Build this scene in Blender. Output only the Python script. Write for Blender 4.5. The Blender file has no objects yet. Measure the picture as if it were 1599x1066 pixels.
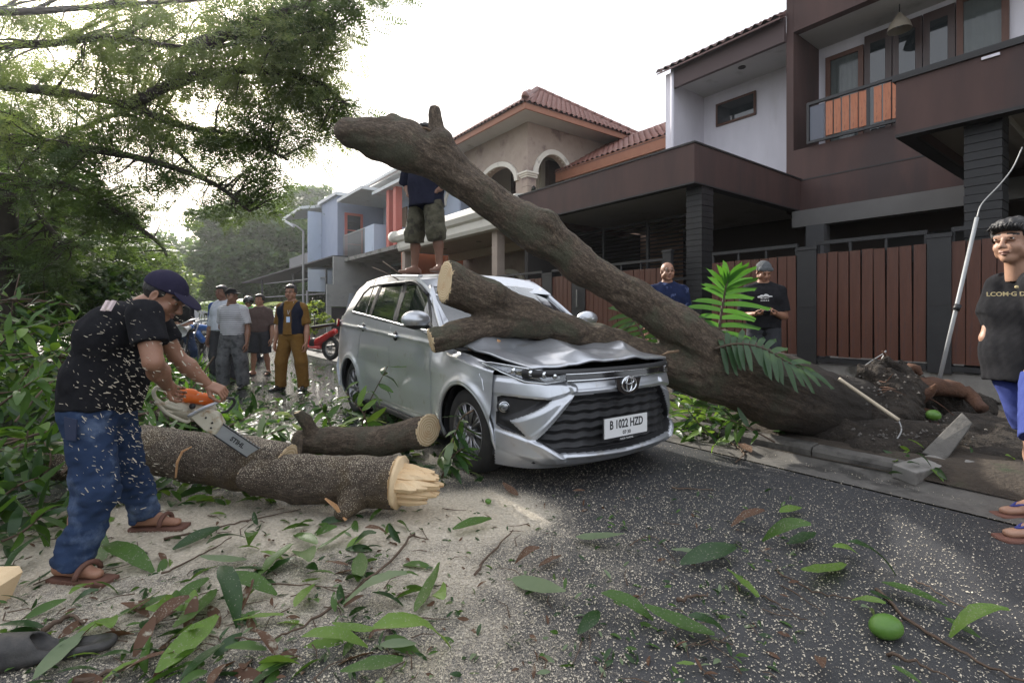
import bpy, bmesh, math, random
import numpy as np
from mathutils import Vector, Matrix, noise as mnoise

R = math.radians
scene = bpy.context.scene
COL = scene.collection
rnd = random.Random(7)
rng = np.random.default_rng(7)

# ------------------------------------------------------------------ camera, sky, sun, exposure
CAM_H = 1.2
cam = bpy.data.cameras.new("camera")
cam.sensor_width = 36.0
cam.lens = 780 / 1599 * 36.0
cam.shift_y = -(533 - 490) / 1599
cam.clip_end = 600
cam.clip_start = 0.05
cam_ob = bpy.data.objects.new("camera", cam)
COL.objects.link(cam_ob)
cam_ob.location = (0, 0, CAM_H)
cam_ob.rotation_euler = (R(90), 0, 0)
scene.camera = cam_ob

SUN_AZ = 36.4      # degrees to the left of the camera axis
SUN_EL = 29.0
world = bpy.data.worlds.new("World")
scene.world = world
world.use_nodes = True
wn, wl = world.node_tree.nodes, world.node_tree.links
wn.clear()
w_out = wn.new("ShaderNodeOutputWorld")
w_bg = wn.new("ShaderNodeBackground")
w_bg.inputs[1].default_value = 0.15
w_sky = wn.new("ShaderNodeTexSky")
w_sky.sky_type = "NISHITA"
w_sky.sun_disc = False
w_sky.sun_elevation = R(SUN_EL)
w_sky.sun_rotation = R(-SUN_AZ)
w_sky.air_density = 1.2
w_sky.dust_density = 6.0
w_sky.ozone_density = 1.0
w_mix = wn.new("ShaderNodeMixRGB")        # thin bright overcast over the blue
w_mix.inputs[0].default_value = 0.72
w_mix.inputs[2].default_value = (6.6, 6.8, 7.2, 1)
wl.new(w_sky.outputs[0], w_mix.inputs[1])
wl.new(w_mix.outputs[0], w_bg.inputs[0])
wl.new(w_bg.outputs[0], w_out.inputs[0])

sun = bpy.data.lights.new("sun", "SUN")
sun.energy = 4.6
sun.angle = R(1.5)
sun.color = (1.0, 0.95, 0.86)
sun_ob = bpy.data.objects.new("sun", sun)
COL.objects.link(sun_ob)
_d = Vector((-math.sin(R(SUN_AZ)) * math.cos(R(SUN_EL)), math.cos(R(SUN_AZ)) * math.cos(R(SUN_EL)), math.sin(R(SUN_EL))))
sun_ob.rotation_euler = _d.to_track_quat("Z", "Y").to_euler()
sun_ob.location = _d * 60

scene.view_settings.view_transform = "Standard"
scene.view_settings.look = "None"
scene.view_settings.exposure = 0.74
scene.view_settings.gamma = 1
scene.view_settings.use_curve_mapping = False
scene.render.engine = "CYCLES"
scene.cycles.max_bounces = 6
scene.cycles.transparent_max_bounces = 6
scene.cycles.diffuse_bounces = 3
scene.cycles.glossy_bounces = 3
scene.cycles.transmission_bounces = 4
scene.cycles.use_denoising = True
scene.cycles.caustics_reflective = False
scene.cycles.caustics_refractive = False

# ------------------------------------------------------------------ coordinates
# street frame: s runs away along the street, t runs across it to the right
SD = np.array([-0.6, 0.8, 0.0]); TD = np.array([0.8, 0.6, 0.0]); ZD = np.array([0, 0, 1.0])
def st(s, t, z=0.0): return SD * s + TD * t + ZD * z
def at(px, py, Y): return np.array([(px - 800) / 780 * Y, Y, CAM_H - (py - 490) / 780 * Y])
def gr(px, py, z=0.0):
    Y = (CAM_H - z) * 780 / (py - 490)
    return np.array([(px - 800) / 780 * Y, Y, z])
def on_t(px, py, t):
    r = (px - 800) / 780
    return at(px, py, t / (0.6 + 0.8 * r))
def on_s(px, py, s):
    r = (px - 800) / 780
    return at(px, py, s / (0.8 - 0.6 * r))
def s_at(px, t):
    r = (px - 800) / 780
    return t / (0.6 + 0.8 * r) * (0.8 - 0.6 * r)
def unit(v):
    v = np.asarray(v, float); return v / max(1e-9, np.linalg.norm(v))

# ------------------------------------------------------------------ objects
def _origin(o):
    p = np.zeros(3)
    while o is not None:
        p += np.array(o.location); o = o.parent
    return p
def tag(o, label=None, cat=None, group=None, kind=None):
    if label: o["label"] = label
    if cat: o["category"] = cat
    if group: o["group"] = group
    if kind: o["kind"] = kind
    return o
def thing(name, label, cat, loc=(0, 0, 0), group=None):
    o = bpy.data.objects.new(name, None)
    o.empty_display_size = 0.1
    COL.objects.link(o)
    o.location = [float(x) for x in loc]
    return tag(o, label, cat, group)
def raw_mesh(name, V, F, mats=None, smooth=True, midx=None, attrs=None):
    me = bpy.data.meshes.new(name)
    V = np.asarray(V, np.float32)
    if isinstance(F, np.ndarray):
        n, k = F.shape
        me.vertices.add(len(V)); me.vertices.foreach_set("co", V.ravel())
        me.loops.add(n * k); me.loops.foreach_set("vertex_index", F.astype(np.int32).ravel())
        me.polygons.add(n)
        me.polygons.foreach_set("loop_start", np.arange(0, n * k, k, dtype=np.int32))
        me.polygons.foreach_set("loop_total", np.full(n, k, np.int32))
    else:
        me.from_pydata([tuple(map(float, v)) for v in V], [], [tuple(int(i) for i in f) for f in F])
    if mats is not None:
        for m in (mats if isinstance(mats, (list, tuple)) else [mats]): me.materials.append(m)
    if midx is not None: me.polygons.foreach_set("material_index", np.asarray(midx, np.int32))
    if attrs:
        for k2, v2 in attrs.items():
            v2 = np.asarray(v2, np.float32)
            a = me.attributes.new(k2, "FLOAT_VECTOR" if v2.ndim == 2 else "FLOAT", "POINT")
            a.data.foreach_set("vector" if v2.ndim == 2 else "value", v2.ravel())
    me.polygons.foreach_set("use_smooth", np.full(len(me.polygons), bool(smooth)))
    me.update(); me.validate()
    return me
def mk(name, V, F, mats, parent=None, smooth=True, midx=None, attrs=None, origin=None):
    """mesh object from WORLD coordinates"""
    V = np.asarray(V, float)
    if parent is not None: off = _origin(parent)
    elif origin is not None: off = np.array(origin, float)
    else:
        off = np.array([(V[:, 0].min() + V[:, 0].max()) / 2, (V[:, 1].min() + V[:, 1].max()) / 2, V[:, 2].min()])
    me = raw_mesh(name, V - off, F, mats, smooth, midx, attrs)
    o = bpy.data.objects.new(name, me)
    COL.objects.link(o)
    if parent is not None: o.parent = parent
    else: o.location = off
    return o
def inst(name, me, parent, M):
    """object sharing a mesh; M = world matrix; parent's rotation is zero"""
    o = bpy.data.objects.new(name, me); COL.objects.link(o)
    if parent is not None:
        o.parent = parent
        M = Matrix.Translation(-Vector(_origin(parent))) @ M
    o.matrix_local = M
    return o

class MB:
    """mesh collector"""
    def __init__(s): s.V = []; s.F = []; s.n = 0
    def add(s, V, F):
        s.V.append(np.asarray(V, float)); s.F += [tuple(int(i) + s.n for i in f) for f in F]; s.n += len(V); return s
    def box(s, c, d, M=None):
        """centre, full dims, 3x3 axes as rows"""
        c = np.asarray(c, float); d = np.asarray(d, float) / 2
        q = np.array([[x, y, z] for x in (-1, 1) for y in (-1, 1) for z in (-1, 1)], float) * d
        if M is not None: q = q @ np.asarray(M)
        return s.add(q + c, [(0, 1, 3, 2), (4, 6, 7, 5), (0, 4, 5, 1), (2, 3, 7, 6), (0, 2, 6, 4), (1, 5, 7, 3)])
    def sbox(s, s0, s1, t0, t1, z0, z1):
        return s.box(st((s0 + s1) / 2, (t0 + t1) / 2, (z0 + z1) / 2), (abs(s1 - s0), abs(t1 - t0), abs(z1 - z0)), [SD, TD, ZD])
    def prism(s, P, d):
        """polygon P (n,3) extruded along vector d"""
        P = np.asarray(P, float); n = len(P); d = np.asarray(d, float)
        F = [tuple(range(n)), tuple(range(2 * n - 1, n - 1, -1))]
        F += [(i, i + n, (i + 1) % n + n, (i + 1) % n) for i in range(n)]
        return s.add(np.vstack([P, P + d]), F)
    def tube(s, P, r, k=8, cap=True):
        V, F = tube(P, r, k, cap); return s.add(V, F)
    def build(s, name, m, parent=None, smooth=False, **kw):
        return mk(name, np.vstack(s.V), s.F, m, parent, smooth, **kw)

def tube(P, r, k=8, cap=True, wob=0.0, seed=0):
    P = np.asarray(P, float); n = len(P)
    r = np.full(n, r, float) if np.isscalar(r) else np.asarray(r, float)
    T = np.gradient(P, axis=0) if n > 2 else np.array([P[1] - P[0]] * 2)
    T /= np.maximum(np.linalg.norm(T, axis=1, keepdims=True), 1e-9)
    up = np.array([0, 0, 1.0]) if abs(T[0][2]) < .9 else np.array([1.0, 0, 0])
    a = unit(np.cross(T[0], up)); A = []
    for i in range(n):
        a = unit(a - T[i] * np.dot(a, T[i])); A.append(a)
    A = np.array(A); B = np.cross(T, A)
    th = np.linspace(0, 2 * np.pi, k, endpoint=False)
    rr = r[:, None] * (1 + (wob * np.random.default_rng(seed).standard_normal((n, k)) if wob else 0))
    V = P[:, None] + rr[..., None] * (A[:, None] * np.cos(th)[None, :, None] + B[:, None] * np.sin(th)[None, :, None])
    V = V.reshape(-1, 3)
    F = [(i * k + j, i * k + (j + 1) % k, (i + 1) * k + (j + 1) % k, (i + 1) * k + j) for i in range(n - 1) for j in range(k)]
    if cap: F += [tuple(range(k - 1, -1, -1)), tuple((n - 1) * k + j for j in range(k))]
    return V, F
def smooth_path(P, m=6):
    P = np.asarray(P, float); n = len(P)
    Q = np.vstack([2 * P[0] - P[1], P, 2 * P[-1] - P[-2]]); out = []
    for i in range(n - 1):
        a, b, c, d = Q[i:i + 4]
        for u in np.linspace(0, 1, m, endpoint=False):
            out.append(.5 * (2 * b + (c - a) * u + (2 * a - 5 * b + 4 * c - d) * u ** 2 + (3 * b - a - 3 * c + d) * u ** 3))
    out.append(P[-1]); return np.array(out)
def frame(y, z=(0, 0, 1)):
    """columns x,y,z with y along the given direction"""
    y = unit(y); x = np.cross(y, z)
    if np.linalg.norm(x) < 1e-4: x = np.cross(y, (1, 0, 0))
    x = unit(x); return np.array([x, y, np.cross(x, y)])      # rows

# ------------------------------------------------------------------ materials
_mats = {}
def M(name, c, c2=None, sc=8.0, rough=.7, metal=0.0, bump=0.0, bsc=None, spec=.5, trans=0.0, tcol=None, coat=0.0, det=4.0,
      c3=None, sc3=2.0, th3=.5, attr=None, stretch=None, emit=None, alpha=None, rough2=None, dist=.01, contrast=1.0):
    if name in _mats: return _mats[name]
    m = bpy.data.materials.new(name); m.use_nodes = True; _mats[name] = m
    N, L = m.node_tree.nodes, m.node_tree.links
    b = N["Principled BSDF"]; out = N["Material Output"]
    b.inputs["Base Color"].default_value = (*c, 1); b.inputs["Roughness"].default_value = rough
    b.inputs["Metallic"].default_value = metal; b.inputs["Specular IOR Level"].default_value = spec
    if coat: b.inputs["Coat Weight"].default_value = coat; b.inputs["Coat Roughness"].default_value = .08
    vec = None
    if attr:
        a = N.new("ShaderNodeAttribute"); a.attribute_name = attr; vec = a.outputs["Vector"]
    else:
        vec = N.new("ShaderNodeTexCoord").outputs["Object"]
    if stretch:
        mp = N.new("ShaderNodeMapping"); mp.inputs["Scale"].default_value = stretch; L.new(vec, mp.inputs[0]); vec = mp.outputs[0]
    def noise(scale, detail=det, off=0):
        n = N.new("ShaderNodeTexNoise"); n.inputs["Scale"].default_value = scale; n.inputs["Detail"].default_value = detail
        n.inputs["Roughness"].default_value = .6; L.new(vec, n.inputs["Vector"]); return n
    colsock = None
    if c2 is not None:
        n = noise(sc); rmp = N.new("ShaderNodeValToRGB")
        w = .28 / contrast
        rmp.color_ramp.elements[0].position = max(0, .5 - w); rmp.color_ramp.elements[1].position = min(1, .5 + w)
        rmp.color_ramp.elements[0].color = (*c, 1); rmp.color_ramp.elements[1].color = (*c2, 1)
        L.new(n.outputs[0], rmp.inputs[0]); colsock = rmp.outputs[0]
        if rough2 is not None:
            mr = N.new("ShaderNodeMapRange"); L.new(n.outputs[0], mr.inputs[0]); mr.inputs[1].default_value = .35; mr.inputs[2].default_value = .65
            mr.inputs[3].default_value = rough; mr.inputs[4].default_value = rough2; L.new(mr.outputs[0], b.inputs["Roughness"])
    if c3 is not None:
        n3 = noise(sc3, 6); r3 = N.new("ShaderNodeValToRGB")
        r3.color_ramp.elements[0].position = th3; r3.color_ramp.elements[1].position = min(1, th3 + .12)
        L.new(n3.outputs[0], r3.inputs[0])
        mx = N.new("ShaderNodeMixRGB"); L.new(r3.outputs[0], mx.inputs[0])
        if colsock: L.new(colsock, mx.inputs[1])
        else: mx.inputs[1].default_value = (*c, 1)
        mx.inputs[2].default_value = (*c3, 1); colsock = mx.outputs[0]
    if colsock: L.new(colsock, b.inputs["Base Color"])
    if bump:
        nb = noise(bsc or sc * 3, 8); bp = N.new("ShaderNodeBump"); bp.inputs["Strength"].default_value = bump
        bp.inputs["Distance"].default_value = dist; L.new(nb.outputs[0], bp.inputs["Height"]); L.new(bp.outputs[0], b.inputs["Normal"])
    if emit: b.inputs["Emission Color"].default_value = (*emit, 1); b.inputs["Emission Strength"].default_value = 1
    if alpha is not None: b.inputs["Alpha"].default_value = alpha
    if trans:
        t = N.new("ShaderNodeBsdfTranslucent"); mx = N.new("ShaderNodeMixShader"); mx.inputs[0].default_value = trans
        t.inputs[0].default_value = (*(tcol or c), 1)
        L.new(b.outputs[0], mx.inputs[1]); L.new(t.outputs[0], mx.inputs[2]); L.new(mx.outputs[0], out.inputs[0])
    return m
def glass_mat(name, tint=(.02, .025, .03), rough=.03, alpha=.9):
    if name in _mats: return _mats[name]
    m = M(name, tint, rough=rough, spec=.8, coat=.3)
    if alpha < 1: m.node_tree.nodes["Principled BSDF"].inputs["Alpha"].default_value = alpha
    return m

# ------------------------------------------------------------------ distance-field modelling
def fold_noise(X, Y, Z, seed, f, stretch=(1, 1, 1), n=7):
    g = np.random.default_rng(seed); out = 0
    for i in range(n):
        k = g.standard_normal(3) * f * np.array(stretch) * (0.6 + .25 * i); ph = g.uniform(0, 6.28)
        out = out + np.sin(X * k[0] + Y * k[1] + Z * k[2] + ph) / (1 + .35 * i)
    return out / 2.6
class Field:
    def __init__(s, lo, hi, h):
        s.h = h; s.lo = np.asarray(lo, float) - 3 * h; s.hi = np.asarray(hi, float) + 3 * h
        s.ax = [np.arange(s.lo[i], s.hi[i] + h, h) for i in range(3)]
        s.F = np.full([len(a) for a in s.ax], 1.0, np.float32)
    def sub(s, lo, hi):
        sl = []
        for i in range(3):
            a = int(np.clip(np.floor((lo[i] - s.lo[i]) / s.h), 0, len(s.ax[i]) - 1)); b = int(np.clip(np.ceil((hi[i] - s.lo[i]) / s.h) + 1, a + 1, len(s.ax[i])))
            sl.append(slice(a, b))
        g = np.meshgrid(*[s.ax[i][sl[i]].astype(np.float32) for i in range(3)], indexing="ij", sparse=True)
        return tuple(sl), g
    def comb(s, sl, d, k, op):
        A = s.F[sl]
        if op == "cut":
            d = -d
            if k <= 0: s.F[sl] = np.maximum(A, d); return
            h = np.clip(.5 - .5 * (A - d) / k, 0, 1); s.F[sl] = A * (1 - h) + d * h + k * h * (1 - h); return
        if k <= 0: s.F[sl] = np.minimum(A, d); return
        h = np.clip(.5 + .5 * (A - d) / k, 0, 1); s.F[sl] = A * (1 - h) + d * h - k * h * (1 - h)
    def cone(s, a, b, ra, rb, k=.02, sq=None, f0=False, f1=False, op="add"):
        a = np.asarray(a, float); b = np.asarray(b, float); m = max(ra, rb) + k + 2 * s.h + .01
        lo = np.minimum(a, b) - m; hi = np.maximum(a, b) + m
        sl, (X, Y, Z) = s.sub(lo, hi)
        w = [X - a[0], Y - a[1], Z - a[2]]; ba = b - a
        d0 = w
        if sq is not None:
            ax = unit(sq[0]); f = 1 / sq[1] - 1
            cmp_ = w[0] * ax[0] + w[1] * ax[1] + w[2] * ax[2]
            w = [w[i] + ax[i] * cmp_ * f for i in range(3)]; ba = ba + ax * np.dot(ba, ax) * f
        L2 = max(1e-9, float(np.dot(ba, ba)))
        t = np.clip((w[0] * ba[0] + w[1] * ba[1] + w[2] * ba[2]) / L2, 0, 1)
        d = np.sqrt((w[0] - t * ba[0]) ** 2 + (w[1] - t * ba[1]) ** 2 + (w[2] - t * ba[2]) ** 2) - (ra + (rb - ra) * t)
        n = unit(b - a); L = float(np.linalg.norm(b - a))
        q = d0[0] * n[0] + d0[1] * n[1] + d0[2] * n[2]
        if f1: d = np.maximum(d, q - L)
        if f0: d = np.maximum(d, -q)
        s.comb(sl, d.astype(np.float32), k, op); return s
    def ell(s, c, r, Rm=None, k=.01, op="add"):
        """ellipsoid: r along rows of Rm"""
        c = np.asarray(c, float); r = np.asarray(r, float); m = r.max() + k + 2 * s.h
        sl, (X, Y, Z) = s.sub(c - m, c + m)
        w = [X - c[0], Y - c[1], Z - c[2]]
        if Rm is not None: w = [w[0] * Rm[i][0] + w[1] * Rm[i][1] + w[2] * Rm[i][2] for i in range(3)]
        k0 = np.sqrt((w[0] / r[0]) ** 2 + (w[1] / r[1]) ** 2 + (w[2] / r[2]) ** 2)
        k1 = np.sqrt((w[0] / r[0] ** 2) ** 2 + (w[1] / r[1] ** 2) ** 2 + (w[2] / r[2] ** 2) ** 2) + 1e-6
        s.comb(sl, (k0 * (k0 - 1) / k1).astype(np.float32), k, op); return s
    def box(s, c, hd, Rm=None, rad=.005, k=.0, op="add"):
        c = np.asarray(c, float); hd = np.asarray(hd, float); m = np.linalg.norm(hd) + k + rad + 2 * s.h
        sl, (X, Y, Z) = s.sub(c - m, c + m)
        w = [X - c[0], Y - c[1], Z - c[2]]
        if Rm is not None: w = [w[0] * Rm[i][0] + w[1] * Rm[i][1] + w[2] * Rm[i][2] for i in range(3)]
        q = [np.abs(w[i]) - (hd[i] - rad) for i in range(3)]
        d = np.sqrt(np.maximum(q[0], 0) ** 2 + np.maximum(q[1], 0) ** 2 + np.maximum(q[2], 0) ** 2) + np.minimum(np.maximum(np.maximum(q[0], q[1]), q[2]), 0) - rad
        s.comb(sl, d.astype(np.float32), k, op); return s
    def plane(s, p, n, k=0):
        """keep the side where (x-p).n < 0"""
        X, Y, Z = np.meshgrid(*[a.astype(np.float32) for a in s.ax], indexing="ij", sparse=True)
        d = (X - p[0]) * n[0] + (Y - p[1]) * n[1] + (Z - p[2]) * n[2]
        s.F = np.maximum(s.F, d.astype(np.float32)); return s
    def folds(s, amp, f, seed=1, stretch=(1, 1, 1)):
        X, Y, Z = np.meshgrid(*[a.astype(np.float32) for a in s.ax], indexing="ij", sparse=True)
        s.F = (s.F + amp * fold_noise(X, Y, Z, seed, f, stretch)).astype(np.float32); return s
    def mesh(s):
        F = s.F; ins = F < 0
        h = s.h; nx, ny, nz = F.shape
        c = np.zeros((nx - 1, ny - 1, nz - 1), np.int8)
        for dx in (0, 1):
            for dy in (0, 1):
                for dz in (0, 1): c += ins[dx:nx - 1 + dx, dy:ny - 1 + dy, dz:nz - 1 + dz]
        I = np.argwhere((c > 0) & (c < 8))
        if len(I) == 0: return np.zeros((0, 3)), np.zeros((0, 4), int)
        idx = np.full(c.shape, -1, np.int32); idx[tuple(I.T)] = np.arange(len(I))
        S = np.zeros((len(I), 3)); n = np.zeros(len(I))
        cor = np.array([[x, y, z] for x in (0, 1) for y in (0, 1) for z in (0, 1)])
        vals = np.stack([F[tuple((I + q).T)] for q in cor], 1)
        for i in range(8):
            for j in range(i + 1, 8):
                if np.abs(cor[i] - cor[j]).sum() != 1: continue
                a, b = vals[:, i], vals[:, j]; x = (a < 0) != (b < 0)
                t = np.where(x, a / np.where(x, a - b, 1), 0)
                S += np.where(x[:, None], cor[i] + (cor[j] - cor[i]) * t[:, None], 0); n += x
        V = s.lo + h * (I + S / n[:, None])
        Q = []
        for ax in range(3):
            o1, o2 = [(1, 2), (2, 0), (0, 1)][ax]
            a = ins[tuple(slice(0, -1) if i == ax else slice(1, -1) for i in range(3))]
            b = ins[tuple(slice(1, None) if i == ax else slice(1, -1) for i in range(3))]
            for flip, E in ((False, np.argwhere(a & ~b)), (True, np.argwhere(~a & b))):
                if not len(E): continue
                E = E.copy(); E[:, o1] += 1; E[:, o2] += 1
                e1 = np.zeros(3, int); e1[o1] = 1; e2 = np.zeros(3, int); e2[o2] = 1
                q = [idx[tuple((E - e1 - e2).T)], idx[tuple((E - e2).T)], idx[tuple(E.T)], idx[tuple((E - e1).T)]]
                if flip: q = q[::-1]
                Q.append(np.stack(q, 1))
        Q = np.vstack(Q); Q = Q[(Q >= 0).all(1)]
        return V, Q
def merge(parts):
    """parts: list of (V,Q ndarray, material index)"""
    Vs, Qs, Ms = [], [], []; n = 0
    for V, Q, mi in parts:
        if not len(V): continue
        Vs.append(V); Qs.append(Q + n); n += len(V)
        Ms.append(np.full(len(Q), mi) if np.isscalar(mi) else mi)
    return np.vstack(Vs), np.vstack(Qs), np.concatenate(Ms)
# ------------------------------------------------------------------ ground, road, kerb, verge
def dust(X, Y):
    """how thickly sawdust lies at a ground point (0..1)"""
    D = np.zeros_like(X)
    for cx, cy, sx, sy, a in [(-.25, 3.0, .36, .28, 1.1), (-.75, 2.72, .55, .22, .72), (-1.45, 2.75, .7, .30, .78), (-2.1, 2.7, .7, .45, .85), (-1.3, 2.1, .9, .45, .50),
                              (-.35, 2.35, .45, .5, .52), (-.2, 1.85, .5, .5, .40), (.2, 2.5, .6, .7, .30), (-1.0, 4.0, 1.1, .8, .40), (-2.4, 1.9, .9, .5, .52),
                              (.8, 2.4, 1.1, 1.0, .16), (-1.2, 3.5, .8, .35, .5)]:
        D = np.maximum(D, a * np.exp(-((X - cx) / sx) ** 2 / 2 - ((Y - cy) / sy) ** 2 / 2))
    return np.clip(D, 0, 1)

def grid(sv, tv, zf):
    S_, T_ = np.meshgrid(sv, tv, indexing="ij")
    X = -0.6 * S_ + 0.8 * T_; Y = 0.8 * S_ + 0.6 * T_
    Z = zf(S_, T_, X, Y)
    V = np.stack([X, Y, Z], -1).reshape(-1, 3); n, m = len(sv), len(tv)
    i = np.arange(n * m).reshape(n, m)
    F = np.stack([i[:-1, :-1], i[:-1, 1:], i[1:, 1:], i[1:, :-1]], -1).reshape(-1, 4)
    return V, F

def road_mat():
    m = bpy.data.materials.new("asphalt"); m.use_nodes = True
    N, L = m.node_tree.nodes, m.node_tree.links; b = N["Principled BSDF"]
    tc = N.new("ShaderNodeTexCoord").outputs["Object"]
    def noise(sc, det=4): n = N.new("ShaderNodeTexNoise"); n.inputs["Scale"].default_value = sc; n.inputs["Detail"].default_value = det; L.new(tc, n.inputs["Vector"]); return n.outputs[0]
    def ramp(s, p0, p1, c0, c1):
        r = N.new("ShaderNodeValToRGB"); r.color_ramp.elements[0].position = p0; r.color_ramp.elements[1].position = p1
        r.color_ramp.elements[0].color = c0; r.color_ramp.elements[1].color = c1; L.new(s, r.inputs[0]); return r.outputs[0]
    def mth(op, a, b_=None, v=None):
        n = N.new("ShaderNodeMath"); n.operation = op; n.use_clamp = False
        L.new(a, n.inputs[0]) if not isinstance(a, float) else setattr(n.inputs[0], "default_value", a)
        if b_ is not None: L.new(b_, n.inputs[1])
        if v is not None: n.inputs[1].default_value = v
        return n.outputs[0]
    base = ramp(noise(3.1, 8), .3, .7, (.022, .023, .026, 1), (.045, .045, .047, 1))
    fine = ramp(noise(260, 2), .35, .7, (.015, .015, .017, 1), (.075, .075, .078, 1))
    mx = N.new("ShaderNodeMixRGB"); mx.inputs[0].default_value = .5; L.new(base, mx.inputs[1]); L.new(fine, mx.inputs[2])
    at_ = N.new("ShaderNodeAttribute"); at_.attribute_name = "dust"
    n1, n2, n3 = noise(5, 5), noise(95, 3), noise(320, 2)
    w = mth("ADD", mth("MULTIPLY", n1, v=.35), mth("MULTIPLY", n2, v=.45)); w = mth("ADD", w, mth("MULTIPLY", n3, v=1.0))
    k = mth("ADD", mth("ADD", at_.outputs["Fac"], w), v=-.75); mask = ramp(k, .44, .66, (0, 0, 0, 1), (1, 1, 1, 1))
    mx2 = N.new("ShaderNodeMixRGB"); L.new(mask, mx2.inputs[0]); L.new(mx.outputs[0], mx2.inputs[1])
    dc = ramp(noise(60, 4), .3, .7, (.38, .33, .26, 1), (.68, .61, .50, 1)); L.new(dc, mx2.inputs[2])
    L.new(mx2.outputs[0], b.inputs["Base Color"])
    wa = N.new("ShaderNodeAttribute"); wa.attribute_name = "wet"
    wr = mth("ADD", wa.outputs["Fac"], mth("MULTIPLY", noise(1.3, 4), v=.9)); rr = ramp(wr, .75, 1.2, (.62, .62, .62, 1), (.10, .10, .10, 1))
    rm = N.new("ShaderNodeMixRGB"); L.new(mask, rm.inputs[0]); L.new(rr, rm.inputs[1]); rm.inputs[2].default_value = (.9, .9, .9, 1)
    L.new(rm.outputs[0], b.inputs["Roughness"])
    bp = N.new("ShaderNodeBump"); bp.inputs["Strength"].default_value = .6; bp.inputs["Distance"].default_value = .006
    h = mth("ADD", mth("MULTIPLY", noise(180, 3), v=.6), mth("MULTIPLY", mask, v=.5)); L.new(h, bp.inputs["Height"]); L.new(bp.outputs[0], b.inputs["Normal"])
    return m
A_ROAD = road_mat()
m_soil = M("soil", (.028, .021, .016), (.075, .058, .042), sc=6, rough=.95, bump=.9, bsc=30, dist=.03, c3=(.028, .036, .016), sc3=3, th3=.58)
m_conc = M("concrete", (.16, .15, .14), (.28, .27, .25), sc=4, rough=.85, bump=.5, bsc=60, c3=(.07, .065, .055), sc3=2.5, th3=.52)
m_gutter = M("gutter_concrete", (.07, .065, .06), (.15, .14, .125), sc=5, rough=.8, bump=.5, bsc=50, c3=(.04, .037, .033), sc3=3, th3=.5)

far = np.concatenate([np.linspace(-40, -26, 4), np.linspace(-25, 60, 30), np.linspace(70, 200, 16)])
V, F = grid(far, np.concatenate([np.linspace(-90, -20, 12), np.linspace(-15, 20, 20), np.linspace(30, 90, 10)]), lambda S_, T_, X, Y: np.full_like(X, -.02))
tag(mk("ground", V, F, M("earth", (.045, .05, .025), (.09, .08, .05), sc=.6, rough=.95)), "flat earth reaching away past the street on all sides", kind="structure")
sv = np.concatenate([np.linspace(-8, -1, 20), np.arange(-.95, 7.0, .07), np.linspace(7.1, 60, 90)])
tv = np.concatenate([np.linspace(-5, -3, 12), np.arange(-2.95, 4.05, .07)])
V, F = grid(sv, tv, lambda S_, T_, X, Y: .012 * np.sin(X * 1.3) * np.sin(Y * .9) * (S_ > 0) * 0)
X_, Y_ = V[:, 0], V[:, 1]; s_ = -.6 * X_ + .8 * Y_
wet = np.clip((s_ - 3.5) / 3, 0, 1) * .62 + .12
o = mk("road", V, F, A_ROAD, attrs={"dust": dust(X_, Y_), "wet": wet})
tag(o, "dark asphalt street strewn with sawdust, leaves and wet patches", kind="structure")
# gutter strip
V, F = grid(np.linspace(-8, 60, 200), np.array([4.0, 4.12, 4.3, 4.41]), lambda S_, T_, X, Y: np.interp(T_, [4.0, 4.12, 4.3, 4.41], [.004, .012, -.005, .03]))
tag(mk("gutter", V, F, m_gutter), "worn concrete gutter strip along the kerb", kind="structure")
# kerb stones (broken where the roots tore them out)
kerb = thing("kerb", "dark concrete kerb running along the street edge", None, st(3, 4.48, 0)); kerb["kind"] = "structure"
kb = []
s0 = -6.0
while s0 < 40:
    Ls = .6 if s0 < 12 else 2.4
    if s0 > 1.1 or s0 < -3:
        j = rnd.uniform(-.008, .008)
        mb = MB()
        a, b = s0 + .006, s0 + Ls - .006
        prof = [(4.41, -.05), (4.41, .085 + j), (4.43, .115 + j), (4.56, .12 + j), (4.56, -.05)]
        P = [st(a, t, z) for t, z in prof]
        mb.prism(P, SD * (b - a)); mb.build("kerb_stone", m_gutter, kerb)
    s0 += Ls
# verge and house plots
def verge_z(S_, T_, X, Y):
    z = np.interp(T_, [4.4, 4.56, 5.2, 7.3, 30], [.02, .085, .11, .14, .2])
    z = z + .03 * np.sin(S_ * 2.1 + T_ * 3) * ((T_ > 4.7) & (T_ < 7.2))
    z = z + .10 * np.exp(-((S_ - 1.2) ** 2 + (T_ - 5.4) ** 2) / .7)
    return z
V, F = grid(np.concatenate([np.linspace(-8, -1, 20), np.arange(-.9, 6, .1), np.linspace(6.2, 60, 90)]), np.concatenate([np.arange(4.40, 7.6, .1), [8, 10, 14, 20, 30]]), verge_z)
tag(mk("verge", V, F, m_soil), "brown soil verge between the kerb and the house gates", kind="structure")
# pavement slab visible by the young man's feet
mb = MB(); mb.prism([st(-2.5, 4.42, .03), st(.95, 4.42, .03), st(.8, 4.75, .06), st(.1, 5.2, .1), st(-2.5, 5.3, .1)], (0, 0, .012))
tag(mb.build("pavement", m_conc), "worn pale concrete pavement strip beside the gutter", kind="structure")
V, F = grid(np.linspace(-8, 60, 60), np.linspace(-16, -5, 20), lambda S_, T_, X, Y: .05 + .06 * np.sin(S_) * np.sin(T_ * 1.3))
tag(mk("left_verge", V, F, m_soil), "soil bank under the trees on the far side of the street", kind="structure")

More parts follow.
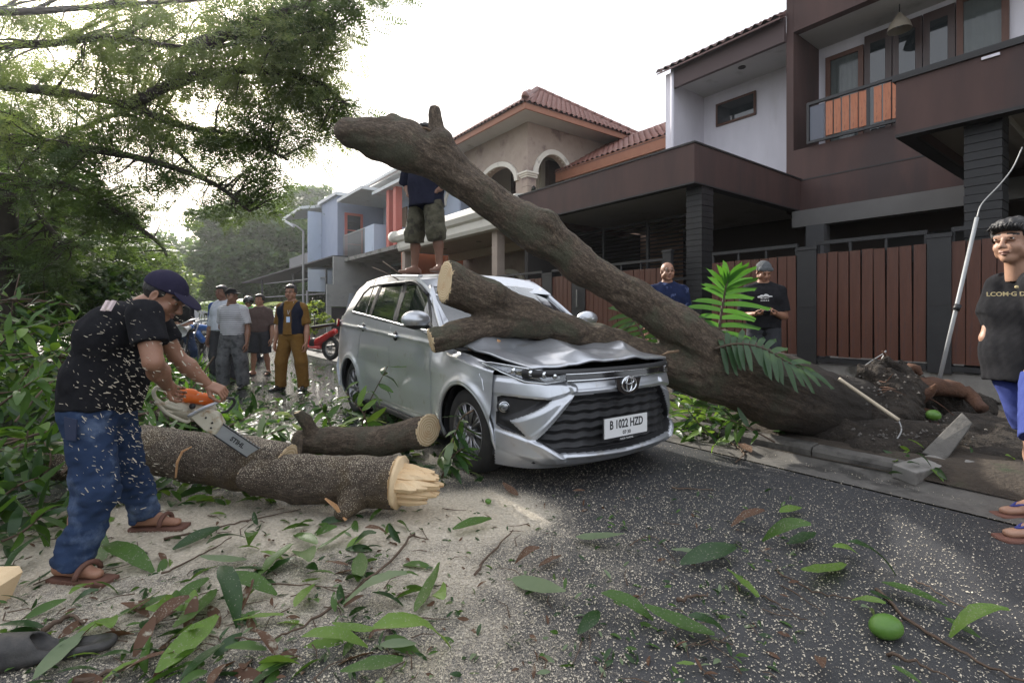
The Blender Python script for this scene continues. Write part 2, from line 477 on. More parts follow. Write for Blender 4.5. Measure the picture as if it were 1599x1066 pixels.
# sawdust chips
def chips(n, seed, fn, box, size, z0=.002, flat=True):
    g = np.random.default_rng(seed); P = []
    tot = 0
    while tot < n:
        x = g.uniform(box[0], box[1], 60000); y = g.uniform(box[2], box[3], 60000)
        k = g.uniform(0, 1, 60000) < fn(x, y); P.append(np.stack([x[k], y[k]], 1)); tot += k.sum()
    P = np.vstack(P)[:n]; n = len(P)
    z = z0 + g.uniform(0, .006, n)
    L_ = size * g.uniform(.35, 1.25, n) * (1 + .5 * (g.uniform(0, 1, n) > .96)); W = L_ * g.uniform(.3, .8, n); a = g.uniform(0, 6.28, n)
    tl = g.uniform(-.5, .5, (n, 2))
    u = np.stack([np.cos(a), np.sin(a), tl[:, 0]], 1); v = np.stack([-np.sin(a), np.cos(a), tl[:, 1]], 1)
    c = np.concatenate([P, z[:, None]], 1)
    Q = np.stack([c - u * L_[:, None] / 2 - v * W[:, None] / 2, c + u * L_[:, None] / 2 - v * W[:, None] * .4, c + u * L_[:, None] * .4 + v * W[:, None] / 2, c - u * L_[:, None] / 2 + v * W[:, None] / 2], 1)
    return Q.reshape(-1, 3), np.arange(4 * n).reshape(-1, 4)
m_chip = M("fresh_wood_chip", (.62, .56, .45), (.42, .36, .27), sc=9, rough=.9)
V, F = chips(130000, 3, lambda x, y: np.clip(dust(x, y) * .9 + .06 * np.exp(-((x - .8) / 1.6) ** 2 - ((y - 2.3) / 1.6) ** 2), 0, 1), (-4, 3.4, 1.3, 4.6), .0065)
o = mk("sawdust", V, F, m_chip, smooth=False)
tag(o, "pale chainsaw chips and sawdust scattered over the asphalt", kind="stuff")
V, F = chips(9500, 5, lambda x, y: np.clip(.5 + 0 * x, 0, 1) * ((.8 * x + .6 * y) < 4.3), (-1.0, 4.2, 1.3, 4.4), .0042)
o = mk("wood_chips", V, F, m_chip, smooth=False)
tag(o, "sparse pale wood chips on the dark asphalt at right", kind="stuff")

# ------------------------------------------------------------------ house materials
m_brown = M("brown_render", (.046, .025, .023), (.082, .043, .037), stretch=(1, 1, .22), sc=2.6, rough=.75, c3=(.045, .028, .027), sc3=1.1, th3=.55, bump=.1, bsc=20)
m_edge = M("black_edge", (.018, .017, .018), rough=.6)
m_white = M("white_wall", (.60, .585, .64), (.72, .70, .76), stretch=(1, 1, .3), sc=2.5, rough=.85, c3=(.55, .53, .56), sc3=.8, th3=.6)
m_soffit = M("soffit", (.40, .40, .39), (.47, .46, .45), sc=1, rough=.85, c3=(.3, .29, .27), sc3=1.3, th3=.58)
m_tile = M("roof_tile", (.17, .068, .052), (.26, .115, .088), sc=9, rough=.42, c3=(.12, .06, .052), sc3=3, th3=.5)
m_tile2 = M("roof_tile_dark", (.09, .045, .04), (.15, .075, .065), sc=9, rough=.5)
m_black = M("black_metal", (.010, .010, .012), (.02, .02, .022), sc=6, rough=.5)
m_blacktile = M("black_stone", (.008, .008, .009), (.018, .018, .02), sc=12, rough=.55, bump=.3, bsc=20)
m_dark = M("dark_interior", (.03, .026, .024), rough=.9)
m_slat = M("gate_wood", (.060, .020, .011), (.10, .034, .019), sc=3, rough=.5, stretch=(6, 6, .6), c3=(.06, .025, .02), sc3=5, th3=.56, bump=.3, bsc=20)
m_slat2 = M("balcony_wood", (.32, .10, .045), (.42, .17, .09), sc=3, rough=.6, stretch=(8, 8, 1), c3=(.12, .04, .025), sc3=6, th3=.55)
m_wood = M("window_wood", (.075, .03, .018), (.12, .05, .03), sc=4, rough=.5, stretch=(4, 4, .5))
m_curtain = M("curtain", (.42, .48, .47), (.55, .6, .58), sc=3, rough=.9, trans=.2)
m_glassdark = glass_mat("window_glass", (.02, .025, .028), .04, alpha=1.0)
m_pane = M("clear_pane", (.05, .06, .06), rough=.03, spec=.9, alpha=.38)

def tiles(parent, P0, along, up, W, H, mat, shape=None, tw=.22, tl=.30, name="roof_tile"):
    """overlapping clay tiles on the slope P0 + a*along + b*up ; shape(a,b)->keep"""
    along = unit(along); up = unit(up); nrm = unit(np.cross(along, up))
    if nrm[2] < 0: nrm = -nrm
    u = np.linspace(-.5, .5, 7); prof = .035 * np.cos(u * 2 * np.pi)
    V = []
    for k, (b, lift) in enumerate([(0, .03), (1.12, .0)]):
        for x, h in zip(u, prof): V.append(along * x * tw * 1.06 + up * b * tl + nrm * (h + lift + .02))
    V2 = [v - nrm * .018 for v in V[:7]]
    V = V + V2; F = [(i, i + 1, i + 8, i + 7) for i in range(6)] + [(i + 14, i + 15, i + 1, i) for i in range(6)]
    me = raw_mesh(name, V, F, mat, True)
    na, nb = int(W / tw), int(H / tl) + 1; cnt = 0
    for j in range(nb):
        for i in range(na + 1):
            a = (i + .5) * tw; b = j * tl
            if a > W or b > H or (shape and not shape(a, b)): continue
            p = P0 + along * a + up * b + nrm * rnd.uniform(0, .006)
            Mx = Matrix.Translation(Vector(p)) @ Matrix.Rotation(rnd.uniform(-.02, .02), 4, Vector(nrm))
            inst(name, me, parent, Mx); cnt += 1
            if cnt >= 300: return
def ridge(parent, A, B, mat, r=.085, name="ridge_cap"):
    A = np.asarray(A, float); B = np.asarray(B, float); L_ = np.linalg.norm(B - A); n = max(2, int(L_ / .35)); d = (B - A) / n
    me = None
    for i in range(n):
        if me is None:
            V, F = tube([np.zeros(3), d * 1.08], [r * 1.08, r * .95], 8)
            me = raw_mesh(name, V, F, mat, True)
        inst(name, me, parent, Matrix.Translation(Vector(A + d * i)))

# ------------------------------------------------------------------ house C: brown modern house on the right
HC = thing("brown_house", "brown modern two storey house with wooden balcony railing and dark carport", "house", st(2, 11, .15))
def part(name, mb, m, parent, smooth=False): return mb.build(name, m, parent, smooth)
mb = MB()
mb.sbox(4.95, 9.85, 7.60, 7.75, 3.46, 4.12); mb.sbox(4.95, 5.10, 7.752, 11.6, 3.46, 4.12); mb.sbox(9.70, 9.85, 7.752, 11.6, 3.46, 4.12)
canopy = part("canopy_fascia", mb, m_brown, HC)
part("canopy_soffit", MB().sbox(5.102, 9.698, 7.752, 13.19, 3.60, 3.66), m_soffit, HC)
part("ground_ceiling", MB().sbox(-4, 5.098, 11.81, 13.19, 3.44, 3.5), m_soffit, HC)
part("canopy_roof", MB().sbox(5.102, 9.698, 7.752, 13.05, 3.98, 4.02), m_conc, HC)
mb = MB(); mb.sbox(4.93, 9.87, 7.58, 7.77, 4.12, 4.15); mb.sbox(4.93, 5.12, 7.772, 11.6, 4.12, 4.15); mb.sbox(4.935, 9.865, 7.585, 7.76, 3.43, 3.459); mb.sbox(4.935, 5.115, 7.762, 11.6, 3.43, 3.459)
part("canopy_edge", mb, m_edge, HC)
# second carport on the right
mb = MB(); mb.sbox(-4, 2.12, 7.60, 7.75, 3.44, 4.10); mb.sbox(1.97, 2.12, 7.752, 11.6, 3.44, 4.10)
part("carport_fascia", mb, m_brown, HC)
mb = MB(); mb.sbox(-4, 2.15, 7.57, 7.78, 4.10, 4.16); mb.sbox(-4, 2.125, 7.59, 7.755, 3.40, 3.439); mb.sbox(1.965, 2.125, 7.757, 11.6, 3.40, 3.439)
part("carport_edge", mb, m_edge, HC)
part("carport_soffit", MB().sbox(-4, 1.968, 7.752, 11.6, 3.58, 3.64), m_soffit, HC)
for sj in (1.2, .0, -1.2): part("soffit_beam", MB().sbox(sj, sj + .12, 7.78, 11.6, 3.47, 3.579), m_soffit, HC)
mb = MB()
for i, (s0, s1) in enumerate([(1.0, 1.5), (.3, .8), (-.6, -.2)]):
    part("chipped_plaster", MB().box(st((s0 + s1) / 2, 7.59, 4.06), (abs(s1 - s0) * .3, .025, .03), [SD, TD, ZD]), m_white, HC)
pass
# main brown volume
mb = MB(); mb.sbox(-4, 5.25, 11.6, 11.8, 3.44, 4.80)
part("front_wall", mb, m_brown, HC)
part("wall_joint", MB().sbox(-4, 5.25, 11.592, 11.5999, 4.10, 4.125), m_edge, HC)
part("wall_foot_edge", MB().sbox(-4, 4.94, 11.55, 11.6, 3.42, 3.4395), m_edge, HC)
part("tower_edge", MB().sbox(5.10, 5.25, 11.6, 11.8, 4.802, 9.2), m_brown, HC)
part("tower_side", MB().sbox(5.10, 5.25, 11.802, 14, 3.9, 9.2), m_brown, HC)
part("top_band", MB().sbox(-4, 5.098, 11.6, 11.8, 7.42, 9.2), m_brown, HC)
part("recess_ceiling", MB().sbox(-4, 5.098, 11.802, 12.9, 7.44, 7.5), m_soffit, HC)
part("balcony_floor", MB().sbox(-4, 5.098, 11.802, 12.9, 4.70, 4.79), m_conc, HC)
part("recess_wall", MB().sbox(-4, 5.098, 12.9, 13.0, 4.80, 7.70), m_white, HC)
def sx(px, t): return s_at(px, t)
def window(parent, pxa, pxb, t, z0, z1, frame_w=.1, curtain=True):
    a, b = sx(pxb, t), sx(pxa, t)
    mb = MB(); mb.sbox(a, a + frame_w, t - .06, t, z0, z1); mb.sbox(b - frame_w, b, t - .06, t, z0, z1)
    mb.sbox(a + frame_w, b - frame_w, t - .06, t, z1 - frame_w, z1); mb.sbox(a + frame_w, b - frame_w, t - .06, t, z0, z0 + frame_w)
    f = part("window", mb, m_wood, parent)
    part("pane", MB().sbox(a + frame_w, b - frame_w, t - .035, t - .03, z0 + frame_w, z1 - frame_w), m_pane, f)
    if curtain:
        n = 60; x = np.linspace(a + frame_w, b - frame_w, n); V = []; 
        for xi in x:
            o_ = .012 * math.sin(xi * 60) + .006 * math.sin(xi * 23)
            for z in (z0 + frame_w, (z0 + z1) / 2, z1 - frame_w): V.append(st(xi + .01 * math.sin(z * 3), t - .015 + o_ * .6, z))
        F = [(i * 3 + j, i * 3 + j + 1, i * 3 + j + 4, i * 3 + j + 3) for i in range(n - 1) for j in range(2)]
        mk("curtain", V, F, m_curtain, f)
    return f
tw = 12.88
window(HC, 1291, 1350, tw, 5.0, 7.15)
window(HC, 1495, 1577, tw, 5.0, 7.35)
a, b = sx(1494, tw), sx(1351, tw)
for i in range(3):
    w = (b - a) / 3
    d = part("door_panel", MB().sbox(a + i * w + .01, a + (i + 1) * w - .01, tw - .06, tw, 4.83, 7.3), M("dark_door", (.03, .015, .012), (.05, .025, .02), sc=3, rough=.4), HC)
    part("pane", MB().sbox(a + i * w + .12, a + (i + 1) * w - .12, tw - .07, tw - .061, 5.2, 7.1), m_glassdark, d)
# balcony railing
ra, rb = 2.2, sx(1263, 11.6)
rail = part("railing", MB().sbox(-4, rb, 11.50, 11.56, 5.66, 5.72).sbox(-4, rb, 11.50, 11.56, 4.84, 4.89).sbox(rb - .05, rb, 11.5, 11.56, 4.892, 5.658), m_black, HC)
me = raw_mesh("slat", *(lambda m_: (np.vstack(m_.V), m_.F))(MB().box((0, 0, 0), (.125, .02, .70), [SD, TD, ZD])), m_slat2, False)
p0 = sx(1289, 11.53)
part("grey_infill", MB().sbox(p0 + .02, rb - .06, 11.52, 11.54, 4.90, 5.62), M("blue_grey_panel", (.10, .11, .14), rough=.6), rail)
for i in range(26):
    s_i = p0 - .08 - i * .15 - (.10 if i > 4 else 0)
    if s_i < -3: break
    inst("slat", me, rail, Matrix.Translation(Vector(st(s_i, 11.53, 5.275 + rnd.uniform(-.01, .01)))))
part("rail_gap", MB().sbox(p0 - .80, p0 - .74, 11.52, 11.54, 4.90, 5.65), m_black, rail)
lp = thing("hanging_lamp", "bell shaped pendant lamp hanging from the brown balcony ceiling", "lamp", on_t(1405, 40, 12.3) )
c = on_t(1405, 40, 12.3)
V, F = tube([c + ZD * z for z in (.26, .22, .14, .04, -.06, -.10)], [.02, .05, .10, .17, .20, .21], 16, False); mk("shade", V, F, M("lamp_shade", (.22, .19, .15), rough=.4), lp)
V, F = tube([c + ZD * .24, c + ZD * (7.44 - c[2])], .012, 6); mk("cord", V, F, m_black, lp)
V, F = tube([c + ZD * .1, c + ZD * -.02], [.04, .06], 10); mk("bulb", V, F, M("bulb_glass", (.5, .5, .45), rough=.2), lp)
# white wing
part("white_wall", MB().sbox(5.252, 8.2, 13.06, 13.2, 4.0, 7.5), m_white, HC)
part("white_fin", MB().sbox(8.2, 8.4, 11.55, 13.2, 4.0, 7.72), m_white, HC)
part("drain_pipe", MB().tube([st(8.15, 11.5, 4.1), st(8.15, 11.5, 7.75)], .05, 8), m_white, HC, True)
part("eave_fascia", MB().sbox(5.252, 8.198, 11.5, 11.6, 7.25, 7.81), M("eave_brown", (.07, .045, .045), rough=.7), HC)
part("eave_soffit", MB().sbox(5.252, 8.198, 11.602, 13.06, 7.42, 7.47), m_soffit, HC)
part("downlight", MB().tube([st(6.6, 12.2, 7.40), st(6.6, 12.2, 7.419)], .09, 16), m_dark, HC)
wa, wb = sx(1180, 13.0), sx(1118, 13.0)
za = on_t(1150, 152, 13.0)[2]; zb = on_t(1150, 188, 13.0)[2]
mb = MB(); mb.sbox(wa, wb, 13.0, 13.06, za - .05, za); mb.sbox(wa, wb, 13.0, 13.06, zb, zb + .05); mb.sbox(wa, wa + .05, 13.0, 13.06, zb + .05, za - .05); mb.sbox(wb - .05, wb, 13.0, 13.06, zb + .05, za - .05)
w = part("slit_window", mb, m_wood, HC); part("pane", MB().sbox(wa + .05, wb - .05, 13.02, 13.05, zb + .05, za - .05), m_glassdark, w)
rf = part("roof", MB().prism([st(5.25, 11.3, 7.68), st(8.5, 11.3, 7.68), st(8.5, 15.0, 9.75), st(5.25, 15.0, 9.75)], (0, 0, .04)), m_tile2, HC)
tiles(rf, st(5.25, 11.3, 7.73), SD, unit(TD * 3.7 + ZD * 2.07), 3.2, 1.5, m_tile2)
rf2 = part("upper_roof", MB().prism([st(4.6, 11.0, 9.0), st(6.3, 11.0, 9.0), st(6.3, 13.5, 10.4), st(4.6, 13.5, 10.4)], (0, 0, .04)), m_tile2, HC)
part("upper_fascia", MB().sbox(5.26, 6.1, 11.2, 11.3, 8.55, 8.98), M("eave_brown", (.07, .045, .045)), HC)
tiles(rf2, st(4.6, 11.0, 9.05), SD, unit(TD * 2.5 + ZD * 1.4), 1.7, 1.2, m_tile2)
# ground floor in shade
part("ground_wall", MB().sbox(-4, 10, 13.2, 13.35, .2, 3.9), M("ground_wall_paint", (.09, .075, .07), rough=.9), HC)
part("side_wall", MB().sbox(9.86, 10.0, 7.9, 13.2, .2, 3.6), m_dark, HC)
part("beam", MB().sbox(-4, 5, 11.3, 11.6, 3.05, 3.40), M("beam_grey", (.12, .115, .11), (.15, .145, .14), sc=2), HC)
part("column", MB().sbox(sx(1290, 11.3), sx(1262, 11.3), 11.2, 11.5, .2, 3.04), M("grey_column", (.07, .07, .073), rough=.8), HC)
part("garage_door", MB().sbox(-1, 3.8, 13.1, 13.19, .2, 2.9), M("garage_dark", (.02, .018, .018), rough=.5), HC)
g = part("louvre_frame", MB().sbox(5.6, 9.6, 9.0, 9.06, 3.2, 3.26).sbox(5.6, 9.6, 9.0, 9.06, 1.9, 1.96).sbox(5.6, 5.66, 9, 9.06, 1.961, 3.199).sbox(7.0, 7.06, 9, 9.06, 1.961, 3.199).sbox(8.3, 8.36, 9, 9.06, 1.961, 3.199), m_black, HC)
me = raw_mesh("louvre", *(lambda m_: (np.vstack(m_.V), m_.F))(MB().box((0, 0, 0), (3.9, .05, .012), [SD, unit(TD + ZD * .7), np.cross(SD, unit(TD + ZD * .7))])), m_black, False)
for i in range(14): inst("louvre", me, g, Matrix.Translation(Vector(st(7.6, 9.03, 2.03 + i * .085))))
# pillars
def pillar(s0, s1, t0, t1, label):
    p = thing("stone_pillar", label, "pillar", st((s0 + s1) / 2, (t0 + t1) / 2, .1))
    z = .1; i = 0
    while z < 3.55:
        j = rnd.uniform(0, .008)
        MB().sbox(s0 - j, s1 + j, t0 - j, t1 + j, z, min(z + .092, 3.57)).build("stone_course", m_blacktile, p); z += .1
    MB().sbox(s0 + .012, s1 - .012, t0 + .012, t1 - .012, .1, 3.57).build("core", m_edge, p)
pillar(4.97, 5.27, 7.85, 8.2, "black stone clad pillar under the corner of the long brown canopy")
pillar(1.2, 1.52, 7.85, 8.2, "black stone clad pillar behind the leaning white pole")

# ------------------------------------------------------------------ gates and fence along t = 7.6
ZB, ZT = .62, 2.04
plinth = MB().sbox(-4, 10.2, 7.62, 7.8, .08, .50).build("fence_plinth", m_conc)
tag(plinth, "low pale concrete base wall under the slatted gates", "wall")
slat_me = raw_mesh("slat", *(lambda m_: (np.vstack(m_.V), m_.F))(MB().box((0, 0, 0), (.119, .022, ZT - ZB), [SD, TD, ZD])), m_slat, False)
def gate(pxa, pxb, label, posts=True, zt=ZT, extra=None):
    t = 7.60; a, b = s_at(pxb, t), s_at(pxa, t)
    g = thing("wooden_gate", label, "gate", st((a + b) / 2, t, .5), "slatted wooden gates of the brown house")
    for za_, zb_, ta_ in ((ZB + .10, ZB + .16, .03), (zt - .2, zt - .14, .03), (ZB - .09, ZB - .03, -.02)): MB().sbox(a, b, t + ta_, t + .07, za_, zb_).build("rail", m_black, g)
    mb = MB(); mb.sbox(a, b, t, t + .05, zt + .12, zt + .17)
    k = int((b - a) / .6) + 1
    for i in range(k + 1):
        x = a + (b - a - .03) * i / k; mb.sbox(x, x + .03, t + .01, t + .04, zt - .02, zt + .119)
    mb.build("top_rail", m_black, g)
    n = int((b - a) / .128)
    for i in range(n):
        inst("slat", slat_me, g, Matrix.Translation(Vector(st(a + (i + .5) * (b - a) / n, t + rnd.uniform(-.003, .003), (ZB + zt) / 2 + rnd.uniform(-.006, .006)))) @ Matrix.Rotation(rnd.uniform(-.01, .01), 4, Vector(TD)))
    MB().sbox(a, b, t + .075, t + .085, ZB, zt).build("backing_sheet", m_edge, g)
    return g
gate(1275, 1448, "widest gate of reddish slats, behind the torn up root")
gate(1112, 1245, "slatted gate panel behind the man in the grey cap")
gate(1486, 1760, "slatted gate panel behind the young man at the street edge")
gate(914, 1035, "slatted gate panel seen below the high limb beside the bald man")
gate(862, 893, "narrow slatted gate leaf left of the handle post above the car bonnet")
gate(762, 847, "slatted gate panel behind the windscreen of the silver car")
def panel(pxa, pxb, label, z0=.5, z1=2.1, handle=False):
    t = 7.57; a, b = s_at(pxb, t), s_at(pxa, t)
    g = thing("gate_post", label, "post", st((a + b) / 2, t, .5))
    MB().sbox(a, b, t, t + .08, z0, z1).build("panel", m_black, g)
    MB().sbox(a + .02, b - .02, t - .006, t - .001, 1.30, 1.33).build("weld_strip", m_edge, g)
    MB().sbox(a - .01, b + .01, t - .01, t + .09, z1 + .002, z1 + .05).build("cap", m_black, g)
    if handle: MB().sbox((a + b) / 2 - .01, (a + b) / 2 + .015, t - .05, t - .02, 1.35, 1.72).build("handle", M("steel", (.5, .5, .5), rough=.35, metal=1), g)
panel(1245, 1275, "black metal gate panel between two runs of red slats")
panel(1448, 1486, "broad black metal gate panel beside the leaning white pole")
panel(893, 914, "black gate post with a steel bar handle", handle=True)
panel(847, 862, "thin black gate post above the silver bonnet")
panel(1035, 1048, "tall black gate post next to the bald man", z1=2.3)
# ------------------------------------------------------------------ house B: arched villa with hipped tile roof
HB = thing("arched_villa", "villa with cream arches, pinkish walls and a hipped clay tile roof", "house", st(15, 12, .15))
m_pink = M("pink_stone", (.33, .265, .22), (.42, .345, .29), sc=3, rough=.85, c3=(.22, .165, .15), sc3=1.5, th3=.55)
m_cream = M("cream_trim", (.62, .59, .52), (.70, .67, .60), sc=3, rough=.8, c3=(.36, .34, .30), sc3=2, th3=.6)
m_beige = M("beige_soffit", (.40, .32, .23), (.46, .37, .27), sc=2, rough=.85)
m_fascia = M("fascia_brown", (.27, .11, .065), (.33, .15, .09), sc=4, rough=.7)
A = st(12, 9.5, 7.57); B_ = st(12, 15.3, 7.57); C_ = st(18.6, 9.5, 7.57)
apex1 = st(14.9, 12.4, 9.85); apex2 = st(15.6, 12.4, 9.85)
U3 = ZD * .05
D_ = st(18.6, 15.3, 7.57)
mb = MB()
roofz = .16
mb.prism([A + ZD * roofz, B_ + ZD * roofz, apex1], -U3); mb.prism([A + ZD * roofz, apex1, apex2, C_ + ZD * roofz], -U3)
mb.prism([B_ + ZD * roofz, D_ + ZD * roofz, apex2, apex1], -U3); mb.prism([C_ + ZD * roofz, apex2, D_ + ZD * roofz], -U3)
rB = mb.build("roof", m_tile2, HB)
part("fascia", MB().sbox(12, 12.06, 9.5, 15.3, 7.50, 7.72).sbox(12.062, 18.6, 9.5, 9.56, 7.50, 7.72), m_fascia, HB)
part("soffit", MB().sbox(12.062, 18.6, 9.562, 15.3, 7.60, 7.63), m_soffit, HB)
upv = unit(apex1 - (A + B_) / 2 - ZD * roofz); Wt = 5.8; Ht = float(np.linalg.norm(apex1 - (A + B_) / 2 - ZD * roofz))
tiles(rB, A + ZD * (roofz + .0) - upv * .08, TD, upv, Wt, Ht, m_tile, shape=lambda a, b: b < Ht * (1 - abs(a - Wt / 2) / (Wt / 2)) + .1)
up2 = unit(TD * 2.9 + ZD * (apex1[2] - 7.73))
tiles(rB, A + ZD * roofz - up2 * .08, SD, up2, 6.6, .95, m_tile, shape=lambda a, b: a > b * .8)
ridge(rB, A + ZD * .25, apex1 + ZD * .08, m_tile); ridge(rB, B_ + ZD * .25, apex1 + ZD * .08, m_tile); ridge(rB, apex1 + ZD * .06, apex2 + ZD * .06, m_tile)
part("lightning_rod", MB().tube([apex2, apex2 + ZD * .5 + TD * 0], .02, 6), m_black, HB)
V, F = tube([A + ZD * .25 + ZD * z for z in (0, .08, .16, .2)], [.12, .13, .08, .02], 10); mk("ridge_finial", V, F, m_tile, rB)
# upper walls with arched openings
def arch_wall(parent, P0, along, depth, W, z0, z1, arches, m, trim=m_cream, name="wall"):
    """wall with arched openings reaching down to z0; arches: (centre, half width, spring z, rise)"""
    pts = [(0, z0), (0, z1), (W, z1), (W, z0)]
    for c, hw, sp, rise in sorted(arches, reverse=True):
        pts += [(c + hw, z0)] + [(c + hw * math.cos(a), sp + rise * math.sin(a)) for a in np.linspace(0, math.pi, 17)] + [(c - hw, z0)]
    P = [P0 + along * x + ZD * z for x, z in pts]
    part(name, MB().prism(P, depth), m, parent)
    n = -unit(depth)
    for c, hw, sp, rise in arches:
        wd = .17
        outer = [(c + (hw + wd) * math.cos(a), sp + (rise + wd) * math.sin(a)) for a in np.linspace(0, math.pi, 19)]
        inner = [(c + hw * math.cos(a), sp + rise * math.sin(a)) for a in np.linspace(math.pi, 0, 19)]
        P = [P0 + along * x + ZD * z + n * .07 for x, z in outer + inner]
        part("arch_trim", MB().prism(P, depth * .3 - n * .068), trim, parent)
W0 = st(13.0, 10.4, 0)
arch_wall(HB, st(13.0, 10.4, 0), TD, SD * .25, 5.0, 4.3, 7.60, [(1.15, .78, 5.75, .95)], m_pink)
arch_wall(HB, st(13.252, 10.4, 0), SD, TD * .25, 5.2, 4.3, 7.60, [(1.55, 1.15, 5.75, .72), (4.2, 1.0, 5.75, .7)], m_pink, name="front_wall")
# corner column with capital
cp = st(13.1, 10.5, 0)
part("column", MB().box(cp + ZD * 5.0, (.30, .30, 1.5), [SD, TD, ZD]), m_pink, HB)
for dz, w in ((5.78, .36), (5.84, .44), (5.90, .52)): part("capital", MB().box(cp + ZD * dz, (w, w, .058), [SD, TD, ZD]), m_cream, HB)
for k in range(6): part("joint", MB().box(cp + ZD * (4.45 + k * .25), (.305, .305, .012), [SD, TD, ZD]), M("stone_joint", (.12, .09, .085)), HB)
part("inner_wall", MB().sbox(14.2, 14.3, 12.0, 15.4, 4.2, 7.6).sbox(14.3, 18.4, 11.9, 12.0, 4.2, 7.6), M("inner_paint", (.40, .36, .29), rough=.9), HB)
part("balcony_window", MB().sbox(14.0, 14.19, 12.2, 13.4, 4.3, 6.9), M("dark_door", (.03, .015, .012)), HB)
part("balcony_door", MB().sbox(14.6, 15.8, 11.80, 11.89, 4.3, 6.8), M("dark_door", (.03, .015, .012)), HB)
part("balcony_deck", MB().sbox(13.26, 18.4, 10.66, 15, 4.2, 4.29), m_conc, HB)
for z in (4.75, 4.95, 5.15): part("balcony_rail", MB().tube([st(13.3, 10.5, z), st(18.2, 10.5, z)], .02, 6).tube([st(13.1, 10.6, z), st(13.1, 12.8, z)], .02, 6), m_black, HB)
wl_ = thing("wall_lantern", "small black lantern on the corner column of the villa balcony", "lantern", cp + ZD * 5.3 - SD * .2)
q = cp + ZD * 5.3 - SD * .28 + TD * .02
MB().tube([q + SD * .14, q + SD * .05 + ZD * .12, q + ZD * .1], .012, 6).build("bracket", m_black, wl_)
MB().tube([q + ZD * .09, q + ZD * .07, q - ZD * .12, q - ZD * .16], [.03, .08, .05, .02], 6).build("glass", m_glassdark, wl_)
MB().tube([q + ZD * .07, q + ZD * .15], [.09, .01], 6).build("cap", m_black, wl_)
# lower wing with tiled lean-to roof
PL = st(8.6, 12.0, 6.15)
upl = unit(TD * 3 + ZD * 1.75)
rl = part("lower_roof", MB().prism([PL + ZD * .1, PL + ZD * .1 + SD * 4.9, PL + SD * 4.9 + upl * 3.2, PL + upl * 3.2], ZD * -.04), m_tile2, HB)
tiles(rl, PL + ZD * .12, SD, upl, 4.9, 2.6, m_tile)
ridge(rl, PL + upl * 3.2 + ZD * .05, PL + upl * 3.2 + SD * 4.9 + ZD * .05, m_tile)
part("lower_fascia", MB().sbox(8.5, 13.4, 12.0, 12.06, 5.92, 6.28), m_fascia, HB)
part("lower_wall", MB().sbox(8.5, 13.0, 12.3, 12.5, .2, 6.1), M("tan_wall", (.26, .17, .12), (.3, .2, .15), sc=2), HB)
# carport roof with moulded gutter
mz = 3.46
prof = [(7.55, mz), (7.50, mz + .10), (7.50, mz + .30), (7.42, mz + .36), (7.36, mz + .50), (7.42, mz + .66), (7.55, mz + .74), (7.8, mz + .78), (7.8, mz)]
part("carport_moulding", MB().prism([st(9.9, t, z) for t, z in prof], SD * 7.0), m_cream, HB)
V, F = tube([st(16.85, 7.45, mz + .52), st(17.15, 7.45, mz + .52), st(17.2, 7.45, mz + .52)], [.2, .2, .08], 12); mk("moulding_end", V, F, m_cream, HB, True)
part("carport_ceiling", MB().sbox(9.9, 16.9, 7.802, 12.0, mz + .02, mz + .1), m_beige, HB)
part("carport_beam", MB().sbox(9.9, 16.9, 9.6, 9.8, mz - .25, mz + .018), m_beige, HB)
for k, s_ in enumerate((11.3, 13.2, 15.4)): part("downlight", MB().tube([st(s_, 8.6, mz), st(s_, 8.6, mz + .018)], .09, 14), M("light_ring", (.2, .16, .12)), HB)
# ground floor behind: arches, orange wall
arch_wall(HB, st(10.2, 10.45, 0), SD, TD * .2, 7.0, .2, 3.44, [(1.5, 1.0, 1.9, .7), (3.9, .95, 1.9, .7), (6.0, .8, 1.9, .6)], m_pink, name="ground_arcade")
part("back_wall", MB().sbox(10, 18, 12.0, 12.1, .2, 3.44), m_beige, HB)
part("orange_wall", MB().sbox(17.3, 17.45, 7.9, 11.8, .2, 3.5), M("orange_paint", (.34, .09, .035), (.40, .12, .05), sc=3), HB)
part("arcade_door", MB().sbox(13.4, 14.6, 11.9, 11.99, .2, 2.7), m_dark, HB)
for s_ in (11.0, 16.8): part("carport_post", MB().sbox(s_, s_ + .25, 7.75, 8.0, .1, mz), m_pink, HB)
fb = thing("iron_fence", "low black iron fence with spear tips in front of the villa arcade", "fence", st(13, 7.7, .2))
MB().sbox(9.9, 17, 7.66, 7.70, 1.75, 1.79).build("rail", m_black, fb)
MB().sbox(9.9, 17, 7.66, 7.70, .5, .54).build("rail", m_black, fb)
me = raw_mesh("bar", *tube([np.array([0, 0, 0]), np.array([0, 0, 1.5]), np.array([0, 0, 1.6])], [.012, .012, .001], 5), m_black)
for i in range(44): inst("bar", me, fb, Matrix.Translation(Vector(st(9.95 + i * .16, 7.68, .45))))
tag(MB().sbox(9.86, 17.4, 7.6, 7.72, .1, .44).build("fence_plinth", m_pink), "low pinkish base wall under the villa's iron fence", "wall")

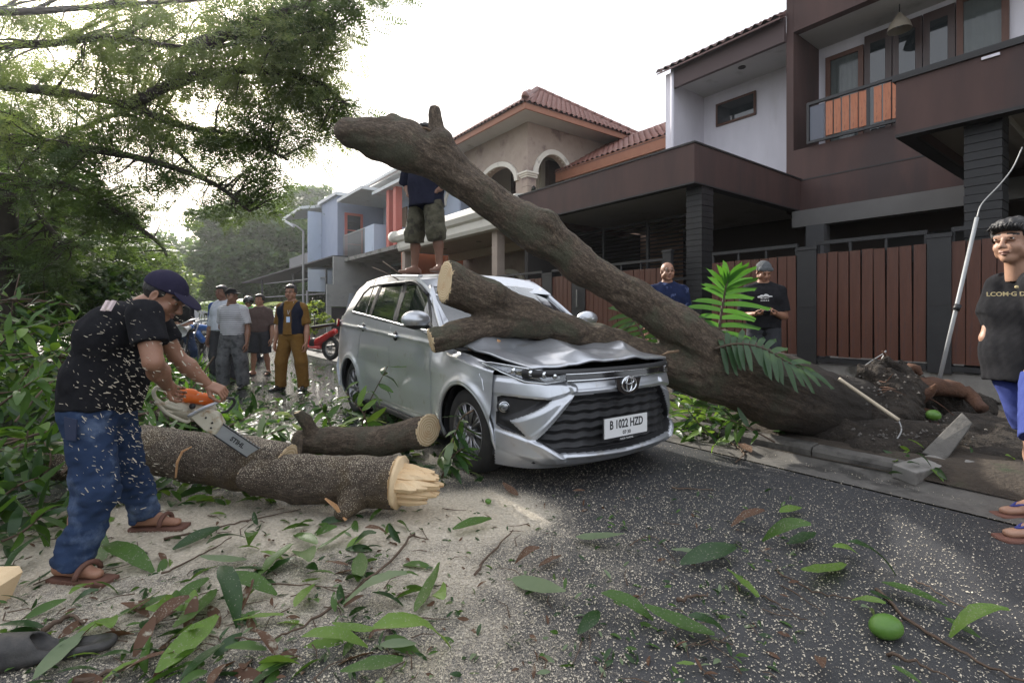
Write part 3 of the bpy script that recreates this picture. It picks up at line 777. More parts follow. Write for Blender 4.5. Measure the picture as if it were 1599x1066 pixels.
# ------------------------------------------------------------------ house A: blue grey house further along
HA = thing("blue_house", "pale blue grey modern house with salmon red columns and flat porch slabs", "house", st(24, 12, .15))
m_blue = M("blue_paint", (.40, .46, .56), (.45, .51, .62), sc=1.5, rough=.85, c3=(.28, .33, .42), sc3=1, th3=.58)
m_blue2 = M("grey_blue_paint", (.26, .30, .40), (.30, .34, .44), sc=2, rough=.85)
m_red = M("salmon_paint", (.50, .14, .11), rough=.7)
m_slabw = M("slab_white", (.55, .57, .58), (.62, .63, .64), sc=3, rough=.8, c3=(.4, .4, .38), sc3=2, th3=.62)
def on(px, py, t): return on_t(px, py, t)
part("front_wall", MB().sbox(17.4, 26.5, 10.4, 10.6, 3.6, 7.45), m_blue, HA)
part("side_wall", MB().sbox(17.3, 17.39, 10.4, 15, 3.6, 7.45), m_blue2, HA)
E0 = st(17.0, 9.0, 7.42); upa = unit(TD * 3.2 + ZD * 2.0)
ra_ = part("roof", MB().prism([E0, E0 + SD * 9.0, E0 + SD * 9.0 + upa * 4.6, E0 + upa * 4.6], ZD * .06), m_tile2, HA)
m_greytile = M("grey_tile", (.13, .12, .115), (.2, .18, .17), sc=8)
tiles(ra_, E0 + ZD * .06, SD, upa, 9.0, 2.0, m_greytile, tw=.28, tl=.36)
V, F = tube([E0 + upa * 3.4 + SD * 1.5, E0 + upa * 4.9 + SD * 1.5], .14, 8); mk("ridge_cap", V, F, m_tile, ra_)
part("eave_board", MB().prism([E0, E0 + SD * 9, E0 + SD * 9 + ZD * .12, E0 + ZD * .12], TD * -.05), m_slabw, HA)
part("eave_soffit", MB().sbox(17.0, 26, 9.02, 10.4, 7.30, 7.34), m_soffit, HA)
part("balcony_back", MB().sbox(20.8, 24.9, 10.3, 10.39, 3.9, 7.2), m_blue, HA)
# tower block with red framed window (faces street and us)
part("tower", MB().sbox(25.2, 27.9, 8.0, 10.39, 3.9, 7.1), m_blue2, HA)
part("tower_cap", MB().sbox(25.0, 28.1, 7.85, 10.6, 7.1, 7.26), m_slabw, HA)
wa, wb = 25.12, 25.2
mb = MB(); mb.sbox(wa, wb, 8.35, 8.47, 4.0, 6.3); mb.sbox(wa, wb, 9.15, 9.27, 4.0, 6.3); mb.sbox(wa, wb, 8.47, 9.15, 6.18, 6.3)
w = part("window", mb, m_red, HA); part("pane", MB().sbox(25.15, 25.19, 8.47, 9.15, 4.0, 6.18), m_glassdark, w)
for z in (4.7, 5.4): part("glazing_bar", MB().sbox(25.13, 25.149, 8.47, 9.15, z, z + .05), m_red, w)
part("corner_block", MB().sbox(28.0, 31.5, 8.8, 13, 3.9, 6.9), m_blue, HA)
part("corner_panel", MB().sbox(27.92, 27.99, 7.3, 8.8, 3.6, 6.7), m_blue, HA)
part("corner_roof", MB().prism([st(27.9, 6.9, 6.75), st(32, 6.9, 6.75), st(32, 13, 8.0), st(27.9, 13, 8.0)], ZD * .15), m_slabw, HA)
part("corner_window", MB().sbox(28.6, 31, 8.7, 8.79, 4.6, 6.4), m_glassdark, HA)
part("corner_balcony", MB().sbox(28.0, 32, 7.3, 7.4, 3.5, 4.5), M("grey_rail", (.16, .16, .17)), HA)
part("porch_slab", MB().sbox(21.6, 25.0, 7.9, 10.3, 6.72, 6.86), m_slabw, HA)
part("porch_slab", MB().sbox(18.4, 21.4, 8.3, 10.3, 6.45, 6.58), m_slabw, HA)
part("balcony_door", MB().sbox(22.0, 22.9, 10.22, 10.29, 4.0, 6.3), M("tan_door", (.20, .13, .08)), HA)
part("balcony_wall", MB().sbox(20.9, 21.0, 8.2, 10.3, 3.9, 5.1).sbox(21.0, 22.0, 8.2, 8.3, 3.9, 5.1), m_blue, HA)
rl_ = part("balcony_rail", MB().sbox(22.0, 25.0, 8.2, 8.25, 5.05, 5.1), M("rail_grey", (.3, .3, .3), metal=.3), HA)
me = raw_mesh("bar", *tube([np.array([0, 0, 0.]), np.array([0, 0, 1.15])], .02, 4), _mats["rail_grey"])
for i in range(20): inst("bar", me, rl_, Matrix.Translation(Vector(st(22.1 + i * .15, 8.22, 3.92))))
for s_ in (19.3, 20.0): part("red_column", MB().sbox(s_, s_ + .28, 8.5, 8.78, 3.9, 6.45), m_red, HA)
part("porch_floor", MB().sbox(17.4, 28, 8.0, 10.39, 3.72, 3.88), m_conc, HA)
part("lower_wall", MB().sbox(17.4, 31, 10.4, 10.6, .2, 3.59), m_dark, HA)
part("grey_side_wall", MB().sbox(24.2, 24.35, 7.5, 12.2, 2.2, 3.95), M("raw_plaster", (.26, .26, .25), (.33, .33, .32), sc=2, rough=.9, c3=(.2, .2, .2), sc3=1.5, th3=.57), HA)
part("grey_side_wall", MB().sbox(23.9, 24.05, 7.1, 12.2, 1.55, 2.6), _mats["raw_plaster"], HA)
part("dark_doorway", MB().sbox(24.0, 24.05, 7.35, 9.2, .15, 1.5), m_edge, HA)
part("side_post", MB().sbox(23.9, 24.05, 7.1, 7.3, .1, 1.54), _mats["raw_plaster"], HA)
# awning over the side yard
aw = thing("awning", "dark metal awning on thin posts beside the blue house", "awning", st(28, 7, .1))
MB().prism([st(24.3, 7.5, 3.95), st(35, 5.2, 3.1), st(35, 9, 3.3), st(24.3, 10, 4.0)], ZD * .06).build("roof_sheet", m_black, aw)
for s_, t_ in ((25, 7.4), (29, 6.8), (33, 6.0)): MB().tube([st(s_, t_, .1), st(s_, t_, 3.4)], .05, 6).build("post", m_black, aw)
MB().sbox(25.6, 25.65, 6.7, 8.0, 2.3, 3.4).build("pale_sheet", M("pale_sheet_metal", (.45, .5, .58)), aw)
for z in (2.2, 3.0): MB().tube([st(25, 7.4, z), st(33, 6.1, z)], .03, 5).build("cross_bar", M("rail_grey", (.3, .3, .3)), aw)
MB().tube([st(24.6, 6.4, .1), st(24.6, 6.4, 2.3)], .05, 6).build("side_pole", _mats["rail_grey"], aw)
# street lamp
b0 = at(474, 500, 24); b0[2] = 0
lampo = thing("street_lamp", "slim grey street lamp with a bent arm in front of the blue house", "street lamp", b0)
top = at(474, 361, 24)
MB().tube(smooth_path([b0, b0 * [1, 1, 0] + ZD * 2.5, top * [1, 1, 0] + ZD * (top[2] - .3), top], 5), .055, 8).build("pole", _mats["rail_grey"], lampo, True)
e_ = at(455, 349, 24)
MB().tube([top, (top + e_) / 2 + ZD * .05, e_], .04, 6).build("arm", _mats["rail_grey"], lampo, True)
MB().box(e_ + np.array([-.1, 0, 0]), (.55, .2, .09), frame(e_ - top)[[1, 0, 2]]).build("lamp_head", m_slabw, lampo)
# distant mast
b1 = at(359, 400, 70)
ms = thing("radio_mast", "thin lattice radio mast rising beyond the dense round tree", "mast", b1 * [1, 1, 0])
for dx, dy in ((-.35, 0), (.35, 0), (0, .5)): MB().tube([b1 * [1, 1, 0] + [dx, dy, 0], at(359, 285, 70) + np.array([dx * .2, dy * .2, 0])], .06, 4).build("leg", m_black, ms)
for i in range(16):
    z = 2 + i * 1.1; k = 1 - i / 21
    MB().tube([b1 * [1, 1, 0] + [-.35 * k, 0, z], b1 * [1, 1, 0] + [.35 * k, 0, z + .5]], .04, 4).build("brace", m_black, ms)
# ------------------------------------------------------------------ bark
def bark_mat(name, c1, c2, c3, specks=0.0, scale=1.0, mud=False):
    m = bpy.data.materials.new(name); m.use_nodes = True; _mats[name] = m
    N, L = m.node_tree.nodes, m.node_tree.links; b = N["Principled BSDF"]; b.inputs["Roughness"].default_value = .85
    a = N.new("ShaderNodeAttribute"); a.attribute_name = "bark"; vec = a.outputs["Vector"]
    tc = N.new("ShaderNodeTexCoord").outputs["Object"]
    def noise(v, sc, det=6, rough=.65): n = N.new("ShaderNodeTexNoise"); n.inputs["Scale"].default_value = sc; n.inputs["Detail"].default_value = det; n.inputs["Roughness"].default_value = rough; L.new(v, n.inputs["Vector"]); return n.outputs[0]
    def ramp(s, *st_):
        r = N.new("ShaderNodeValToRGB"); e = r.color_ramp.elements
        e[0].position, e[0].color = st_[0][0], (*st_[0][1], 1); e[1].position, e[1].color = st_[-1][0], (*st_[-1][1], 1)
        for p, c in st_[1:-1]: q = e.new(p); q.color = (*c, 1)
        L.new(s, r.inputs[0]); return r.outputs[0]
    n1 = noise(vec, 55 * scale, 10, .75); n2 = noise(tc, 3.5, 5); n3 = noise(tc, 75 * scale, 8, .75)
    base = ramp(n1, (.36, tuple(x * .45 for x in c1)), (.5, c1), (.68, c2))
    mx = N.new("ShaderNodeMixRGB"); k = ramp(n2, (.50, (0, 0, 0)), (.62, (1, 1, 1))); L.new(k, mx.inputs[0]); L.new(base, mx.inputs[1]); mx.inputs[2].default_value = (*c3, 1)
    mu = N.new("ShaderNodeMixRGB"); mu.blend_type = "MULTIPLY"; mu.inputs[0].default_value = .55; L.new(mx.outputs[0], mu.inputs[1]); L.new(ramp(n3, (.36, (.25, .25, .25)), (.62, (1.3, 1.3, 1.3))), mu.inputs[2])
    col = mu.outputs[0]
    if specks:
        v = N.new("ShaderNodeTexVoronoi"); v.inputs["Scale"].default_value = 120; L.new(tc, v.inputs["Vector"])
        nn = noise(tc, 6, 3); ad = N.new("ShaderNodeMath"); ad.operation = "MULTIPLY_ADD"; L.new(nn, ad.inputs[0]); ad.inputs[1].default_value = -.22; L.new(v.outputs["Distance"], ad.inputs[2])
        geo = N.new("ShaderNodeNewGeometry"); sp = N.new("ShaderNodeSeparateXYZ"); L.new(geo.outputs["Normal"], sp.inputs[0])
        mm = N.new("ShaderNodeMath"); mm.operation = "MULTIPLY_ADD"; L.new(sp.outputs[2], mm.inputs[0]); mm.inputs[1].default_value = -.12; L.new(ad.outputs[0], mm.inputs[2])
        mk_ = ramp(mm.outputs[0], (.05 * specks, (1, 1, 1)), (.05 * specks + .02, (0, 0, 0)))
        m3 = N.new("ShaderNodeMixRGB"); L.new(mk_, m3.inputs[0]); L.new(col, m3.inputs[1]); m3.inputs[2].default_value = (.55, .48, .36, 1); col = m3.outputs[0]
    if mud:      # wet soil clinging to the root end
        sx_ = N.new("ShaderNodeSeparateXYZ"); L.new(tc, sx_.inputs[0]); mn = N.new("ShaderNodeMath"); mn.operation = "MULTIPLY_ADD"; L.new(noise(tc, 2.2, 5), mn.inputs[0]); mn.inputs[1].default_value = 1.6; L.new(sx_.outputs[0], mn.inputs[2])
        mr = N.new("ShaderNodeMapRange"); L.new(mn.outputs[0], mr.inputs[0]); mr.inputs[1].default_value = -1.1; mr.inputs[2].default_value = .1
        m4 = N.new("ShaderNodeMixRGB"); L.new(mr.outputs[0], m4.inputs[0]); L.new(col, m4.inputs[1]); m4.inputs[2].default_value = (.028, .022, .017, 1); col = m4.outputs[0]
    L.new(col, b.inputs["Base Color"])
    bp = N.new("ShaderNodeBump"); bp.inputs["Strength"].default_value = .9; bp.inputs["Distance"].default_value = .022
    ad2 = N.new("ShaderNodeMath"); ad2.operation = "MULTIPLY_ADD"; L.new(n3, ad2.inputs[0]); ad2.inputs[1].default_value = .4; L.new(n1, ad2.inputs[2])
    L.new(ad2.outputs[0], bp.inputs["Height"]); L.new(bp.outputs[0], b.inputs["Normal"])
    return m
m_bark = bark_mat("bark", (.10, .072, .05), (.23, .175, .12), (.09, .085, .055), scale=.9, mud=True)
m_barkplain = bark_mat("bark_plain", (.10, .072, .05), (.21, .16, .11), (.09, .08, .055))
m_barklog = bark_mat("bark_sawn_log", (.085, .062, .045), (.17, .135, .10), (.10, .07, .04), specks=1.5)
m_cut = M("fresh_cut", (.62, .44, .25), (.75, .58, .37), sc=7, rough=.85, c3=(.5, .3, .13), sc3=4, th3=.62, bump=.3, bsc=90)
m_torn = M("torn_wood", (.40, .20, .09), (.55, .33, .17), sc=8, rough=.9, stretch=(1, 1, 4))

def ring_mat():
    """sawn face with growth rings"""
    m = M("sawn_rings", (.60, .43, .25), rough=.85)
    N, L = m.node_tree.nodes, m.node_tree.links; b = N["Principled BSDF"]
    tc = N.new("ShaderNodeAttribute"); tc.attribute_name = "face"
    w = N.new("ShaderNodeTexWave"); w.wave_type = "RINGS"; w.rings_direction = "Z"; w.inputs["Scale"].default_value = 16; w.inputs["Distortion"].default_value = 2.5; w.inputs["Detail"].default_value = 3
    L.new(tc.outputs["Vector"], w.inputs["Vector"])
    r = N.new("ShaderNodeValToRGB"); r.color_ramp.elements[0].color = (.50, .35, .19, 1); r.color_ramp.elements[1].color = (.74, .60, .40, 1); L.new(w.outputs[0], r.inputs[0])
    n = N.new("ShaderNodeTexNoise"); n.inputs["Scale"].default_value = 9; n.inputs["Detail"].default_value = 6; L.new(tc.outputs["Vector"], n.inputs["Vector"])
    r2 = N.new("ShaderNodeValToRGB"); r2.color_ramp.elements[0].position = .52; r2.color_ramp.elements[1].position = .7; L.new(n.outputs[0], r2.inputs[0])
    mx = N.new("ShaderNodeMixRGB"); L.new(r2.outputs[0], mx.inputs[0]); L.new(r.outputs[0], mx.inputs[1]); mx.inputs[2].default_value = (.55, .36, .20, 1)
    L.new(mx.outputs[0], b.inputs["Base Color"]); return m
m_rings = ring_mat()
m_twig_ = M("torn_bark", (.10, .065, .04), (.2, .13, .08), sc=20, rough=.9)

def wood_body(name, segs, h, parent, mat, noise_amp=.012, k=.05, knots=(), cuts=(), seed=0, extra=None, origin=None):
    """limbs as one continuous blended surface. segs: (a,b,ra,rb). cuts: (point, outward normal, radius)"""
    pts = np.array([p for s in segs for p in s[:2]]); rad = max(max(s[2], s[3]) for s in segs)
    F_ = Field(pts.min(0) - rad, pts.max(0) + rad, h)
    for s in segs: F_.cone(s[0], s[1], s[2], s[3], k=s[4] if len(s) > 4 else k)
    for c, r in knots: F_.ell(c, (r, r, r), k=k * 1.2)
    if extra: extra(F_)
    for p, n, r in cuts:
        p = np.asarray(p, float); n = unit(n)
        sl, (X, Y, Z) = F_.sub(p - r * 1.6, p + r * 1.6)
        d = (X - p[0]) * n[0] + (Y - p[1]) * n[1] + (Z - p[2]) * n[2]
        rr = np.sqrt((X - p[0]) ** 2 + (Y - p[1]) ** 2 + (Z - p[2]) ** 2)
        d = np.where(rr < r * 1.45, d, -1)
        F_.F[sl] = np.maximum(F_.F[sl], d.astype(np.float32))
    V, Q = F_.mesh()
    # bark coordinates from the nearest limb
    best = np.full(len(V), 1e9); bc = np.zeros((len(V), 3))
    off = 0
    for s in segs:
        a, b = np.asarray(s[0], float), np.asarray(s[1], float); n = unit(b - a); L_ = np.linalg.norm(b - a)
        w = V - a; t = np.clip(w @ n / L_, 0, 1); d = np.linalg.norm(w - (t * L_)[:, None] * n, axis=1) - (s[2] + (s[3] - s[2]) * t)
        fr = frame(n, (.3, .2, 1)); q = w @ fr.T; q[:, 1] = (q[:, 1] + off) * .34
        m_ = d < best; best[m_] = d[m_]; bc[m_] = q[m_]; off += L_
    cutm = np.zeros(len(V), bool); cface = np.zeros((len(V), 3))
    for p, n, r in cuts:
        n = unit(n); w = V - np.asarray(p); m_ = (np.abs(w @ n) < h * .45) & (np.linalg.norm(w, axis=1) < r * 1.45)
        cutm |= m_
        fr = frame(n, (.3, .2, 1)); q = w @ fr.T; cface[m_] = np.stack([q[m_][:, 0], q[m_][:, 2], 0 * q[m_][:, 0]], 1)
    # displacement along normals
    me = raw_mesh("tmp", V, Q); nr = np.zeros(len(V) * 3, np.float32); me.vertices.foreach_get("normal", nr); nr = nr.reshape(-1, 3); bpy.data.meshes.remove(me)
    g = fold_noise(bc[:, 0], bc[:, 1], bc[:, 2], seed + 3, 26) * .6 + fold_noise(V[:, 0], V[:, 1], V[:, 2], seed + 5, 7) + .4 * fold_noise(bc[:, 0], bc[:, 1], bc[:, 2], seed + 9, 70)
    V = V + nr * (noise_amp * g * ~cutm)[:, None]
    fm = cutm[Q].sum(1) >= 3
    return mk(name, V, Q, [mat, m_rings], parent, True, midx=fm.astype(int), attrs={"bark": bc, "face": cface}, origin=origin)

# ------------------------------------------------------------------ the fallen tree
root = at(1385, 640, 4.75)
FT = thing("fallen_tree", "huge uprooted mango tree lying across the silver car with sawn limbs", "tree", root * [1, 1, 0])
def chain(pts, k=.06):
    P = [(at(a, b, y), r) for a, b, y, r in pts]
    return [(P[i][0], P[i + 1][0], P[i][1], P[i + 1][1], k) for i in range(len(P) - 1)]
trunk = chain([(1350, 652, 4.82, .34), (1300, 640, 4.70, .335), (1210, 607, 4.55, .335), (1120, 572, 4.48, .31)])
upper = chain([(1125, 566, 4.48, .25), (1060, 512, 4.40, .18), (990, 464, 4.33, .15), (905, 414, 4.25, .148), (850, 368, 4.22, .172), (815, 345, 4.21, .155), (760, 310, 4.20, .147), (695, 258, 4.18, .16), (632, 228, 4.15, .185), (585, 214, 4.12, .155), (550, 207, 4.10, .128)])
stub = chain([(686, 235, 4.18, .085), (683, 205, 4.16, .07), (678, 163, 4.14, .045)], .03)
knob = chain([(650, 225, 4.15, .14), (612, 197, 4.13, .10)], .04)
lower = chain([(1120, 592, 4.48, .23), (1045, 572, 4.42, .165), (960, 540, 4.34, .130), (880, 514, 4.26, .128), (820, 493, 4.18, .142), (760, 468, 4.08, .150), (700, 441, 3.98, .150), (674, 429, 3.94, .150)])
fork = chain([(850, 512, 4.20, .12), (790, 506, 4.10, .112), (730, 518, 3.96, .108), (668, 533, 3.82, .105)], .045)
cutL = (at(694, 438, 3.965), np.array([-1.0, -.55, .12]), .26)
cutF = (at(672, 532, 3.83), np.array([-1.0, -.35, -.25]), .17)
stubtop = (at(678, 166, 4.14), np.array([-.3, 0, 1.0]), .10)
kn = [(at(850, 348, 4.12), .12), (at(776, 462, 3.97), .085), (at(905, 518, 4.17), .07), (at(940, 522, 4.25), .09), (at(985, 446, 4.25), .07), (at(690, 222, 4.1), .10), (at(735, 292, 4.1), .08)]
def hollow(F_):
    F_.ell(at(578, 170, 4.08), (.11, .16, .05), k=.04, op="cut")
    F_.ell(at(640, 178, 4.1), (.05, .2, .03), k=.05, op="cut")
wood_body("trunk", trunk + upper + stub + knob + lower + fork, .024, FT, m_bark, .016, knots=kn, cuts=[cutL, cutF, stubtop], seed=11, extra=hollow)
# twiggy remains on the stub, broken twig on the lower limb
for a, b, y, c, d, y2 in [(1060, 548, 4.2, 1030, 556, 4.16), (672, 205, 4.08, 660, 200, 4.05), (690, 212, 4.1, 700, 206, 4.1)]:
    V, F = tube([at(a, b, y), (at(a, b, y) + at(c, d, y2)) / 2 + ZD * .01, at(c, d, y2)], [.014, .011, .004], 6); mk("broken_twig", V, F, m_twig_, FT)
# splinters of bark pinched under the fork, on the bonnet edge
for i in range(9):
    p = at(760 + rnd.uniform(-26, 22), 538 + rnd.uniform(-12, 16), 3.98 + rnd.uniform(-.05, .04)); d = np.array([rnd.uniform(-.1, .1), rnd.uniform(-.05, .05), rnd.uniform(-.03, .05)])
    V, F = tube([p - d * .6, p, p + d * .6], [.006, .02, .004], 5, wob=.3, seed=i); mk("bark_splinter", V, F, m_torn, FT, False)
# root plate: soil-caked disc with torn roots
m_rootsoil = M("root_soil", (.022, .018, .015), (.06, .047, .036), sc=14, rough=1, bump=1.0, bsc=45, dist=.05, c3=(.12, .10, .08), sc3=22, th3=.62)
m_root = M("torn_root", (.05, .024, .015), (.13, .06, .032), sc=9, rough=.9, stretch=(1, 1, 1), c3=(.09, .045, .03), sc3=5, th3=.5, bump=.8, bsc=30, dist=.02)
F_ = Field(at(1440, 640, 4.8) - 1.1, at(1440, 640, 4.8) + 1.1, .022)
for px, py, y, r in [(1395, 612, 4.70, .25), (1372, 650, 4.60, .28), (1345, 640, 4.75, .24), (1400, 665, 4.5, .22), (1365, 592, 4.8, .15), (1325, 612, 4.85, .15), (1405, 580, 4.8, .10), (1335, 685, 4.45, .17), (1380, 572, 4.85, .07), (1440, 620, 4.95, .22), (1480, 630, 4.9, .22), (1520, 640, 4.9, .2), (1450, 660, 4.6, .16), (1310, 668, 4.4, .14)]:
    F_.ell(at(px, py, y), (r, r * .9, r * .8), k=.12)
F_.folds(.05, 14, 4); F_.folds(.022, 45, 8)
V, Q = F_.mesh(); mk("root_plate", V, Q, m_rootsoil, FT)
def root_limb(pts, seed, m=m_root):
    P = smooth_path([at(a, b, y) for a, b, y, r in pts], 5); rr = np.interp(np.linspace(0, 1, len(P)), np.linspace(0, 1, len(pts)), [p[3] for p in pts])
    V, F = tube(P, rr, 14, wob=.10, seed=seed); mk("root", V, F, m, FT)
root_limb([(1405, 612, 4.8, .10), (1445, 604, 4.75, .085), (1480, 606, 4.7, .08), (1512, 616, 4.65, .06), (1535, 640, 4.5, .05)], 1)
root_limb([(1410, 630, 4.75, .09), (1430, 622, 4.6, .07), (1452, 612, 4.5, .04), (1462, 600, 4.45, .012)], 2)
root_limb([(1400, 600, 4.9, .06), (1425, 575, 4.85, .05), (1440, 585, 4.8, .02)], 3)
root_limb([(1420, 640, 4.7, .07), (1455, 650, 4.55, .05), (1470, 672, 4.4, .03), (1500, 690, 4.2, .012)], 4)
root_limb([(1390, 570, 4.9, .03), (1384, 556, 4.9, .02), (1378, 548, 4.9, .006)], 5)
for i in range(26):
    a = at(rnd.uniform(1330, 1430), rnd.uniform(590, 670), 4.6); d = np.array([rnd.uniform(-.2, .3), rnd.uniform(-.3, 0), rnd.uniform(-.22, .2)])
    V, F = tube(smooth_path([a, a + d * .5 + ZD * rnd.uniform(-.05, .05), a + d], 3), np.linspace(.008, .002, 7), 5); mk("rootlet", V, F, m_root, FT)

# soil heap and rubble round the root
F_ = Field(st(.0, 4.4, -.05), st(.0, 4.4, -.05) + 1, .03)
F_ = Field(at(1300, 700, 4.4) - [1.0, .9, .5], at(1560, 700, 4.2) + [.9, .9, .6], .028)
for px, py, y, r in [(1340, 690, 4.4, .28), (1400, 690, 4.35, .30), (1480, 690, 4.25, .30), (1540, 690, 4.3, .34), (1290, 680, 4.7, .3), (1590, 700, 4.1, .3), (1380, 700, 4.05, .2), (1430, 705, 4.0, .18), (1545, 720, 3.85, .2), (1585, 735, 3.75, .17)]:
    c = at(px, py, y); c[2] = .06; F_.ell(c, (r * 1.3, r * 1.1, r * .75), k=.1)
F_.folds(.035, 12, 5); F_.folds(.018, 40, 6)
V, Q = F_.mesh(); o = mk("soil_heap", V, Q, m_rootsoil); tag(o, "loose dark soil thrown up around the torn roots", kind="stuff")
# stones and grit on the root plate / heap
g = np.random.default_rng(12); P = []; Fc = []
oc = np.array([[1, 0, 0], [-1, 0, 0], [0, 1, 0], [0, -1, 0], [0, 0, 1], [0, 0, -1]], float); of = [(0, 2, 4), (2, 1, 4), (1, 3, 4), (3, 0, 4), (2, 0, 5), (1, 2, 5), (3, 1, 5), (0, 3, 5)]
n = 0; VV = []; FF = []
for i in range(900):
    c = at(g.uniform(1290, 1599), g.uniform(590, 720), 4.5); c = np.array([c[0], g.uniform(3.9, 4.8), 0]); c[2] = abs(g.normal(0, .06)) + .20 * math.exp(-((c[0] - 3.3) / .7) ** 2)
    if i < 170: c = at(g.uniform(1300, 1440), g.uniform(585, 690), g.uniform(4.38, 4.55))
    VV.append(c + oc * g.uniform(.004, .018) * g.uniform(.5, 1.3, (6, 1))); FF += [tuple(q + n for q in f) for f in of]; n += 6
o = mk("rubble", np.vstack(VV), FF, M("grit", (.05, .045, .04), (.17, .155, .14), sc=40, rough=.9), smooth=False); tag(o, "small stones and grit among the torn roots", kind="stuff")

def slab(label, quad_px, Y_list, th, name="concrete_block", m=m_conc):
    P = [at(px, py, y) for (px, py), y in zip(quad_px, Y_list)]
    n = unit(np.cross(P[1] - P[0], P[2] - P[0])); n = n if n[2] < 0 else -n
    c = sum(P) / 4; bmv = MB().prism(P, n * th)
    o = bmv.build(name, m); b = o.modifiers.new("bevel", "BEVEL"); b.width = .008; b.segments = 2
    return tag(o, label, "concrete block")
slab("tilted broken kerb block leaning on the torn roots", [(1440, 706), (1478, 718), (1520, 660), (1503, 643)], [3.78, 3.70, 3.86, 3.97], .11, m=m_gutter)
slab("broken kerb block lying flat at the end of the kerb", [(1394, 724), (1432, 738), (1492, 722), (1455, 708)], [3.60, 3.46, 3.60, 3.78], .10)
slab("small broken concrete lump on the torn verge behind the flat kerb block", [(1500, 735), (1525, 738), (1533, 722), (1508, 716)], [3.52, 3.48, 3.6, 3.64], .05)

# sticks and wires by the root
def stick(name, label, cat, pts, r, m, k=8, rad2=None):
    P = smooth_path([at(a, b, y) for a, b, y in pts], 6)
    V, F = tube(P, np.linspace(r, rad2 or r, len(P)), k)
    return tag(mk(name, V, F, m), label, cat)
m_pale = M("pale_stick", (.50, .42, .30), (.6, .52, .4), sc=10, rough=.7)
m_steel = M("dull_steel", (.30, .30, .30), rough=.45, metal=.7)
m_pvc = M("grey_pole", (.27, .28, .29), (.34, .34, .34), sc=4, rough=.5)
stick("wooden_stick", "pale peeled stick lying across the root plate", "stick", [(1310, 591, 4.35), (1355, 622, 4.25), (1404, 656, 4.12)], .016, m_pale)
stick("bent_wire", "curved steel wire looping down from the pale stick", "wire", [(1404, 656, 4.12), (1408, 672, 4.05), (1396, 690, 4.0), (1372, 699, 3.98), (1345, 703, 4.0)], .006, m_steel, 6)
pl = thing("leaning_pole", "long grey pole leaning against the gate with a bent wire at its top", "pole", at(1466, 600, 4.9))
V, F = tube([at(1466, 598, 4.9), at(1495, 475, 4.95), at(1526, 340, 5.1)], .018, 10); mk("shaft", V, F, m_pvc, pl)
P = smooth_path([at(1526, 340, 5.1), at(1534, 318, 5.12), at(1562, 288, 5.1), at(1582, 262, 5.1), at(1597, 230, 5.1)], 6); V, F = tube(P, .006, 6); mk("wire", V, F, m_steel, pl)
V, F = tube([at(1493, 484, 4.93), at(1497, 476, 4.93)], .03, 10); mk("clamp", V, F, m_black, pl)
stick("steel_rod", "thin bent steel rod sticking up from the soil before the widest gate", "rod", [(1345, 575, 4.9), (1362, 563, 4.9), (1378, 553, 4.9), (1384, 548, 4.9), (1374, 566, 4.9)], .005, m_steel, 6)

# ------------------------------------------------------------------ sawn logs on the road
def log(label, pts, cuts, seed, mat=m_barklog, knots=(), extra=None, h=.014, amp=.009):
    segs = chain(pts, .04) if isinstance(pts[0][0], (int, float)) else sum([chain(p, .035) for p in pts], [])
    c0 = np.mean([s[0] for s in segs], axis=0)
    lg = thing("sawn_log", label, "log", (c0[0], c0[1], 0))
    wood_body("bark_body", segs, h, lg, mat, amp, k=.03, knots=knots, cuts=cuts, seed=seed)
    return lg
l1 = log("thick sawn log with a splintered pale end nearest the car wheel", [[(398, 742, 3.08, .12), (470, 746, 3.07, .132), (560, 750, 3.04, .145), (628, 752, 2.99, .155)], [(440, 745, 3.03, .085), (366, 746, 2.95, .062)], [(560, 770, 2.95, .10), (536, 800, 2.86, .05)]],
         [(at(621, 752, 2.99), (1, -.15, 0), .25), (at(373, 746, 2.96), (-1, -.25, 0), .10), (at(400, 742, 3.10), (-1, .1, 0), .2)], 21)
# splintered end: long pale slivers
g = np.random.default_rng(5)
ce = at(624, 752, 2.99); ax = unit(np.array([1, -.12, -.05]))
fr = frame(ax, (0, 0, 1))
V, F = tube([ce - ax * .012, ce + ax * .012], [.150, .154], 30, wob=.02, seed=4); mk("sawn_rim", V, F, m_cut, l1)
for i in range(46):
    a = g.uniform(0, 6.28); r = .105 * math.sqrt(g.uniform()); p = ce + fr[0] * r * math.cos(a) + fr[2] * (r * math.sin(a) - .01)
    Ln = .30 * (1 - .35 * (r / .12)) * g.uniform(.6, 1.08) * (1.0 if p[2] < ce[2] + .06 else .6); w = g.uniform(.02, .034)
    q = p * .9 + ce * .1 + ax * Ln + fr[2] * g.uniform(-.01, .01)
    V, F = tube([p, p * .6 + q * .4 + fr[2] * g.uniform(-.005, .005), p * .25 + q * .75, q], [w, w * .95, w * .75, w * .3], 5, wob=.12, seed=i); mk("splinter", V, F, m_cut, l1, False)
for a in [((508, 778, 2.98), (540, 808, 2.82)), ((300, 690, 3.1), (272, 745, 2.98))]: pass
V, F = tube([at(509, 778, 2.9), at(524, 790, 2.84), at(541, 812, 2.82)], [.006, .016, .008], 5, wob=.2, seed=3); mk("torn_strip", V, F, m_torn, l1, False)
l2 = log("thick bark covered log under the chainsaw bar, beside the man's legs", [(222, 700, 3.35, .15), (300, 712, 3.28, .155), (380, 722, 3.2, .16), (440, 728, 3.15, .15)], [(at(445, 729, 3.15), (1, -.1, -.3), .24)], 22)
V, F = tube([at(300, 697, 3.12), at(285, 705, 3.1), at(277, 722, 3.08), at(275, 745, 3.1)], [.004, .008, .008, .006], 5); mk("torn_strip", V, F, m_torn, l2, False)
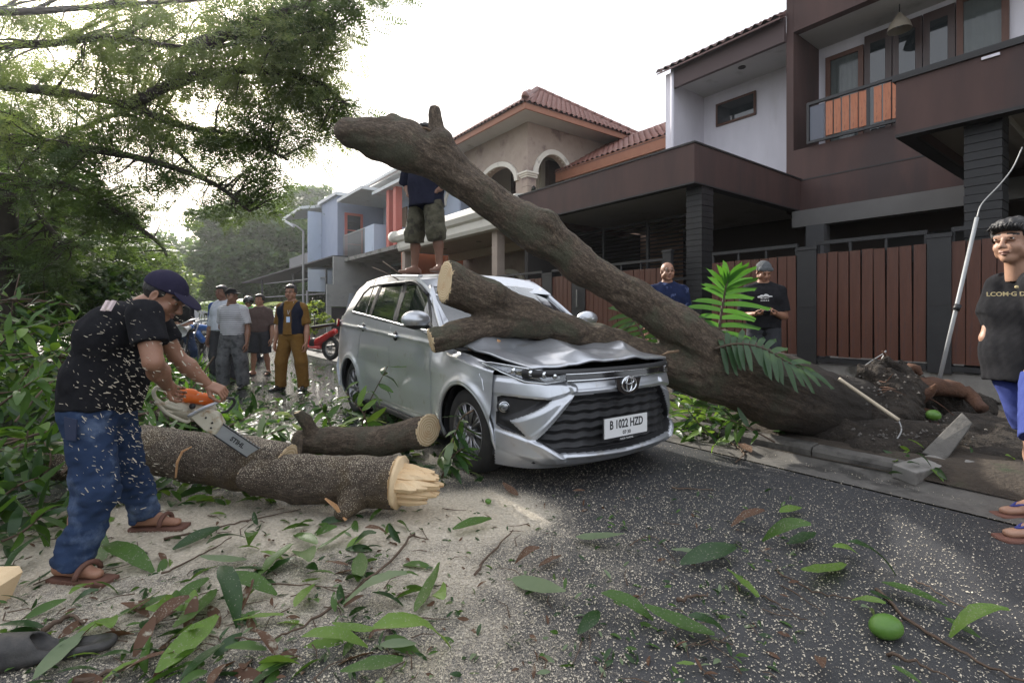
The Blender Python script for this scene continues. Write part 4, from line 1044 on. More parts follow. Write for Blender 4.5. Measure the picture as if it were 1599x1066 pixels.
l3 = log("sawn branch with an upright stub, its cut end beside the front wheel", [[(455, 692, 4.12, .105), (520, 688, 4.10, .105), (600, 688, 4.02, .11), (652, 676, 3.92, .12), (676, 668, 3.88, .12)], [(492, 685, 4.1, .06), (476, 655, 4.05, .045), (462, 640, 4.0, .035)], [(470, 690, 3.95, .03), (467, 712, 3.9, .025)]],
         [(at(670, 670, 3.885), (1, -.8, .15), .18), (at(462, 692, 4.12), (-1, 0, 0), .16), (at(464, 643, 4.01), (-.4, -.1, 1), .06)], 23, mat=m_barkplain)
l4 = log("brown log lying furthest back behind the chainsaw", [(205, 655, 5.0, .14), (270, 652, 4.95, .135), (330, 650, 4.9, .10)], [(at(326, 650, 4.9), (1, -.2, 0), .2)], 24, mat=m_barkplain)
l5 = log("short stub of wood lying between the man's legs", [(186, 770, 3.2, .055), (160, 782, 3.1, .06)], [(at(163, 781, 3.1), (-1, -.6, .1), .1)], 25, h=.011)
l6 = log("sawn branch end sticking out of the leaves left of the jeans", [(60, 712, 3.2, .06), (85, 730, 3.1, .07), (104, 738, 3.05, .05)], [(at(64, 720, 3.15), (-.8, -.8, .2), .11)], 26, h=.011)
l7 = log("broken branch stub on the leaf pile at the left edge", [(40, 700, 3.6, .05), (78, 712, 3.5, .05)], [(at(74, 712, 3.5), (1, -.5, 0), .09)], 27, h=.011)
wk = gr(-14, 930, .03); o = MB().prism([wk + [-.14, -.05, -.04], wk + [.045, -.06, -.04], wk + [.055, -.02, .05], wk + [.02, 0, .065], wk + [-.14, 0, .06]], (0, .1, .01)).build("wood_wedge", m_cut)
tag(o, "freshly sawn pale wedge of wood at the lower left edge", "wood wedge")
for i, (px, py, a) in enumerate([(345, 712, .3), (312, 708, -.2), (385, 695, .1), (520, 808, .2), (375, 672, 1.1)]):
    p = gr(px, py, .01) if i != 4 else at(px, 668, 4.0)
    V, F = tube([p - np.array([math.cos(a), math.sin(a), 0]) * .07, p + np.array([math.cos(a), math.sin(a), .1]) * .07], [.018, .008], 5, wob=.3, seed=i)
# ------------------------------------------------------------------ the silver car (u runs to its tail, v across, z up)
CO = np.array([-.346, 3.75, 0.0]); CU = unit([-.57, .8216, 0]); CV = np.array([CU[1], -CU[0], 0.0])
CC = CO + CV * .845                                   # centre line of the front axle
def cw(u, v, z): return CC + CU * u + CV * v + ZD * z
def car_pts(u, v, z): return CC + np.outer(np.ravel(u), CU) + np.outer(np.ravel(v), CV) + np.outer(np.ravel(z), ZD)
def px2front(px, py, un=None):
    """pixel -> (v, z) on the curved nose"""
    r = (px - 800) / 780; d = np.array([r, 1, -(py - 490) / 780]); o = np.array([0, 0, CAM_H])
    v = 0.0
    for _ in range(25):
        u = nose_u(v, .5); p0 = CC + CU * u
        k = np.dot(p0 - o, CU) / np.dot(d, CU); p = o + d * k; v = .5 * v + .5 * float(np.dot(p - CC, CV))
    return v, p[2]
def nose_u(v, z):
    a = np.abs(v)
    return -.80 + .10 * (a / .6) ** 2 * np.minimum(1, (a / .6)) + .32 * np.clip((a - .58) / .27, 0, 1) ** 2.2
paint = M("silver_paint", (.52, .54, .58), (.58, .60, .64), sc=2, rough=.32, metal=.68, coat=.6, c3=(.43, .42, .40), sc3=7, th3=.60)
paint.node_tree.nodes["Principled BSDF"].inputs["Coat Roughness"].default_value = .12
m_gloss = M("gloss_black", (.012, .012, .014), rough=.15, coat=.5)
m_trim = M("black_plastic", (.014, .014, .016), (.024, .024, .026), sc=30, rough=.55)
m_chrome = M("chrome", (.75, .77, .80), rough=.12, metal=1)
m_rubber = M("rubber", (.012, .012, .013), (.03, .028, .026), sc=15, rough=.85)
m_rim = M("rim_metal", (.22, .22, .235), (.28, .28, .29), sc=10, rough=.35, metal=.85)
m_carglass = M("car_glass", (.012, .015, .017), rough=.03, spec=1.0, coat=1.0)
m_lens = M("lamp_lens", (.35, .37, .40), rough=.05, spec=.8, coat=1, alpha=.35)
m_reflector = M("lamp_reflector", (.5, .52, .55), (.12, .13, .15), sc=45, rough=.15, metal=.9)
CAR = thing("silver_car", "silver people carrier crushed under the fallen tree, with a crumpled bonnet", "car", cw(1.4, 0, 0))

def poly_sd(px, pz, poly):
    """signed distance (negative inside) to a polygon"""
    P = np.asarray(poly, float); n = len(P); d = np.full(px.shape, 1e9); ins = np.zeros(px.shape, bool)
    for i in range(n):
        a = P[i]; b = P[(i + 1) % n]; e = b - a; wx = px - a[0]; wz = pz - a[1]
        t = np.clip((wx * e[0] + wz * e[1]) / max(1e-12, e @ e), 0, 1)
        d = np.minimum(d, (wx - e[0] * t) ** 2 + (wz - e[1] * t) ** 2)
        c = ((a[1] > pz) != (b[1] > pz)) & (px < (b[0] - a[0]) * (pz - a[1]) / ((b[1] - a[1]) if abs(b[1] - a[1]) > 1e-12 else 1e-12) + a[0])
        ins ^= c
    d = np.sqrt(d); return np.where(ins, -d, d)
def patch(A, B, P3, keep):
    """grid mesh of the cells where keep; P3 (n,m,3)"""
    n, m = P3.shape[:2]; i = np.arange(n * m).reshape(n, m)
    F = np.stack([i[:-1, :-1], i[1:, :-1], i[1:, 1:], i[:-1, 1:]], -1)
    k = keep[:-1, :-1] & keep[1:, :-1] & keep[1:, 1:] & keep[:-1, 1:]
    F = F[k]; used, inv = np.unique(F, return_inverse=True)
    return P3.reshape(-1, 3)[used], inv.reshape(F.shape)
sst = lambda x: np.clip(x, 0, 1) ** 2 * (3 - 2 * np.clip(x, 0, 1))

# --- nose: one moulded skin with the grille, fog recesses and lip worked into it
f41 = lambda x, y: (740 + x / 4.1, 500 + y / 4.1)
def fp(*pts): return [px2front(*f41(x, y)) for x, y in pts]
grL = fp((945, 445), (660, 450), (445, 805), (572, 860)); gl = [(-abs(v), z) for v, z in grL]
zg = [.665, .665, .335, .235]
grille = [(-.05, .655), (-.44, .652), (-.68, .36), (-.56, .275), (-.02, .245)]
grille = grille + [(-v, z) for v, z in grille[::-1]]
fogL = fp((228, 522), (505, 540), (258, 725), (342, 828), (205, 772))
fog = [(-.815, .630), (-.80, .645), (-.58, .63), (-.775, .475), (-.715, .375), (-.80, .41), (-.82, .44)]
lipL = [(-.86, .40), (-.70, .335), (-.52, .215), (-.60, .195), (-.82, .30)]
lipC = [(-.70, .335), (-.66, .33), (-.54, .255), (0, .222), (.54, .255), (.66, .33), (.70, .335), (.54, .19), (0, .165), (-.54, .19)]
brow = [(-.88, .735), (-.50, .715), (-.44, .70), (-.50, .675), (-.62, .645), (-.88, .668)]
topband = [(-.47, .738), (.47, .738), (.45, .68), (-.45, .68)]
v_ = np.linspace(-.865, .865, 440); z_ = np.linspace(.15, .775, 160)
VV, ZZ = np.meshgrid(v_, z_, indexing="ij"); av = np.abs(VV)
U = nose_u(VV, ZZ)
U = U + .05 * np.clip((ZZ - .60) / .18, 0, 1) ** 1.5 + .10 * np.clip((.25 - ZZ) / .1, 0, 1) ** 1.3      # leans back above, tucks in below
def sd(poly): return np.minimum(poly_sd(VV, ZZ, poly), poly_sd(-VV, ZZ, poly))
dg, df = sd(grille), sd(fog)
U -= .022 * sst((.03 - sd(lipL)) / .03) + .028 * sst((.03 - sd(lipC)) / .03) + .02 * sst((.03 - sd(brow)) / .03) + .016 * sst((.025 - sd(topband)) / .025)
U -= .012 * sst((.045 - dg) / .02) * (dg > 0)
shp = [(-.58, .62), (-.45, .645), (-.70, .35), (-.735, .37), (-.79, .475)]
U -= .02 * sst(-sd(shp) / .03)
Ug = U + .055 * sst(-dg / .018)
bars = .024 * (np.abs(((ZZ - .235 + .012 * np.cos(VV * 46) * .35) / .062) % 1 - .5) * 2) ** 1.2
Ug = Ug - bars * sst(-dg / .03)
Uf = U + .05 * sst(-df / .02)
P_s = car_pts(U, VV, ZZ).reshape(*U.shape, 3)
V, F = patch(None, None, P_s, (dg > -.004) & (df > -.004) & (U ** 2 + (ZZ - .318) ** 2 > .362 ** 2)); bumper = mk("front_bumper", V, F, paint, CAR)
P_g = car_pts(Ug, VV, ZZ).reshape(*U.shape, 3); V, F = patch(None, None, P_g, dg < .004); mk("grille", V, F, m_trim, CAR)
P_f = car_pts(Uf, VV, ZZ).reshape(*U.shape, 3)
for sgn in (-1, 1): V, F = patch(None, None, P_f, (df < .004) & (VV * sgn > 0)); fg_ = mk("fog_recess", V, F, m_trim, CAR)
# shut line between bumper and wing, lower valance
m = (np.abs(ZZ - .2) < 9)
for sgn in (-1, 1):
    c = cw(float(nose_u(.79, .5)) + .012, sgn * .79, .565); n = frame(-CU + CV * sgn * .5)
    V, F = tube([c - n[1] * -.01, c + n[1] * .012], [.038, .036], 20); fl = mk("fog_lamp", V, F, m_chrome, CAR)
    V, F = tube([c + n[1] * .013, c + n[1] * .018], [.034, .026], 20); mk("lens", V, F, m_reflector, fl)
    V, F = tube([c - n[1] * .012, c + n[1] * .006], [.05, .048], 20); mk("ring", V, F, m_trim, fl)
# bonnet-shut panel: gloss strip with chrome line above the grille and headlamps
P = [cw(float(nose_u(v, 0)) + .012 + (.03 if z > .78 else 0), v, z) for v, z in [(-.50, .752), (.50, .752), (.50, .80), (-.50, .80)]]
vs = np.linspace(-.50, .50, 24); Vq = [cw(float(nose_u(v, 0)) - .008 + k * .012, v, .750 + k * .05) for v in vs for k in (0, 1)]
mk("upper_grille_bar", Vq, [(2 * i, 2 * i + 2, 2 * i + 3, 2 * i + 1) for i in range(23)], m_gloss, CAR)
V, F = tube([cw(float(nose_u(v, 0)) - .012, v, .752) for v in np.linspace(-.50, .50, 20)], .005, 6); mk("chrome_strip", V, F, m_chrome, CAR)
V, F = tube([cw(float(nose_u(v, 0)) - .0, v, .795) for v in np.linspace(-.50, .50, 20)], .004, 6); mk("chrome_strip", V, F, m_chrome, CAR)
# badge: three ellipses on a dark shield
bc_ = cw(-.845, 0, .705)
MB().prism([cw(-.828, v, z) for v, z in [(-.13, .745), (.13, .745), (.10, .665), (.04, .635), (-.04, .635), (-.10, .665)]], -CU * .012).build("badge_plate", m_gloss, CAR)
bd = None
for rx, rz, cz in ((.072, .052, 0), (.026, .050, 0), (.046, .022, .022)):
    a = np.linspace(0, 2 * np.pi, 33)
    V, F = tube([bc_ + CV * rx * math.cos(q) + ZD * (cz + rz * math.sin(q)) for q in a], .0065, 6, False)
    if bd is None: bd = mk("badge", V, F, m_chrome, CAR)
    else: mk("ellipse", V, F, m_chrome, bd)
# number plate
def text(name, s, size, M4, mat, parent, ext=.0008, align="CENTER", xs=1.0, bold=0.0):
    cu = bpy.data.curves.new(name, "FONT"); cu.body = s; cu.size = size; cu.align_x = align; cu.align_y = "CENTER"; cu.extrude = ext; cu.offset = bold; cu.resolution_u = 3
    o = bpy.data.objects.new(name, cu); COL.objects.link(o)
    dg_ = bpy.context.evaluated_depsgraph_get(); me = bpy.data.meshes.new_from_object(o.evaluated_get(dg_)); bpy.data.objects.remove(o)
    me.materials.clear(); me.materials.append(mat)
    ob = inst(name, me, parent, M4 @ Matrix.Diagonal((xs, 1, 1, 1))); return ob
def basis(x, y, z, o): return Matrix(((x[0], y[0], z[0], o[0]), (x[1], y[1], z[1], o[1]), (x[2], y[2], z[2], o[2]), (0, 0, 0, 1)))
m_plate = M("plate_white", (.78, .78, .78), rough=.4); m_ink = M("plate_black", (.01, .01, .012), rough=.5)
pc = cw(-.845, -.03, .415); tilt = R(-4.5)
xv = unit(CV * math.cos(tilt) - ZD * math.sin(tilt) * -1 + ZD * 0); xv = unit(CV + ZD * .0); yv = ZD
plate = MB().box(pc, (.43, .135, .008), [xv, yv, -CU]).build("number_plate", m_plate, CAR)
MB().box(pc + CU * .006, (.45, .15, .004), [xv, yv, -CU]).build("plate_frame", m_trim, plate)
fz = -CU
text("plate_text", "B 1022 HZD", .083, basis(xv, yv, fz, pc + fz * .0048 + ZD * .018), m_ink, plate, xs=.78, bold=.0016)
text("plate_date", "07·30", .036, basis(xv, yv, fz, pc + fz * .0048 - ZD * .043), m_ink, plate, bold=.0003)
text("frame_text", "PLAZA TOYOTA", .018, basis(xv, yv, fz, pc + fz * .0048 - ZD * .086 - CU * .0), m_plate, plate)
# headlamps
for sgn in (-1, 1):
    pts = [(.50, .755), (.50, .80), (.70, .832), (.83, .862), (.862, .858), (.80, .80), (.72, .745), (.62, .735)]
    def hp(a, z, off): 
        return cw(float(nose_u(a, 0)) + .012 + .10 * (z - .74) + off, sgn * a, z)
    lamp = MB().prism([hp(a, z, .0) for a, z in pts], CU * .05).build("headlight", m_gloss, CAR)
    P = [hp(a, z, -.008) for a, z in pts] + [hp(pts[0][0], pts[0][1], -.008)]
    V, F = tube(P, .0055, 6); mk("chrome_rim", V, F, m_chrome, lamp)
    ctr = np.mean(pts, axis=0); inn = [(ctr[0] + (a - ctr[0]) * .82, ctr[1] + (z - ctr[1]) * .72) for a, z in pts]
    MB().prism([hp(a, z, -.006) for a, z in inn], CU * .005).build("reflector", m_reflector, lamp)
    for k in range(4):
        a = .56 + k * .065; V, F = tube([hp(a, .785 + k * .01, -.012), hp(a, .785 + k * .01, -.004)], [.018, .024], 12); mk("led_unit", V, F, m_chrome, lamp)
    MB().prism([hp(a, z, -.014) for a, z in pts], CU * .002).build("lens", m_lens, lamp)

# --- sides
AXF, AXR, WR = 0.0, 2.75, .318
def sill(u): return .235 + 0 * u
def belt(u): return np.interp(u, [-.5, .1, .55, .8, 2.9, 3.4, 3.6], [.80, .90, 1.00, 1.045, 1.20, 1.17, 1.10])
def topz(u): return np.interp(u, [-.6, -.2, .2, .62], [.80, .86, .93, 1.01])
def halfw(u, z):
    w = np.interp(z, [.2, .32, .5, .72, .86, 1.05, 1.2], [.795, .845, .862, .868, .862, .845, .82])
    w = w - .036 * np.clip((-.08 - u) / .28, 0, 1) ** 2 - .10 * np.clip((u - 3.1) / .5, 0, 1) ** 2
    for ax in (AXF, AXR):
        d = np.sqrt((u - ax) ** 2 + (z - WR) ** 2); w = w + .022 * np.exp(-((d - .375) / .035) ** 2) * (z > .2) + .018 * np.exp(-((d - .40) / .10) ** 2)
    w = w - .014 * np.exp(-((z - (.62 + .03 * u)) / .09) ** 2) * sst((u - .35) / .3) * sst((2.5 - u) / .3)      # hollow along the doors
    w = w + .010 * np.exp(-((z - (.925 + .045 * u)) / .018) ** 2) * sst((u - .2) / .2)
    for us in (.58, 1.53, 2.48): w = w - .010 * np.exp(-((u - us + .10 * (z - .6) * (us > 2)) / .006) ** 2) * (z > .30)
    w = w - .010 * np.exp(-((z - .30) / .006) ** 2) * (u > .58) * (u < 2.3)
    return w
uu = np.arange(-.355, 3.62, .0125)
nz = 96
for sgn in (-1, 1):
    zz = np.linspace(0, 1, nz)
    UU = np.repeat(uu[:, None], nz, 1); T_ = np.repeat(zz[None], len(uu), 0)
    top = np.where(UU < .62, topz(UU), belt(UU)); Z = .215 + (top - .215) * T_
    W = halfw(UU, Z)
    if sgn < 0:   # dented wing and door where the forked limb landed
        W = W - .035 * np.exp(-((UU - .42) / .16) ** 2 - ((Z - .92) / .10) ** 2) - .02 * np.exp(-((UU - .75) / .10) ** 2 - ((Z - .82) / .13) ** 2)
        Z = Z - .03 * np.exp(-((UU - .30) / .2) ** 2) * T_ ** 4
    # curve the top of the wing inwards
    W = W - .05 * sst((T_ - .93) / .07) * (UU < .62)
    P3 = car_pts(UU, sgn * W, Z).reshape(*UU.shape, 3)
    keep = np.ones(UU.shape, bool)
    for ax in (AXF, AXR): keep &= ((UU - ax) ** 2 + (Z - WR) ** 2 > .362 ** 2)
    for nm, lo, hi in (("wing", -.6, .585), ("front_door", .57, 1.535), ("rear_door", 1.52, 2.485), ("rear_quarter", 2.47, 4)):
        V, F = patch(None, None, P3, keep & (UU > lo) & (UU < hi)); d_ = mk(nm, V, F, paint, CAR)
        if nm in ("front_door", "rear_door"):
            hu = 1.37 if nm == "front_door" else 2.36; hz = .985 if nm == "front_door" else 1.045
            hw = float(halfw(np.array(hu), np.array(hz)))
            F_ = Field(cw(hu, sgn * hw, hz) - .14, cw(hu, sgn * hw, hz) + .14, .006)
            F_.cone(cw(hu - .085, sgn * (hw + .028), hz), cw(hu + .085, sgn * (hw + .028), hz + .008), .015, .013, k=.01, sq=(CV, .6)); F_.cone(cw(hu + .08, sgn * (hw - .01), hz), cw(hu + .08, sgn * (hw + .03), hz), .014, .013, k=.01); F_.cone(cw(hu - .08, sgn * (hw - .01), hz), cw(hu - .08, sgn * (hw + .025), hz), .010, .012, k=.01)
            V, Q = F_.mesh(); mk("handle", V, Q, paint, d_)
            V, F = tube([cw(hu, sgn * (hw - .008), hz), cw(hu, sgn * (hw + .003), hz)], [.05, .045], 16); mk("handle_cup", V, F, m_trim, d_)
    # wheel arch lips and wells
    for ax in (AXF, AXR):
        a = np.linspace(-.25, math.pi + .25, 40); P = []
        for q in a:
            u, z = ax + .364 * math.cos(q), WR + .364 * math.sin(q)
            P.append(cw(u, sgn * (float(halfw(np.array(u), np.array(max(z, .2)))) - .008), z))
        V, F = tube(P, .0125, 8); mk("arch_lip", V, F, paint, CAR)
        Pi = [cw(ax + .37 * math.cos(q), sgn * .52, WR + .37 * math.sin(q)) for q in a]; Po = [cw(ax + .37 * math.cos(q), sgn * .84, WR + .37 * math.sin(q)) for q in a]
        n = len(a); mk("wheel_well", Pi + Po, [(i, i + 1, n + i + 1, n + i) for i in range(n - 1)] + [tuple(range(n))], m_trim, CAR)
    # sill moulding
    V, F = tube([cw(u, sgn * .805, .215) for u in (.36, 1.0, 1.8, 2.38)], [.03, .035, .035, .03], 8); mk("sill", V, F, m_trim, CAR)
    # greenhouse side
    def gh(u, k):      # k 0 at belt, 1 at roof rail
        zb = belt(u); zr = np.interp(u, [.40, .60, .90, 1.2, 2.0, 2.75, 3.2, 3.55], [1.02, 1.17, 1.42, 1.555, 1.605, 1.585, 1.48, 1.15])
        z = zb + (zr - zb) * k
        w0 = halfw(u, zb) - .012; return z, w0 - (.135 * k ** 1.3) - .05 * sst((u - 3.0) / .6) * k
    ug = np.arange(.41, 3.58, .0125); kg = np.linspace(0, 1, 60); UG, KG = np.meshgrid(ug, kg, indexing="ij"); ZG, WG = gh(UG, KG)
    frontw = [(.70, 1.065), (1.43, 1.12), (1.40, 1.49), (1.20, 1.485), (.93, 1.36)]
    rearw = [(1.54, 1.13), (2.20, 1.18), (2.12, 1.515), (1.51, 1.505)]
    quart = [(2.30, 1.19), (2.88, 1.24), (2.68, 1.44), (2.54, 1.50), (2.24, 1.515)]
    tri = [(.54, 1.05), (.66, 1.062), (.86, 1.31)]
    dw = {k: poly_sd(UG, ZG, p) for k, p in (("front", frontw), ("rear", rearw), ("quarter", quart), ("tri", tri))}
    dm = np.minimum.reduce(list(dw.values()))
    surround = np.minimum(poly_sd(UG, ZG, [(.50, 1.03), (.70, 1.045), (2.30, 1.172), (2.92, 1.23), (2.71, 1.46), (2.54, 1.53), (1.5, 1.525), (1.18, 1.51), (.92, 1.385)]), 9)
    Pg = lambda off: car_pts(UG, sgn * (WG + off), ZG).reshape(*UG.shape, 3)
    V, F = patch(None, None, Pg(0), surround > -.006); mk("cabin_frame", V, F, paint, CAR)
    V, F = patch(None, None, Pg(-.006), (surround < .004) & (dm > -.004)); mk("pillar_trim", V, F, m_trim, CAR)
    for k in dw: V, F = patch(None, None, Pg(-.010), dw[k] < .004); mk("window", V, F, m_carglass, CAR)
    def rail(pts, r, nm, mt, off): 
        P = []
        for u, z in pts:
            zb, zr = float(gh(np.array(u), np.array(0.))[0]), float(gh(np.array(u), np.array(1.))[0]); k = np.clip((z - zb) / (zr - zb), 0, 1)
            P.append(cw(u, sgn * (float(gh(np.array(u), np.array(k))[1]) + off), z))
        V, F = tube(smooth_path(P, 4), r, 8); mk(nm, V, F, mt, CAR)
    rail([(.55, 1.04), (1.15, 1.085), (1.75, 1.135), (2.30, 1.18), (2.88, 1.228)], .010, "belt_strip", M("satin_silver", (.5, .5, .52), rough=.3, metal=.9), .006)
    rail([(.90, 1.375), (1.18, 1.50), (1.5, 1.515), (2.2, 1.525)], .016, "rain_visor", m_trim, .016)
    # wing mirror
    mc = cw(.62, sgn * .975, 1.15)
    F_ = Field(mc - .2, mc + .2, .008)
    F_.ell(mc, (.125, .095, .080), [CV, CU, ZD], k=.02)
    F_.cone(mc - CV * sgn * .07 - ZD * .05, mc - CV * sgn * .13 - ZD * .075, .022, .02, k=.02)
    F_.plane(mc + CU * .045, CU)
    V, Q = F_.mesh(); up_ = (V[Q].mean(1)[:, 2] < mc[2] - .045).astype(int)
    mir = mk("wing_mirror", V, Q, [paint, m_trim], CAR, midx=up_)
    V, F = tube([mc + CU * .046, mc + CU * .05], [.072, .066], 20); mk("mirror_glass", V, F, m_chrome, mir)
# --- roof, sagging at its front corner where the limb struck
ru = np.arange(.88, 3.22, .02); rk = np.linspace(-1, 1, 60); RU, RK = np.meshgrid(ru, rk, indexing="ij")
zr, wr = gh(RU, np.ones_like(RU)); wrr = wr * RK
RZ = zr + .055 * (1 - RK ** 2) * np.clip((RU - .75) / .5, .4, 1) - .045 * np.exp(-((RU - 1.0) / .35) ** 2 - ((wrr + .55) / .3) ** 2) + .006 * np.sin(RU * 9 + RK * 4) * np.exp(-((RU - 1.3) / .5) ** 2)
V, F = patch(None, None, car_pts(RU, wrr, RZ).reshape(*RU.shape, 3), np.ones(RU.shape, bool)); mk("roof", V, F, paint, CAR)
for sgn in (-1, 1):
    P = [cw(u, sgn * .655, float(gh(np.array(u), np.array(1.))[0]) + .012) for u in (1.2, 1.6, 2.0, 2.4, 2.8)]
    V, F = tube(smooth_path(P, 4), .010, 8); mk("roof_rail", V, F, m_chrome if 0 else M("satin_silver", (.5, .5, .52), rough=.3, metal=.9), CAR)
# --- windscreen with cracks
wk = np.linspace(0, 1, 40); WK, RK2 = np.meshgrid(wk, rk, indexing="ij")
WU = .28 + .66 * WK + .13 * RK2 ** 2 * (1 - .5 * WK); zt, wt = gh(np.full_like(WK, .92), np.ones_like(WK))
WZ = .985 + (float(zt[0, 0]) + .03 - .985) * WK ** .92 + .03 * (1 - RK2 ** 2); WW = (.80 - .16 * WK) * RK2
hollow_ = np.exp(-((WW + .35) / .35) ** 2 - ((WK - .35) / .35) ** 2); WZ = WZ - .06 * hollow_; WU = WU + .04 * hollow_
Pw = car_pts(WU, WW, WZ).reshape(*WU.shape, 3)
V, F = patch(None, None, Pw, np.ones(WU.shape, bool))
def crack_mat():
    m = M("cracked_glass", (.015, .018, .02), rough=.05, spec=1.0, coat=1.0)
    N, L = m.node_tree.nodes, m.node_tree.links; b = N["Principled BSDF"]
    tc = N.new("ShaderNodeTexCoord"); v = N.new("ShaderNodeTexVoronoi"); v.feature = "DISTANCE_TO_EDGE"; v.inputs["Scale"].default_value = 14; L.new(tc.outputs["Object"], v.inputs["Vector"])
    r = N.new("ShaderNodeValToRGB"); r.color_ramp.elements[0].position = .0; r.color_ramp.elements[1].position = .035; r.color_ramp.elements[0].color = (.55, .62, .66, 1); r.color_ramp.elements[1].color = (.02, .025, .028, 1)
    L.new(v.outputs[0], r.inputs[0]); n = N.new("ShaderNodeTexNoise"); n.inputs["Scale"].default_value = 2.2; L.new(tc.outputs["Object"], n.inputs["Vector"])
    r2 = N.new("ShaderNodeValToRGB"); r2.color_ramp.elements[0].position = .48; r2.color_ramp.elements[1].position = .56; L.new(n.outputs[0], r2.inputs[0])
    mx = N.new("ShaderNodeMixRGB"); L.new(r2.outputs[0], mx.inputs[0]); mx.inputs[1].default_value = (.02, .025, .028, 1); L.new(r.outputs[0], mx.inputs[2]); L.new(mx.outputs[0], b.inputs["Base Color"]); return m
mk("windscreen", V, F, crack_mat(), CAR)
for sgn in (-1, 1):
    P = [car_pts(WU[i, -1 if sgn > 0 else 0], WW[i, -1 if sgn > 0 else 0], WZ[i, -1 if sgn > 0 else 0])[0] + CV * sgn * .012 for i in range(0, 40, 3)]
    V, F = tube(P, .026, 8); mk("windscreen_pillar", V, F, paint, CAR)
V, F = tube([cw(.27, v, .99 - .03 * (v / .7) ** 2) for v in np.linspace(-.72, .78, 12)], .03, 8); mk("cowl", V, F, m_trim, CAR)
for v0, v1 in ((-.6, -.05), (0, .6)):
    V, F = tube([cw(.31, v0, 1.03), cw(.42, (v0 + v1) / 2, 1.12), cw(.37, v1, 1.08)], .008, 6); mk("wiper", V, F, m_black, CAR)
# --- crumpled bonnet, sprung up along its front edge
hu_ = np.linspace(0, 1, 90); hv_ = np.linspace(-1, 1, 130); HU, HV = np.meshgrid(hu_, hv_, indexing="ij")
HW = HV * (.70 + .10 * HU); HUu = nose_u(HW * .9, 0) * .93 + .02 + (.30 - nose_u(HW * .9, 0)) * HU * .95
HZ = .805 + .165 * HU ** .85 + .030 * (1 - HV ** 2) + .035 * (1 - HU) ** 2
def crease(a0, b0, a1, b1, w, h):      # ridge from (u,v) to (u,v) in bonnet coords
    global HZ
    dx, dy = a1 - a0, b1 - b0; L2 = dx * dx + dy * dy; t = np.clip(((HU - a0) * dx + (HV - b0) * dy) / L2, 0, 1)
    d = np.sqrt((HU - a0 - t * dx) ** 2 + ((HV - b0 - t * dy) * .8) ** 2); HZ = HZ + h * np.clip(1 - d / w, 0, 1) ** 1.05
crease(.15, -.35, .95, .05, .20, .045); crease(.95, .05, .35, .6, .22, .05); crease(.10, -.75, .70, -.55, .14, -.03); crease(.3, -.05, .8, .5, .12, -.02); crease(.75, -.85, .9, -.2, .16, .05); crease(.05, .3, .5, .8, .16, .025)
HZ = HZ - .06 * np.exp(-((HU - 1) / .25) ** 2 - ((HV - .3) / .5) ** 2) - .04 * np.exp(-((HV - 1) / .3) ** 2) * HU + .001 * np.sin(HU * 23 + HV * 11) * np.sin(HV * 17 - HU * 6)
HZ = HZ + (.022 * np.abs(((HU * 2.3 + HV * 1.1) % 1) - .5) + .016 * np.abs(((HU * 1.2 - HV * 2.2 + .3) % 1) - .5)) * (.35 + HU)
PH = car_pts(HUu, HW, HZ).reshape(*HU.shape, 3); V, F = patch(None, None, PH, np.ones(HU.shape, bool)); V2 = V - ZD * .018
nV = len(V); n0, m0 = HU.shape; idx_ = np.arange(nV).reshape(n0, m0); bor = np.concatenate([idx_[0], idx_[1:, -1], idx_[-1, ::-1][1:], idx_[::-1, 0][1:]])
S = np.stack([bor[:-1], bor[1:], bor[1:] + nV, bor[:-1] + nV], 1)
mk("bonnet", np.vstack([V, V2]), np.vstack([F, F[:, ::-1] + nV, S]), paint, CAR)
V, F = tube([cw(float(nose_u(v, 0)) + .03, v, .80) for v in np.linspace(-.72, .72, 20)], .028, 6); mk("bonnet_gap", V, F, m_trim, CAR)
MB().prism([cw(-.55, -.72, .78), cw(-.55, .72, .78), cw(.42, .76, .93), cw(.42, -.76, .93)], -ZD * .04).build("engine_cover", m_trim, CAR)
# --- tail, underside, lamps
Pt = [(3.30, 1.47), (3.48, 1.22), (3.60, 1.0), (3.62, .5), (3.5, .25)]
Vt = [cw(u, v, z) for u, z in Pt for v in (-.72 if z > .9 else -.80, .72 if z > .9 else .80)]
mk("tailgate", Vt, [(2 * i, 2 * i + 1, 2 * i + 3, 2 * i + 2) for i in range(4)], paint, CAR)
m_tail = M("tail_lamp_red", (.30, .012, .012), rough=.15, coat=.6)
for sgn in (-1, 1): MB().prism([cw(3.33, sgn * .835, 1.13), cw(3.52, sgn * .80, 1.14), cw(3.60, sgn * .72, 1.05), cw(3.35, sgn * .845, 1.04)], CV * sgn * .025).build("tail_light", m_tail, CAR)
MB().prism([cw(-.62, -.68, .2), cw(-.62, .68, .2), cw(3.5, .74, .22), cw(3.5, -.74, .22)], ZD * .03).build("underbody", m_trim, CAR)
MB().prism([cw(.45, -.78, .25), cw(.45, -.78, 1.0), cw(3.2, -.78, 1.1), cw(3.2, -.78, .25)], CV * 1.56).build("cabin_tub", M("cabin_dark", (.02, .02, .022), rough=.9), CAR)
